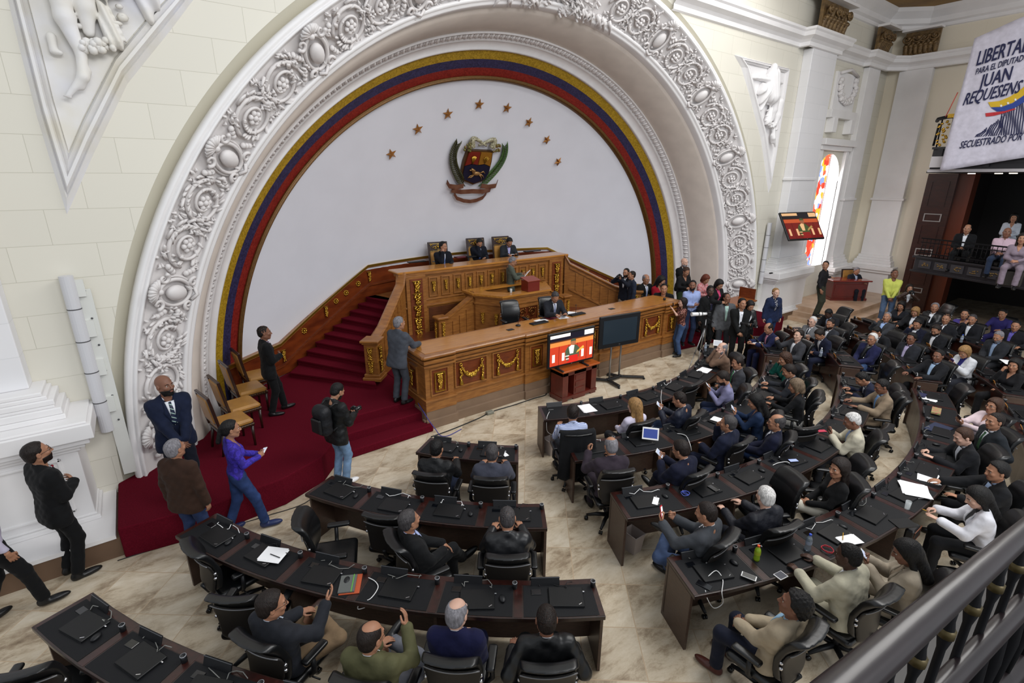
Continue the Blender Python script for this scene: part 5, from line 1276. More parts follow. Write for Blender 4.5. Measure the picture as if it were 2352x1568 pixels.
HP = {  # hand poses: (right target, finger dir, palm normal, kind), (left ...)
 'desk': (((.17, .47, .80), (-.3, 1, 0), (0, 0, -1), 'relaxed'), ((-.17, .45, .80), (.3, 1, 0), (0, 0, -1), 'relaxed')),
 'lap': (((.05, .29, .68), (-.9, .4, -.1), (0, -.4, -.6), 'relaxed'), ((-.06, .33, .68), (.9, .3, -.1), (0, -.5, -.5), 'relaxed')),
 'phone': (((.045, .38, .90), (-.45, .5, .5), (-.3, -.7, .5), 'grip'), ((-.06, .37, .88), (.45, .5, .5), (.3, -.7, .5), 'grip')),
 'chin': (((.05, .21, 1.06), (-.15, -.15, 1), (-.3, -.8, 0), 'grip'), ((-.12, .34, .74), (.9, .5, -.1), (0, 0, -1), 'relaxed')),
 'write': (((.13, .48, .80), (-.4, .8, -.2), (-.3, 0, -1), 'grip'), ((-.14, .47, .80), (.5, .8, 0), (0, 0, -1), 'flat')),
 'rest': (((.27, .16, .74), (-.1, 1, -.1), (0, 0, -1), 'relaxed'), ((-.27, .16, .74), (.1, 1, -.1), (0, 0, -1), 'relaxed')),
 'raise': (((.24, .36, 1.0), (.1, .5, .8), (-.6, -.5, .4), 'relaxed'), ((-.12, .34, .72), (.8, .5, 0), (0, 0, -1), 'relaxed')),
 'face': (((.06, .24, 1.10), (-.3, -.2, 1), (-.2, -1, 0), 'fist'), ((-.06, .24, 1.09), (.3, -.2, 1), (.2, -1, 0), 'fist')),
 'crossed': (((.02, .235, 1.14), (-1, -.25, .15), (.1, -1, 0), 'relaxed'), ((-.02, .18, 1.09), (1, -.2, .1), (0, -1, 0), 'relaxed')),
 'clasp': (((.03, .25, .93), (-.7, .2, -.6), (0, -1, 0), 'relaxed'), ((-.04, .27, .95), (.6, .2, -.6), (0, -1, 0), 'grip')),
 'down': (((.27, .04, .80), (0, .15, -1), (-1, 0, 0), 'relaxed'), ((-.27, .04, .80), (0, .15, -1), (1, 0, 0), 'relaxed')),
 'eye': (((.10, .27, 1.50), (-.6, .4, .5), (-.6, 0, 0), 'grip'), ((-.05, .33, 1.45), (.5, .5, .5), (0, 0, 1), 'grip')),
 'look': (((.09, .30, 1.14), (-.5, .6, .2), (-.8, 0, -.2), 'grip'), ((-.07, .32, 1.10), (.5, .6, .3), (.5, 0, .8), 'grip')),
 'read': (((.14, .36, 1.18), (-.4, .8, .3), (-.6, -.3, .6), 'grip'), ((-.10, .34, 1.20), (.4, .8, .3), (.5, -.3, .7), 'grip')),
 'lean': (((.15, .48, 1.12), (-.9, .5, 0), (0, 0, -1), 'relaxed'), ((-.20, .46, 1.10), (.9, .5, 0), (0, 0, -1), 'relaxed')),
 'pocket': (((.24, .08, .88), (-.3, .3, -1), (-1, 0, 0), 'relaxed'), ((-.24, .06, .84), (.1, .15, -1), (1, 0, 0), 'relaxed')),
}
PEOPLE = []
def person(px, py, face, label, sit=True, z0=0.0, s=None, pose='desk', legs='n', lean=6, side=0, twist=0, head=(0, 5), skin_='tan', hair='short', hc='black', top='suit', tc='#15161c', shirt='#d8dbe2', tie=None, pc=None, sc='#101012', fem=0, wide=1.0, belly=1.0, beard=None, glasses=False, kind='wool', pk='wool', R=None, L=None, group=None, bare=False):
    """px, py: pixel of the head in the photograph; face: heading of the body in degrees (0 = towards +y, positive = to the left)"""
    s = s or (1.0 if sit else 1.02)
    pel = V3(0, 0, .535 if sit else .95); Tm = rz_(rad(twist)) @ rx(-rad(lean)) @ ry(rad(side))
    W2 = lambda v: pel+Tm @ np.asarray(v, float)
    sh = .182-.024*fem
    neck = W2((0, -.005, .50)); hR = rz_(rad(head[0])) @ rx(-rad(head[1]))
    hc_ = neck+Tm @ V3(0, .0, .05)+hR @ V3(0, .022, .115)
    rzb = rad(face)
    wp = at(px, py, z0+hc_[2]*s)
    off = rz_(rzb) @ (hc_*s); X, Y = wp.x-off[0], wp.y-off[1]
    dist = math.sqrt(X*X+Y*Y+(CAMZ-z0-1)**2); lod = 0 if dist < 8.6 else 1 if dist < 12.5 else 2
    h = (.0125, .016, .020)[lod]
    root_loc = (X, Y, z0)
    # joints
    hp_ = HP[pose]; J = {}
    for k, sg, (tg, fd, pn, kd) in (('R', 1, hp_[0]), ('L', -1, hp_[1])):
        o = R if k == 'R' else L
        if o: tg, fd, pn, kd = o
        S = W2((sg*sh, -.01, .445)); T = V3(*tg)
        E, Wr = ik(S, T, .285-.01*fem, .255-.01*fem, (sg*.50, -.35, -.85) if pose not in ('eye', 'crossed') else (sg*.8, 0, -.7) if pose == 'eye' else (sg*.6, -.3, -1)); J[k] = (S, E, Wr, nrm(fd), nrm(pn), kd)
    LG = {}
    for k, sg in (('R', 1), ('L', -1)):
        H = pel+V3(sg*.088, 0, -.01)
        if sit:
            kn, an, fw, up = V3(sg*.14, .44, .53), V3(sg*.13, .44, .09), V3(sg*.1, 1, 0), None
            if legs == 'out': kn, an = V3(sg*.15, .45, .50), V3(sg*.14, .68, .10)
            if legs == 'back': kn, an = V3(sg*.14, .43, .50), V3(sg*.12, .20, .10)
            if legs == 'x' and k == 'R': kn, an, fw = V3(.0, .47, .64), V3(-.16, .62, .28), V3(-.3, .8, -.5)
            if legs == 'x' and k == 'L': kn, an = V3(-.08, .45, .53), V3(-.08, .46, .09)
            if legs == 'a' and k == 'R': kn, an, fw = V3(.34, .36, .62), V3(-.05, .46, .64), V3(-.5, .9, .2)
            if legs == 'al' and k == 'L': kn, an, fw = V3(-.34, .36, .62), V3(.05, .46, .64), V3(.5, .9, .2)
            if legs == 'xl' and k == 'L': kn, an, fw = V3(.0, .47, .64), V3(.16, .62, .28), V3(.3, .8, -.5)
            if legs == 'xl' and k == 'R': kn, an = V3(.08, .45, .53), V3(.08, .46, .09)
            kn, an = ik(H, an, .44, .42, kn-H)
        else:
            an = V3(sg*.105, -.0, .085); fw = V3(sg*.25, 1, 0)
            if legs == 'w': an = V3(sg*.09, .24 if k == 'R' else -.20, .10)
            if legs == 'wide': an = V3(sg*.17, sg*.05, .085)
            if legs == 'ahead': an = V3(sg*.10, .20 if k == 'L' else -.06, .085)
            kn, an = ik(H, an, .445, .43, (sg*.1, 1, 0))
        LG[k] = (H, kn, an, nrm(fw))
    TI = Tm.T
    def torso(P, g=0.0, skirt=False):
        q = (P-pel) @ TI.T; q = q*V3(1, 1.28, 1); w = 1-.10*fem
        d = cap(q, (-.070, 0, .0), (.070, 0, .0), .122+g)
        d = smin(d, cap(q, (-.05*w, .012*belly, .18), (.05*w, .012*belly, .18), (.124*belly-.020*fem)+g), .08)
        d = smin(d, cap(q, (-.085*w, 0, .34), (.085*w, 0, .34), .132-.014*fem+g), .08)
        d = smin(d, cap(q, (-sh*.80, -.015, .435), (sh*.80, -.015, .435), .052+g), .07)
        for s_ in (-1, 1): d = smin(d, cap(q, (s_*.09, -.030, .455), (s_*.025, -.040, .515), .036+g, .030+g), .04)
        if fem:
            for s_ in (-1, 1): d = smin(d, ell(q, (s_*.066, .110, .315), (.06+g, .07+g, .06+g)), .04)
        if skirt:
            e = cap(q, (-.080, .0, -.13), (.080, .0, -.13), .134+g); d = smin(d, e, .06) if not sit else smin(d, cap(q, (-.08, .02, -.04), (.08, .02, -.04), .125+g), .05)
        return d*.86
    def arms(P, g=0.0, short=False):
        d = None
        for k in 'RL':
            S, E, Wr = J[k][:3]; a = smin(cap(P, S, E, .050+g, .041+g), cap(P, E, Wr-(Wr-E)*.06, .041+g, .029+g*1.2), .02) if not short else cap(P, S, S+(E-S)*.75, .060+g, .056+g)
            d = a if d is None else np.minimum(d, a)
        return d
    def legs_(P, g=0.0, flare=0.0):
        d = None
        for k in 'RL':
            H, kn, an, _ = LG[k]; a = smin(cap(P, H, kn, .088+g, .060+g), cap(P, kn, an, .056+g, .040+g+flare), .03); d = a if d is None else smin(d, a, .02)
        return d
    def wr(P, a): return a*(np.sin(P[:, 0]*34+P[:, 2]*21)*np.sin(P[:, 2]*37-P[:, 1]*19)+.6*np.sin(P[:, 0]*71-P[:, 2]*48))
    pts = np.array([J[k][i] for k in 'RL' for i in range(3)]+[W2((0, 0, .5)), pel, W2((0, .2, .3)), W2((0, -.2, .3))]); lo = pts.min(0)-.20; hi = pts.max(0)+.20
    lpts = np.array([LG[k][i] for k in 'RL' for i in range(3)]+[pel]); llo = lpts.min(0)-.17; lhi = lpts.max(0)+.17
    blo = np.minimum(lo, llo); bhi = np.maximum(hi, lhi)
    # body: one continuous skin
    Bd = lambda P: smin(smin(smin(torso(P, -.016), arms(P, -.008), .03), legs_(P, -.010), .03), cap(P, W2((0, -.0, .44)), W2((0, .004, .53)), .043), .03)
    V, Q = surface(Bd, blo, bhi, .024 if not bare else .014); Vs = [V]; Qs = [Q]; MI = [np.zeros(len(Q), int)]; n = len(V)
    hv, hq, eye, iris, lips, brow = get_head(fem, wide, lod)
    def addp(Vp, Qp, mi):
        nonlocal n
        Vs.append(Vp); Qs.append(np.asarray(Qp)+n); MI.append(np.full(len(Qp), mi)); n += len(Vp)
    hT = lambda v: hc_+(np.asarray(v)*1.07 @ hR.T)
    addp(hT(hv), hq, 0)
    if lod < 2 or True:
        for (v, f_), mi in ((eye, 1), (iris, 2), (lips, 3), (brow, 4)):
            f4 = np.array([list(t)+[t[-1]] if len(t) == 3 else list(t) for t in f_ if len(t) <= 4]); addp(hT(np.array(v)), f4, mi)
    HW = {}
    for k, sg in (('R', 1), ('L', -1)):
        S, E, Wr, fd, pn, kd = J[k]; v, q = get_hand(kd, lod); v = v.copy(); q = np.asarray(q)
        if sg < 0: v[:, 0] *= -1; q = q[:, ::-1]
        fd = nrm(fd*.75+nrm(Wr-E)*.5); zax = -(pn-fd*(pn@fd)); zax = nrm(zax) if np.linalg.norm(zax) > .05 else nrm(np.cross(fd, V3(1, 0, 0))); xax = np.cross(fd, zax); Mh = np.stack([xax, fd, zax], 1)
        addp(Wr+(v*(.97-.08*fem)) @ Mh.T, q, 0); HW[k] = (Wr+fd*.075-zax*.02, fd, zax)
    sk = skin(skin_); lipm = mat('lips_'+skin_+str(fem), '#8e4a42' if fem else '#7d4438', .45)
    Va = np.concatenate(Vs)*s; fq = [tuple(dict.fromkeys(t)) for t in []]
    Qa = np.concatenate(Qs)
    root = npmesh_mixed('person', Va, Qa, [sk, EYEW, IRIS, lipm, hairm(hc if hc not in ('white', 'grey') else 'grey')], np.concatenate(MI))
    root.location = root_loc; root.rotation_euler = (0, 0, rzb); tag(root, label, 'person', group)
    def part(name, V, Q, mt, parent=root, mi=None):
        if len(V) == 0: return None
        return npmesh(name, np.asarray(V)*s, Q, mt, parent, mi=mi)
    if hair != 'bald':
        v, q = get_hair(hair, wide, lod); part('hair', hT(v), q, hairm(hc))
    if beard: v, q = get_beard(wide, lod); part('beard', hT(v), q, hairm(beard))
    if glasses:
        m = MB(); m.tube([hT((.031*wide+.019*math.cos(a*PI/7), .1045, .003+.014*math.sin(a*PI/7)))*s for a in range(14)], .0016*s, 5, closed=True)
        m.tube([hT((-.031*wide+.019*math.cos(a*PI/7), .1045, .003+.014*math.sin(a*PI/7)))*s for a in range(14)], .0016*s, 5, closed=True)
        for sg in (-1, 1): m.tube([hT((sg*.050*wide, .102, .007))*s, hT((sg*.080*wide, .03, .008))*s, hT((sg*.084*wide, -.01, .0))*s], .0018*s, 5)
        m.tube([hT((-.012, .105, .006))*s, hT((.012, .105, .006))*s], .0016*s, 5); m.build('glasses', mat('glasses_frame', '#151313', .3), root)
    # clothes
    if pc is None: pc = tc
    jac = top in ('suit', 'open', 'jacket', 'blazer'); g = .021 if jac else .008 if top != 'tee' else .007
    tm = cloth(tc, kind)
    nk0, nk1 = W2((0, .022, .505)), W2((0, .0, .65))
    def jk(P):
        d = torso(P, g, jac); a = arms(P, g*1.05, short=bare)
        d = smin(d, a, .035)+wr(P, .0032 if jac else .0025)
        q = (P-pel) @ TI.T
        bot = -.19 if (jac and not sit) else (-.06 if not sit else -.045)
        if top in ('shirt', 'tee', 'blouse'): bot = -.02 if top == 'shirt' else -.08
        d = smax(d, bot-q[:, 2], .008)
        return smax(d, -cap(P, nk0, nk1, .052, .064), .008)
    V, Q = surface(jk, lo-(.0, .0, .12), hi+.02, h); part({'suit': 'jacket', 'open': 'jacket', 'jacket': 'jacket', 'blazer': 'blazer', 'shirt': 'shirt', 'tee': 'top', 'blouse': 'blouse'}[top], V, Q, tm)
    tr = lambda P: smin(legs_(P, .010, .012), np.maximum(torso(P, .004), ((P-pel) @ TI.T)[:, 2]-.06), .03)+wr(P, .0025)
    def tr2(P):
        d = tr(P)
        for k in 'RL': an, kn = LG[k][2], LG[k][1]; ax = nrm(an-kn); d = np.maximum(d, np.where(np.linalg.norm(P-an, axis=1) < .14, (P-an) @ ax-.0, -1))
        return d
    V, Q = surface(tr2, llo, lhi, h*1.1); part('trousers', V, Q, cloth(pc, pk))
    for k in 'RL':
        H, kn, an, fw = LG[k]; v, q = get_shoe('sneaker' if sc in ('#e8e8ea', '#23305c') else 'shoe', lod); lifted = an[2] > .2
        up = V3(0, 0, 1) if not lifted else nrm(kn-an); f2 = nrm(fw-up*(fw@up)); xa_ = np.cross(f2, up); Mh = np.stack([xa_, f2, up], 1)
        base = V3(an[0], an[1], max(0, an[2]-.085)) if not lifted else an-up*.07
        part('shoe', base+v @ Mh.T, q, cloth(sc, 'leather'))
    # collars and fronts traced onto the clothes
    def trace(x, z, o):
        x = np.asarray(x, float).ravel(); z = np.asarray(z, float).ravel(); y = np.full(len(x), .34)
        for _ in range(26):
            Pw = pel+np.stack([x, y, z], 1) @ Tm.T; d = torso(Pw, g, jac)+wr(Pw, .0032); y = np.maximum(y-np.clip(d-o, -.01, .04)*.9, -.02)
        return pel+np.stack([x, y, z], 1) @ Tm.T
    def panel(xl, xr, z, o, name, mt, nx=5, parent=root):
        z = np.asarray(z); G = np.array([[(lerp(a, b, k/(nx-1)), zz) for k in range(nx)] for a, b, zz in zip(xl, xr, z)]); P = trace(G[..., 0], G[..., 1], o); P2 = trace(G[..., 0], G[..., 1], o-.008)
        nr = len(z); q = []
        for i in range(nr-1):
            for j in range(nx-1): a = i*nx+j; q.append((a, a+1, a+nx+1, a+nx)); q.append((a+nr*nx, a+nx+nr*nx, a+nx+1+nr*nx, a+1+nr*nx))
        for i in range(nr-1):
            for j in (0, nx-1): a = i*nx+j; q.append((a, a+nx, a+nx+nr*nx, a+nr*nx) if j == 0 else (a, a+nr*nx, a+nx+nr*nx, a+nx))
        for j in range(nx-1):
            for i in (0, nr-1): a = i*nx+j; q.append((a, a+nr*nx, a+1+nr*nx, a+1) if i == 0 else (a, a+1, a+1+nr*nx, a+nr*nx))
        return part(name, np.concatenate([P, P2]), np.array(q), mt, parent)
    def neckring(r, z, w, name, mt, tilt=.03, par=root, gap=0):
        m = MB(); ringp = []
        for i in range(19):
            a = gap+(2*PI-2*gap)*i/18; c = V3(r*math.sin(a), r*.95*math.cos(a)-.006, z-tilt*math.cos(a)); ringp.append([tuple(W2(c+V3(0, 0, -w*.5))*s), tuple(W2(c*V3(1.06, 1.06, 1)+V3(0, 0, 0))*s), tuple(W2(c+V3(0, 0, w*.5))*s), tuple(W2(c*V3(.93, .93, 1))*s)])
        m.loft(ringp, 0, True, True); return m.build(name, mt, par)
    shm = cloth(shirt, 'cotton')
    if top in ('suit', 'open', 'blazer', 'jacket'):
        zb = {'suit': .17, 'open': .08, 'blazer': .16, 'jacket': .22}[top]; zz = np.linspace(zb, .475, 9); w0 = np.interp(zz, [zb, .36, .475], [.004 if top == 'suit' else .022, .036, .052])
        panel(-w0, w0, zz, .003, 'shirt', shm)
        if top != 'jacket' or kind == 'wool':
            lw = np.interp(zz, [zb, .33, .36, .40, .475], [.006, .050, .058, .034, .022])
            for sg in (-1, 1): panel(sg*w0, sg*(w0+lw), zz, .008, 'lapel', tm, 3)
        neckring(.064, .506, .056, 'collar', tm, .030, gap=rad(62))
        neckring(.058, .516, .038, 'shirt_collar', shm, .030, gap=rad(10))
        if tie:
            zt_ = np.linspace(zb+.01, .455, 8); tw = np.interp(zt_, [zb, .3, .455], [.030, .026, .014]); panel(-tw, tw, zt_, .009, 'tie', cloth(tie, 'cotton'), 3)
            m = MB(); p = trace([0], [.462], .012)[0]*s; m.ball(tuple(p), (.017, .013, .016), 8, 6); m.build('tie_knot', cloth(tie, 'cotton'), root)
    elif top == 'shirt':
        neckring(.062, .508, .044, 'collar', tm, .034, gap=rad(14)); zz = np.linspace(.0, .45, 10); panel(-.012+zz*0, .012+zz*0, zz, .003, 'placket', tm, 3)
    elif top == 'blouse':
        zz = np.linspace(.36, .475, 6); w0 = np.interp(zz, [.36, .475], [.004, .05]); panel(-w0, w0, zz, .002, 'neckline', sk)
    Mw = Matrix.Translation(root_loc) @ Matrix.Rotation(rzb, 4, 'Z')
    info = {'root': root, 'pos': (X, Y), 'rz': rzb, 'world': lambda p: Mw @ Vector(tuple(np.asarray(p)*s)), 'hands': HW, 's': s, 'head': hc_, 'neck': neck, 'W2': W2, 'lod': lod, 'face': face}
    PEOPLE.append((label, X, Y, rzb, sit, z0)); return info
def npmesh_mixed(name, V, Q, mats, mi):
    tri = Q[:, 2] == Q[:, 3]; me = bpy.data.meshes.new(name)
    lens = np.where(tri, 3, 4); flat = []
    mask = np.ones(Q.shape, bool); mask[tri, 3] = False; flat = Q[mask].astype(np.int32)
    me.vertices.add(len(V)); me.vertices.foreach_set('co', np.asarray(V, np.float32).ravel()); me.loops.add(len(flat)); me.loops.foreach_set('vertex_index', flat)
    me.polygons.add(len(Q)); me.polygons.foreach_set('loop_start', np.concatenate([[0], np.cumsum(lens)[:-1]]).astype(np.int32))
    for mt in mats: me.materials.append(mt)
    me.polygons.foreach_set('material_index', mi.astype(np.int32)); me.polygons.foreach_set('use_smooth', np.ones(len(Q), bool)); me.update(calc_edges=True); me.validate()
    o = bpy.data.objects.new(name, me); COL.objects.link(o); return o
def thing_mesh(name, m, mats, loc, rot, label, cat, group=None):
    o = m.build(name, mats); o.location = loc
    if rot is not None: o.rotation_euler = rot
    return tag(o, label, cat, group)
# ---------------------------------------------------------------- who is where
def F(px, py, z=1.24): p = at(px, py, z); return math.degrees(math.atan2(p.x-HC.x, HC.y-p.y))
def phone(i, k, label, col=GLASSY, scr=None, w=.072, h=.145, off=.012):
    c, fd, z = i['hands'][k]; m = MB(); m.cbox((0, 0, 0), (w, h, .009), 0, ch=.002)
    if scr: m.box(-w*.44, w*.44, -h*.42, h*.42, .0048, .0056, 1)
    p = i['world'](c-z*off+fd*.035); zz = Matrix.Rotation(i['rz'], 3, 'Z') @ Vector(tuple(-z)); fy = Matrix.Rotation(i['rz'], 3, 'Z') @ Vector(tuple(fd))
    o = m.build('mobile_phone' if w < .1 else 'tablet', [col, scr] if scr else col)
    hd = i['world'](i['head'])-p; hd.normalize(); fy = (fy-hd*fy.dot(hd)).normalized(); x = fy.cross(hd)
    o.matrix_world = Matrix(((x.x, fy.x, hd.x, p.x), (x.y, fy.y, hd.y, p.y), (x.z, fy.z, hd.z, p.z), (0, 0, 0, 1))); tag(o, label, 'phone' if w < .1 else 'tablet'); return o
def camera_thing(i, label, lens=.09, video=False, k='R'):
    a, b = i['hands']['R'][0], i['hands']['L'][0]; c = i['world']((np.array(a)+np.array(b))/2+V3(0, .02, .02)); root = empty('photo_camera', c, i['rz']); tag(root, label, 'camera')
    m = MB(); m.cbox((0, 0, 0), (.14, .06, .09), 0, ch=.012); m.cbox((0, 0, .055), (.06, .05, .035), 0, ch=.01); m.build('body', BLACK_PLASTIC, root)
    m = MB(); m.lathe([(0, 0), (.034, 0), (.036, lens*.5), (.040, lens), (.036, lens), (.03, lens-.01), (0, lens-.012)], (0, .03, 0), 16, 0, axis='y'); m.build('lens', GLASSY, root); return root
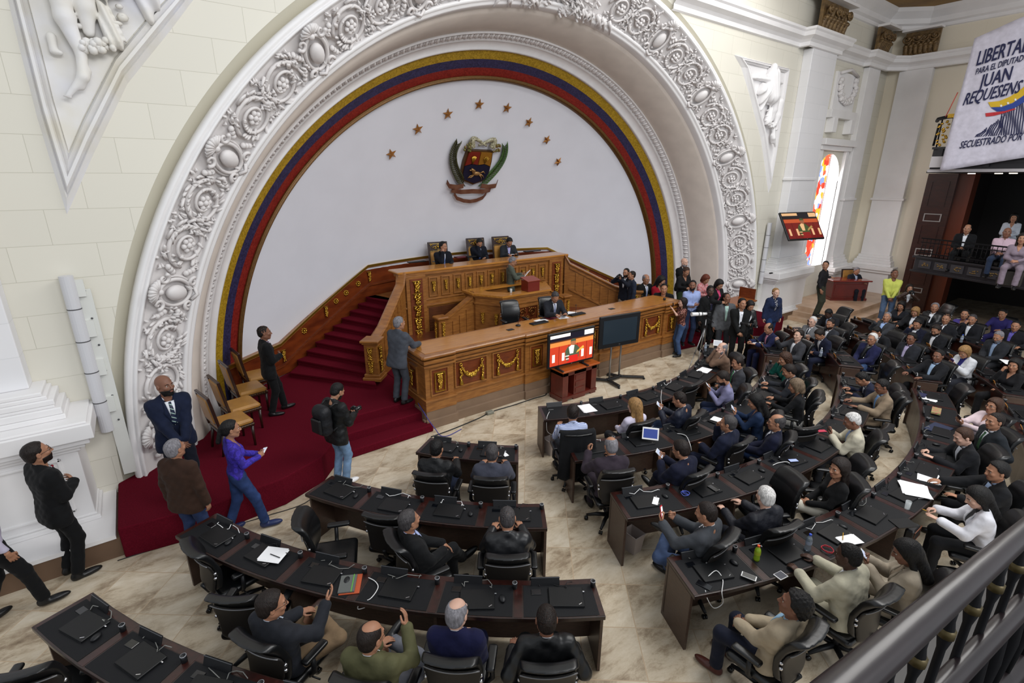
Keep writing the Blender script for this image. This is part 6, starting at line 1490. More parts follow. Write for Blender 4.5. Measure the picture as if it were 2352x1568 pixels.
SP = [  # seated on the floor of the chamber: head pixel, heading offset from the podium direction, options
 dict(p=(625, 1388), f=-14, l='man with glasses in charcoal jacket and beige trousers gesturing, long left desk', pose='raise', legs='a', hair='full', hc='dark', tc='#23252b', pc='#7d6850', glasses=1, head=(-34, 4), lean=-4, sc='#3c241b', skin_='tan', R=((.20, .38, .92), (.2, .7, .5), (-.8, 0, .6), 'relaxed'), top='open', shirt='#c6d0e0'),
 dict(p=(853, 1462), f=-6, l='balding man with glasses in olive green jacket, one jeans leg raised', pose='raise', legs='a', hair='balding', hc='dark', tc='#55543a', pc='#6a6c74', pk='denim', glasses=1, head=(-22, 6), lean=-2, side=0, skin_='tan', top='open', kind='cotton', R=((.16, .34, .98), (.0, .3, 1), (-.9, 0, .2), 'relaxed')),
 dict(p=(1050, 1408), f=-4, l='balding man in dark blue suit seated between olive jacket and black leather jacket', pose='lap', hair='balding', hc='grey', tc='#151739', head=(-18, 4), skin_='pale', glasses=1, lean=2, belly=1.12, top='open'),
 dict(p=(1255, 1422), f=0, l='bald man in shiny black leather jacket at the right end of the long left desk', pose='rest', hair='crop', hc='dark', tc='#0e0f11', kind='leather', top='jacket', head=(0, 6), skin_='brown', belly=1.15, lean=0),
 dict(p=(940, 1195), f=-52, l='grey-haired man in black suit sitting sideways with crossed legs, four-place left desk', pose='lap', legs='x', hair='short', hc='salt', tc='#121315', head=(10, -4), lean=-8, shirt='#a8b4e0'),
 dict(p=(1165, 1190), f=0, l='dark-haired man in dark leather jacket at the end of the four-place left desk', pose='desk', hair='crop', hc='salt', tc='#17181b', kind='leather', top='jacket', head=(4, 16), lean=10, belly=1.1),
 dict(p=(1003, 1030), f=-3, l='dark-haired man in black jacket at the two-place left desk', pose='desk', hair='short', hc='black', tc='#0f1012', top='jacket', kind='nylon', lean=8, head=(-5, 10), pc='#20283c'),
 dict(p=(1130, 1040), f=-2, l='man in slate grey suit at the right of the two-place left desk', pose='desk', hair='short', hc='salt', tc='#3f414d', lean=6, head=(2, 8), skin_='tan'),
 dict(p=(1316, 948), f=-2, l='dark-haired man in blue and white checked shirt, front centre row', pose='write', hair='full', hc='dark', top='shirt', tc='CHECK', kind='cotton', pc='#20242c', head=(-18, 14), lean=12),
 dict(p=(1457, 932), f=8, l='blonde woman in white blouse, front centre row', pose='lap', hair='long', hc='blond', top='blouse', tc='#c9c3d6', kind='cotton', pc='#1c1d22', fem=1, head=(14, 6), lean=-2, skin_='pale'),
 dict(p=(1560, 917), f=22, l='man in navy zip jacket and jeans reading a phone, front centre row', pose='phone', legs='x', hair='short', hc='dark', top='jacket', tc='#161b2b', kind='nylon', pc='#33435f', pk='denim', head=(8, 22), lean=4),
 dict(p=(1660, 868), f=32, l='bearded man in lavender grey shirt looking at a phone, front centre row', pose='phone', hair='full', hc='dark', top='shirt', tc='#7c7b9c', kind='cotton', pc='#1d2740', beard='dark', head=(6, 30), lean=12),
 dict(p=(1694, 833), f=34, l='man in dark grey suit with green tie, front centre row', pose='lap', hair='receding', hc='dark', tc='#34353a', tie='#2e7a4a', head=(8, 14), lean=0),
 dict(p=(1658, 800), f=36, l='bald man in brown jacket holding his face, far end of the front centre row', pose='face', hair='balding', hc='grey', tc='#6b5445', top='open', head=(12, -4), lean=14, skin_='pale', beard='grey'),
 dict(p=(1403, 1024), f=-3, l='balding man in plum brown jacket at the aisle end of the second centre row', pose='desk', hair='balding', hc='grey', tc='#322a33', head=(4, 10), lean=8, skin_='tan', R=None, L=((-.22, .40, .95), (-.1, .2, 1), (1, 0, 0), 'grip')),
 dict(p=(1563, 1032), f=18, l='man in navy suit tapping a phone with crossed legs, second centre row', pose='phone', legs='xl', hair='full', hc='dark', tc='#14172a', head=(10, 18), lean=6, belly=1.15, glasses=1),
 dict(p=(1672, 972), f=14, l='man in navy suit resting his chin on his hand, second centre row', pose='chin', hair='receding', hc='salt', tc='#151a2e', head=(16, 2), lean=2),
 dict(p=(1735, 922), f=24, l='woman with long black hair and denim blue jacket holding a phone', pose='phone', hair='long', hc='black', top='blouse', tc='#1c2c48', kind='cotton', pc='#1a2130', fem=1, head=(12, 22), lean=6),
 dict(p=(1783, 970), f=26, l='balding man with glasses in navy suit and jeans, second centre row', pose='lap', legs='xl', hair='balding', hc='salt', tc='#14172c', pc='#2a3b5e', pk='denim', glasses=1, head=(12, 0), lean=-4, skin_='tan'),
 dict(p=(1828, 886), f=10, l='woman with short ash blond hair in black, second centre row', pose='desk', hair='bob', hc='ash', top='blouse', tc='#0f1013', fem=1, head=(6, 18), lean=10, pc='#c9c7c2'),
 dict(p=(1812, 852), f=14, l='dark-haired man in dark suit touching his laptop, second centre row', pose='desk', hair='full', hc='dark', tc='#23252b', head=(10, 24), lean=12),
 dict(p=(1802, 824), f=22, l='woman with wavy brown hair in green blouse, chin on hand', pose='chin', hair='wavy', hc='brown', top='blouse', tc='#0e4a40', kind='cotton', fem=1, head=(18, 14), lean=8, pc='#23252b'),
 dict(p=(1622, 1178), f=30, l='man in grey jacket and jeans holding a phone in red case', pose='phone', legs='al', hair='short', hc='dark', tc='#3d4045', pc='#41506f', pk='denim', head=(6, 12), lean=-2, top='open', shirt='#e2e2e6', skin_='tan', L=((-.20, .42, .95), (.1, .3, 1), (.3, -.9, 0), 'grip')),
 dict(p=(1758, 1140), f=4, l='grey-haired man in dark navy jacket beside the man with the red phone', pose='desk', hair='short', hc='white', tc='#14161f', top='jacket', kind='nylon', head=(-16, 6), lean=6, skin_='pale', belly=1.15),
 dict(p=(1927, 1075), f=52, l='woman with long dark hair, black top and white trousers with crossed legs', pose='lap', legs='xl', hair='long', hc='dark', top='blouse', tc='#121214', fem=1, pc='#c9c4b6', pk='cotton', head=(20, 4), lean=0, skin_='tan'),
 dict(p=(1957, 966), f=22, l='grey-haired man in cream jacket looking at his phone', pose='phone', hair='short', hc='white', top='jacket', tc='#b9b3a0', kind='cotton', pc='#2a2c32', head=(8, 22), lean=10, skin_='brown', shirt='#7f94b8'),
 dict(p=(2025, 887), f=22, l='man in tan suit reaching over his desk, third centre row', pose='desk', hair='short', hc='black', tc='#7f6f5c', pc='#7f6f5c', head=(10, 20), lean=8, skin_='brown', shirt='#9ab4d8', tie='#6f93c0', glasses=1),
 dict(p=(1980, 870), f=12, l='dark-haired man bent low in dark blue, behind the man in tan', pose='desk', hair='short', hc='black', tc='#1b1f33', head=(8, 40), lean=30),
 dict(p=(1825, 1388), f=22, l='curly-haired man in beige field jacket in the lower right foreground', pose='lap', hair='curly', hc='black', top='jacket', tc='#a49680', kind='cotton', pc='#171b2a', head=(20, -8), lean=-8, skin_='brown', shirt='#8fb4d0', sc='#4a231d'),
 dict(p=(1948, 1276), f=10, l='black-haired man in cream coat leaning on the fourth centre row desk', pose='desk', hair='crop', hc='black', top='jacket', tc='#b5b09c', kind='wool', head=(10, 8), lean=10, skin_='dark', belly=1.15),
 dict(p=(2082, 1268), f=26, l='woman with long black hair and beige blazer reading her phone', pose='phone', hair='long', hc='black', top='blazer', tc='#9a8f7f', fem=1, head=(12, 22), lean=6, skin_='brown', shirt='#8a7d6c'),
 dict(p=(2245, 1142), f=24, l='woman in white blazer and striped top writing with a yellow pencil', pose='write', hair='long', hc='black', top='blazer', tc='#d5d5dc', fem=1, head=(16, 26), lean=14, skin_='pale', shirt='#3a3a3c', pc='#16171a', kind='cotton'),
 dict(p=(2290, 1082), f=26, l='dark-haired man in black suit reaching to his laptop, fourth centre row', pose='desk', hair='full', hc='black', tc='#121316', head=(14, 8), lean=10, skin_='tan', shirt='#8fa2c0', R=((.10, .62, .84), (0, 1, 0), (0, 0, -1), 'relaxed')),
 dict(p=(2212, 1002), f=24, l='balding man in black suit signing papers, fourth centre row', pose='write', hair='receding', hc='brown', tc='#15161a', head=(12, 24), lean=14, skin_='pale', shirt='#cfd4de'),
 dict(p=(2285, 967), f=28, l='man in dark grey suit with green tie behind the one signing papers', pose='rest', hair='short', hc='dark', tc='#1d2126', tie='#35523a', head=(12, 2), lean=0, skin_='tan'),
 dict(p=(2283, 932), f=34, l='woman in pale pink hooded top and jeans holding up a phone', pose='phone', legs='out', hair='bob', hc='brown', top='blouse', tc='#c8b6bb', kind='cotton', pc='#3b5280', pk='denim', fem=1, head=(12, -2), lean=-8, skin_='tan', glasses=1),
 dict(p=(1765, 754), f=18, l='bald man in blue suit and pink shirt reading papers, two-place right desk', pose='write', hair='balding', hc='dark', tc='#171c3d', shirt='#c08ca0', head=(8, 26), lean=10, skin_='tan', tie='#b4768a'),
 dict(p=(1834, 770), f=28, l='young dark-haired man in grey suit raising his fist, right block', pose='raise', hair='full', hc='dark', tc='#35363b', pc='#35363b', head=(10, -6), lean=0, skin_='pale', R=((.22, .38, 1.02), (0, .1, 1), (-1, 0, 0), 'fist')),
 dict(p=(1866, 738), f=28, l='white-haired man with glasses in light grey suit, arms folded', pose='lap', hair='short', hc='white', tc='#6a6b6e', head=(8, 2), lean=-4, skin_='pale', glasses=1, tie='#23242a', L=((.12, .24, .90), (1, .1, 0), (0, -1, 0), 'relaxed'), R=((-.12, .26, .86), (-1, .1, 0), (0, -1, 0), 'relaxed')),
 dict(p=(1903, 720), f=22, l='dark-haired man in dark suit bowing his head near the marble steps', pose='desk', hair='short', hc='black', tc='#1a1b20', head=(4, 40), lean=16, skin_='dark', shirt='#a9b8d0'),
 dict(p=(1907, 744), f=24, l='bearded man in charcoal suit behind the bowed man in navy', pose='desk', hair='short', hc='dark', tc='#2a2c32', beard='dark', head=(14, 8), lean=4),
 dict(p=(1882, 768), f=20, l='man in navy suit with head bent down, four-place right desk', pose='lap', hair='full', hc='dark', tc='#161b2f', head=(4, 42), lean=18, skin_='tan'),
 dict(p=(2003, 778), f=34, l='white-haired man with glasses in navy blazer and pale jeans', pose='lap', legs='xl', hair='full', hc='white', tc='#1b1e40', pc='#5a74a4', pk='denim', glasses=1, head=(10, 0), lean=-6, skin_='tan', top='open', shirt='#b6bccb'),
 dict(p=(2093, 777), f=30, l='man with glasses in dark suit and lilac shirt, hands folded', pose='lap', hair='full', hc='black', tc='#23252b', glasses=1, head=(10, 4), lean=-2, shirt='#a9a0c0', skin_='brown', belly=1.2, top='open'),
 dict(p=(2155, 817), f=32, l='man in black suit with light blue shirt and open hand, right block', pose='desk', hair='short', hc='black', tc='#141519', head=(12, 4), lean=0, shirt='#9db6d4', skin_='brown', belly=1.2, top='open'),
 dict(p=(2013, 762), f=20, l='man in dark jacket bent forward behind the white-haired man', pose='desk', hair='short', hc='black', tc='#1d1e22', head=(0, 36), lean=34),
 dict(p=(2150, 758), f=26, l='bearded man in dark jacket and white shirt looking down', pose='lap', hair='full', hc='dark', tc='#17181c', beard='dark', head=(6, 26), lean=2, top='open', shirt='#d0d2d8'),
 dict(p=(2107, 744), f=28, l='dark-haired man in navy jacket and jeans with hand at his face', pose='chin', legs='xl', hair='full', hc='black', tc='#16192a', pc='#2c3f63', pk='denim', head=(8, 20), lean=-2, top='open'),
 dict(p=(2173, 732), f=28, l='heavy man in dark suit and white shirt near the back rows', pose='rest', hair='crop', hc='dark', tc='#191a1f', head=(12, 2), lean=-4, belly=1.25, tie='#3a2430'),
 dict(p=(2037, 728), f=32, l='man in grey suit and sky-blue shirt leaning far back', pose='chin', legs='out', hair='short', hc='grey', tc='#33353a', shirt='#8fa8d2', head=(8, -10), lean=-18, top='open'),
 dict(p=(2070, 702), f=24, l='woman with long dark hair in dark jacket, back rows', pose='desk', hair='long', hc='black', top='blouse', tc='#202228', fem=1, head=(6, 14), lean=4),
 dict(p=(2102, 716), f=26, l='woman with short blond hair in black, back rows', pose='desk', hair='bob', hc='blond', top='open', tc='#18191c', fem=1, head=(8, 22), lean=6),
 dict(p=(2147, 706), f=30, l='grey-haired person in black leather jacket looking up, back rows', pose='lap', hair='full', hc='grey', top='jacket', kind='leather', tc='#17181b', head=(10, -8), lean=-6),
 dict(p=(2216, 722), f=30, l='woman in purple top under the gallery', pose='lap', hair='pony', hc='black', top='blouse', tc='#4a3f86', kind='cotton', fem=1, head=(10, -4), lean=0),
 dict(p=(2233, 733), f=28, l='grey-haired man in dark suit with hand over his mouth', pose='chin', hair='short', hc='salt', tc='#15161b', head=(10, 10), lean=2),
 dict(p=(2215, 808), f=26, l='woman with blond hair in white sports jacket with dark sleeve stripes', pose='phone', hair='bob', hc='blond', top='jacket', tc='#c9cbd0', kind='nylon', fem=1, head=(8, 30), lean=10, shirt='#2a2a6a', pc='#22242c'),
 dict(p=(2293, 773), f=26, l='grey-bearded man in dark suit with hands together, right rows', pose='lap', hair='short', hc='grey', tc='#222429', beard='grey', head=(6, 20), lean=0, top='open', shirt='#7d90ac'),
 dict(p=(2333, 748), f=30, l='dark-haired man in black with violet shirt at the right edge', pose='rest', hair='short', hc='black', tc='#14141a', shirt='#57509a', head=(12, 6), lean=-4, top='open'),
 dict(p=(2330, 838), f=34, l='woman in black at the right edge with a white sleeve', pose='chin', hair='long', hc='black', top='blouse', tc='#141417', fem=1, head=(14, 6), lean=0),
 dict(p=(2303, 720), f=26, l='person in a violet top in the shadow under the gallery', pose='desk', hair='short', hc='black', top='tee', tc='#2e2a62', kind='cotton', head=(0, 16), lean=8),
 dict(p=(-75, 1590), f=-10, l='person in grey trousers cut off at the bottom left corner', pose='lap', hair='short', hc='dark', tc='#26282c', pc='#5c6270', head=(0, 6), lean=0),
]
def checks():
    m, N, L, p = new_mat('cloth_checked_shirt'); tc = N.new('ShaderNodeTexCoord'); w = []
    for d in ('X', 'Z'):
        t = N.new('ShaderNodeTexWave'); t.bands_direction = d; t.inputs['Scale'].default_value = 16; L.new(tc.outputs['Object'], t.inputs[0]); w.append(t)
    a = N.new('ShaderNodeMath'); a.operation = 'MAXIMUM'; L.new(w[0].outputs['Fac'], a.inputs[0]); L.new(w[1].outputs['Fac'], a.inputs[1])
    r = N.new('ShaderNodeValToRGB'); r.color_ramp.elements[0].position = .75; r.color_ramp.elements[0].color = srgb('#c8d0e6'); r.color_ramp.elements[1].position = .95; r.color_ramp.elements[1].color = srgb('#5a6fa8')
    L.new(a.outputs[0], r.inputs['Fac']); L.new(r.outputs['Color'], p.inputs['Base Color']); p.inputs['Roughness'].default_value = .8; return m
_M['cloth_cotton_CHECK'] = checks()
def patterned(key, c1, c2, c3, scale):
    m, N, L, p = new_mat(key); tc = N.new('ShaderNodeTexCoord'); v = N.new('ShaderNodeTexVoronoi'); v.inputs['Scale'].default_value = scale; L.new(tc.outputs['Object'], v.inputs['Vector'])
    r = N.new('ShaderNodeValToRGB'); r.color_ramp.interpolation = 'CONSTANT'; e = r.color_ramp.elements; e[0].color = srgb(c1); e[1].position = .35; e[1].color = srgb(c2); x = e.new(.6); x.color = srgb(c3)
    L.new(v.outputs['Distance'], r.inputs['Fac']); L.new(r.outputs['Color'], p.inputs['Base Color']); p.inputs['Roughness'].default_value = .8; _M['cloth_cotton_'+key] = m
patterned('LEOPARD', '#c09080', '#5a2018', '#2c0d0c', 42); patterned('GINGHAM', '#d8c4c4', '#a84a50', '#c98a8c', 30); patterned('LACE', '#33229a', '#3a2aa6', '#2a1a80', 20); patterned('DOTS', '#e8e8f0', '#151a2e', '#151a2e', 45)
INFO = {}
for d in SP:
    d = dict(d); px, py = d.pop('p'); f = d.pop('f'); l = d.pop('l'); i = person(px, py, F(px, py)+f, l, True, **d); INFO[l] = i
    if px > 0: office_chair(i['pos'][0], i['pos'][1], i['rz'], 'black office chair under the '+' '.join(l.split()[:10]).rstrip(','))
ST = [
 dict(p=(85, 1040), f=-62, z=0, l='bearded man with glasses, black suit and red tie standing with arms crossed at far left', pose='crossed', hair='short', hc='dark', tc='#0f1012', tie='#7a1a26', glasses=1, beard='dark', head=(-8, -8), s=1.06, skin_='tan', side=2),
 dict(p=(-62, 1120), f=-70, z=0, l='person in pale shirt and black trousers cut by the left picture edge', pose='pocket', hair='short', hc='dark', top='shirt', tc='#b8b2c6', kind='cotton', pc='#0e0f12', legs='w'),
 dict(p=(378, 885), f=-168, z=PZ, l='bald bearded man in navy suit with striped tie standing before the arch', pose='clasp', hair='bald', hc='black', beard='black', tc='#121a30', pc='#10131f', tie='STRIPE', head=(22, -6), skin_='brown', s=1.04),
 dict(p=(402, 1030), f=-44, z=0, l='grey-haired man in brown suede jacket and jeans standing behind the long left desk', pose='down', hair='short', hc='grey', top='jacket', tc='#35231a', kind='wool', pc='#2f3d60', pk='denim', head=(-10, -6), shirt='#8fa4cc', belly=1.15, skin_='tan', s=.98),
 dict(p=(530, 985), f=-88, z=0, l='dark-haired woman in violet blouse and jeans holding a phone by the carpet', pose='look', hair='pony', hc='black', top='blouse', tc='LACE', kind='cotton', fem=1, pc='#2c3e68', pk='denim', sc='#23305c', head=(0, 4), s=.97, legs='w', skin_='tan'),
 dict(p=(607, 764), f=-92, z=PZ, l='young man in black suit with arms crossed beside the tan chairs', pose='crossed', hair='crop', hc='black', tc='#0d0e10', shirt='#c9b8d6', head=(-6, 0), skin_='brown', s=.98, top='open', legs='ahead'),
 dict(p=(775, 898), f=-70, z=0, l='bearded photographer in black jacket and pale jeans with a backpack', pose='look', hair='short', hc='black', top='jacket', tc='#131415', kind='nylon', beard='black', pc='#6f8bab', pk='denim', sc='#e8e8ea', head=(0, 26), s=.98, lean=4, skin_='tan'),
 dict(p=(917, 742), f=-66, z=PZ, l='grey-haired man in grey suit leaning on the left end of the carved bench', pose='lean', hair='short', hc='grey', tc='#43474f', pc='#3c4048', head=(-14, 2), s=1.0, lean=10, belly=1.15, skin_='tan'),
 dict(p=(1178, 600), f=-118, z=.97, l='grey-haired speaker in green-grey suit reading a paper at the pulpit', pose='read', hair='short', hc='grey', tc='#4c5148', pc='#3a3d38', head=(-6, 24), tie='#5a6478', beard=None, glasses=1, s=.96, skin_='tan'),
 dict(p=(1438, 626), f=98, z=PZ, l='photographer with glasses in navy jacket aiming a camera by the right newel', pose='eye', hair='short', hc='black', top='jacket', tc='#141823', pc='#7f7262', glasses=1, beard='dark', head=(4, 0), s=.98),
 dict(p=(1451, 632), f=60, z=PZ, l='man in blue suit half hidden behind the photographer with glasses', pose='down', hair='short', hc='dark', tc='#1d2433', head=(0, 0), s=.95),
 dict(p=(1572, 603), f=172, z=PZ, l='bald man in black suit standing highest against the arch on the right', pose='clasp', hair='bald', hc='dark', beard='grey', tc='#101113', tie='#8a96a8', head=(0, 4), s=1.06, skin_='pale'),
 dict(p=(1576, 624), f=160, z=PZ, l='woman with hair tied up and black top, in front of the tall bald man', pose='look', hair='bun', hc='brown', top='blouse', tc='#131315', fem=1, pc='#2c3a24', head=(0, 26), s=1.0, skin_='tan'),
 dict(p=(1591, 655), f=150, z=.30, l='man in light blue shirt with folded arms beside the bench end', pose='crossed', hair='short', hc='black', top='shirt', tc='#8d9cc8', kind='cotton', pc='#1f2a44', head=(-30, 0), s=1.03, skin_='brown', beard='black', sc='#101012'),
 dict(p=(1621, 641), f=178, z=PZ, l='red-haired woman in red checked shirt behind the wooden desk', pose='look', hair='bob', hc='red', top='shirt', tc='GINGHAM', kind='cotton', fem=1, pc='#2a2c36', head=(0, 30), s=.96, skin_='tan'),
 dict(p=(1632, 668), f=160, z=0.15, l='man in black suit with lilac shirt standing among the onlookers', pose='down', hair='full', hc='black', tc='#0f1012', shirt='#b592b8', tie='#23243a', head=(-20, -2), s=1.04, skin_='dark'),
 dict(p=(1652, 653), f=168, z=PZ, l='woman with black bob in black coat and pink scarf at the wooden desk', pose='look', hair='bob', hc='black', top='open', tc='#111113', fem=1, shirt='#c0406a', head=(0, 30), s=.98, skin_='tan'),
 dict(p=(1669, 684), f=140, z=0, l='man in mid-grey jacket with open checked collar looking up', pose='down', hair='receding', hc='dark', tc='#56585c', pc='#33353a', top='open', shirt='#a6c4bc', head=(20, -14), s=1.03, skin_='brown'),
 dict(p=(1705, 697), f=130, z=0, l='young man in black suit standing right of the man in mid-grey', pose='clasp', hair='full', hc='black', tc='#0f1011', top='open', head=(20, -4), s=1.02, skin_='tan'),
 dict(p=(1723, 702), f=150, z=0.05, l='woman in black leather jacket checking a small camera', pose='look', hair='bob', hc='black', top='jacket', kind='leather', tc='#131416', fem=1, head=(0, 24), s=.97, skin_='tan'),
 dict(p=(1782, 672), f=150, z=0, l='blond woman in navy blazer and jeans walking by the right ledge', pose='down', hair='short', hc='blond', top='blazer', tc='#1a2440', shirt='DOTS', fem=1, pc='#23375c', pk='denim', head=(0, 0), s=1.0, legs='w', skin_='pale'),
 dict(p=(1568, 694), f=55, z=0, l='woman with dark hair and leopard print top holding up a phone at the bench corner', pose='eye', hair='long', hc='dark', top='tee', tc='LEOPARD', kind='cotton', fem=1, pc='#3f5478', pk='denim', head=(0, 0), s=.94, bare=True, skin_='pale'),
 dict(p=(1896, 609), f=-175, z=.42, l='man in dark shirt, olive trousers and blue cap with his elbow on the ledge', pose='pocket', hair='short', hc='black', top='shirt', tc='#1e1d20', kind='cotton', pc='#34362b', head=(-80, 0), s=1.03, skin_='tan', L=((-.36, .10, 1.22), (-.6, .5, -.3), (0, 0, -1), 'relaxed')),
 dict(p=(2055, 629), f=115, z=0.14, l='man in bright yellow shirt and jeans standing near the right gallery', pose='clasp', hair='crop', hc='black', top='shirt', tc='#c3ca62', kind='cotton', pc='#4f627e', pk='denim', head=(20, -12), s=1.06, skin_='brown', belly=1.15),
 dict(p=(2089, 662), f=120, z=0.0, l='woman in brown leather jacket filming beside the man in yellow', pose='eye', hair='long', hc='dark', top='jacket', kind='leather', tc='#33211a', fem=1, pc='#20242c', head=(0, 0), s=.94, skin_='tan'),
]
def stripe_tie():
    m, N, L, p = new_mat('cloth_cotton_STRIPE'); tc = N.new('ShaderNodeTexCoord'); mp = N.new('ShaderNodeMapping'); mp.inputs['Rotation'].default_value = (0, rad(35), 0); L.new(tc.outputs['Object'], mp.inputs[0])
    t = N.new('ShaderNodeTexWave'); t.bands_direction = 'Z'; t.inputs['Scale'].default_value = 6.5; L.new(mp.outputs[0], t.inputs[0]); r = N.new('ShaderNodeValToRGB'); r.color_ramp.interpolation = 'CONSTANT'; r.color_ramp.elements[0].color = srgb('#15203a'); r.color_ramp.elements[1].position = .88; r.color_ramp.elements[1].color = srgb('#9fb8ae')
    L.new(t.outputs['Fac'], r.inputs['Fac']); L.new(r.outputs['Color'], p.inputs['Base Color']); _M['cloth_cotton_STRIPE'] = m
stripe_tie()
for d in ST:
    d = dict(d); px, py = d.pop('p'); f = d.pop('f'); l = d.pop('l'); z = d.pop('z'); d.setdefault('lean', 1); i = person(px, py, f, l, False, z0=z, **d); INFO[l] = i
# seated high on the tribune, at the bench, at the side desks and in the gallery
GZ = 2.10
_q = ray(1968, 622); REDZ = CAMZ+_q[2]*21.25/_q[0]-1.17
OT = [
 dict(p=(1018, 566), f=172, z=FZ, l='leftmost chairman on the tribune in dark suit, hand at his mouth', pose='chin', hair='full', hc='black', tc='#10131c', tie='#5a72a8', head=(30, 4), lean=6, shirt='#d8dbe6'),
 dict(p=(1101, 558), f=170, z=FZ, l='middle chairman on the tribune in dark suit, head bowed', pose='chin', hair='full', hc='black', tc='#11141f', tie='#4a5f9a', head=(-6, 36), lean=12, shirt='#b8c4de'),
 dict(p=(1170, 556), f=166, z=FZ, l='rightmost chairman on the tribune in grey suit writing', pose='write', hair='full', hc='black', tc='#25282d', head=(0, 38), lean=18, top='open', shirt='#a9a6d0'),
 dict(p=(1275, 682), f=166, z=PZ+.38, l='clerk in dark grey suit writing at the carved bench', pose='write', hair='short', hc='salt', tc='#212329', tie='#707894', head=(-6, 38), lean=12, shirt='#d6d8e2'),
 dict(p=(1484, 641), f=168, z=PZ, l='older man with glasses in black suit seated by the niche on the right', pose='lap', hair='balding', hc='grey', tc='#0f1011', tie='#9aa2c0', head=(0, 4), lean=4, glasses=1, skin_='tan', s=1.1),
 dict(p=(1525, 663), f=120, z=PZ, l='man in black suit bending over the right end of the bench top with a phone', pose='desk', hair='short', hc='black', tc='#101114', head=(10, 0), lean=30, skin_='tan', s=1.12, top='open', shirt='#8fa0c0'),
 dict(p=(1519, 645), f=170, z=PZ, l='person in red with long black hair before the flag stripes', pose='lap', hair='long', hc='black', top='blouse', tc='#8a1020', kind='cotton', fem=1, head=(20, 20), lean=4, s=1.12),
 dict(p=(1968, 622), f=150, z=REDZ, l='man in dark suit reading papers at the red desk', pose='read', hair='short', hc='grey', tc='#191c26', head=(0, 16), lean=4, R=((.10, .36, .86), (-.4, .8, .3), (-.6, -.3, .6), 'grip'), L=((-.14, .42, .80), (.4, .8, 0), (0, 0, -1), 'relaxed'), top='open', shirt='#b0bcd6'),
 dict(p=(2222, 526), f=96, z=GZ, l='balding man in black suit sitting in the right gallery', pose='lap', hair='balding', hc='dark', tc='#101114', head=(0, 4), top='open'),
 dict(p=(2313, 534), f=96, z=GZ, l='heavy man in pale pink shirt leaning back in the right gallery', pose='lap', hair='bald', hc='dark', top='shirt', tc='#c0a6b4', kind='cotton', pc='#2c3850', belly=1.3, lean=-10, head=(4, -6), skin_='brown'),
 dict(p=(2329, 500), f=96, z=GZ+.25, l='woman in white top at the back of the right gallery', pose='lap', hair='long', hc='black', top='blouse', tc='#b9bfca', kind='cotton', fem=1, head=(0, 6)),
 dict(p=(2348, 548), f=96, z=GZ, l='woman with long dark hair at the right edge of the gallery', pose='lap', hair='long', hc='dark', top='blouse', tc='#7d707c', kind='cotton', fem=1, head=(0, 0)),
]
for d in OT:
    d = dict(d); px, py = d.pop('p'); f = d.pop('f'); l = d.pop('l'); z = d.pop('z'); i = person(px, py, f, l, True, z0=z, **d); INFO[l] = i
print('people', len(PEOPLE), 'mean r', [(l[:18], round(math.hypot(x-HC.x, y-HC.y), 2)) for l, x, y, r, st_, z in PEOPLE[:60]])
# ================================================================ GALLERIES ON THE RIGHT
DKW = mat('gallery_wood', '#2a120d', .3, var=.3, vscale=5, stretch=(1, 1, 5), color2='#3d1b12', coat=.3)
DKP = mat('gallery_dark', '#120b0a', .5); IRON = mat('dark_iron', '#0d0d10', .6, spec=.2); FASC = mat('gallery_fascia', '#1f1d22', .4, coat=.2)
LINE = mat('panel_line', '#9a9694', .5)
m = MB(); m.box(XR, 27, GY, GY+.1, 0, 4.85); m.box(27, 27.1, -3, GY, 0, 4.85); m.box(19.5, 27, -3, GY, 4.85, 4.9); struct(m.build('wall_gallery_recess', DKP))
g = empty('panelled_pier', (22.85, 5.95, 0)); tag(g, 'tall dark wooden pier with pale outlined panels under the upper gallery', 'pier')
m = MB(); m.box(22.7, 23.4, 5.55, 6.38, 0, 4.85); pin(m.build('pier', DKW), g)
for z0, z1, lit in ((3.75, 4.6, 0), (3.25, 3.52, 1), (2.45, 3.1, 0), (2.05, 2.3, 1), (1.0, 1.9, 0), (.72, .90, 1)):
    m = MB(); b = .02 if not lit else .03
    for a0, a1, c0, c1 in ((5.72, 6.22, z0, z0+b), (5.72, 6.22, z1-b, z1), (5.72, 5.72+b, z0+b, z1-b), (6.22-b, 6.22, z0+b, z1-b)): m.box(22.675, 22.71, a0, a1, c0, c1)
    pin(m.build('panel_outline', LINE if lit else DKW), g)
m = MB(); m.box(22.9, 23.5, 5.15, 5.55, 0, 4.85); m.box(26.0, 26.2, 1.0, 1.4, 0, 4.85); tag(m.build('side_jamb', mat('lit_mahogany', '#6a2c12', .3, coat=.3)), 'wooden jamb coloured as if lit orange, right of the dark panelled pier', 'door jamb')  # orange lamp light is put into this wood colour
for i, (px, py) in enumerate([(2232, 397), (2302, 391), (2341, 392)]):
    p = at(px, py, 4.84); m = MB(); m.lathe([(0, 0), (.09, 0), (.09, .02), (0, .02)], (0, 0, 0), 14, 0); o = m.build('downlight', emit('downlight_glow', '#fff0dc', 6)); o.location = (21.0-.3*i, p.y*21/p.x if p.x > 1 else p.y, 4.83)
    tag(o, '%s small round downlight under the upper gallery' % ('left', 'middle', 'right')[i], 'lamp', 'downlights under the gallery')
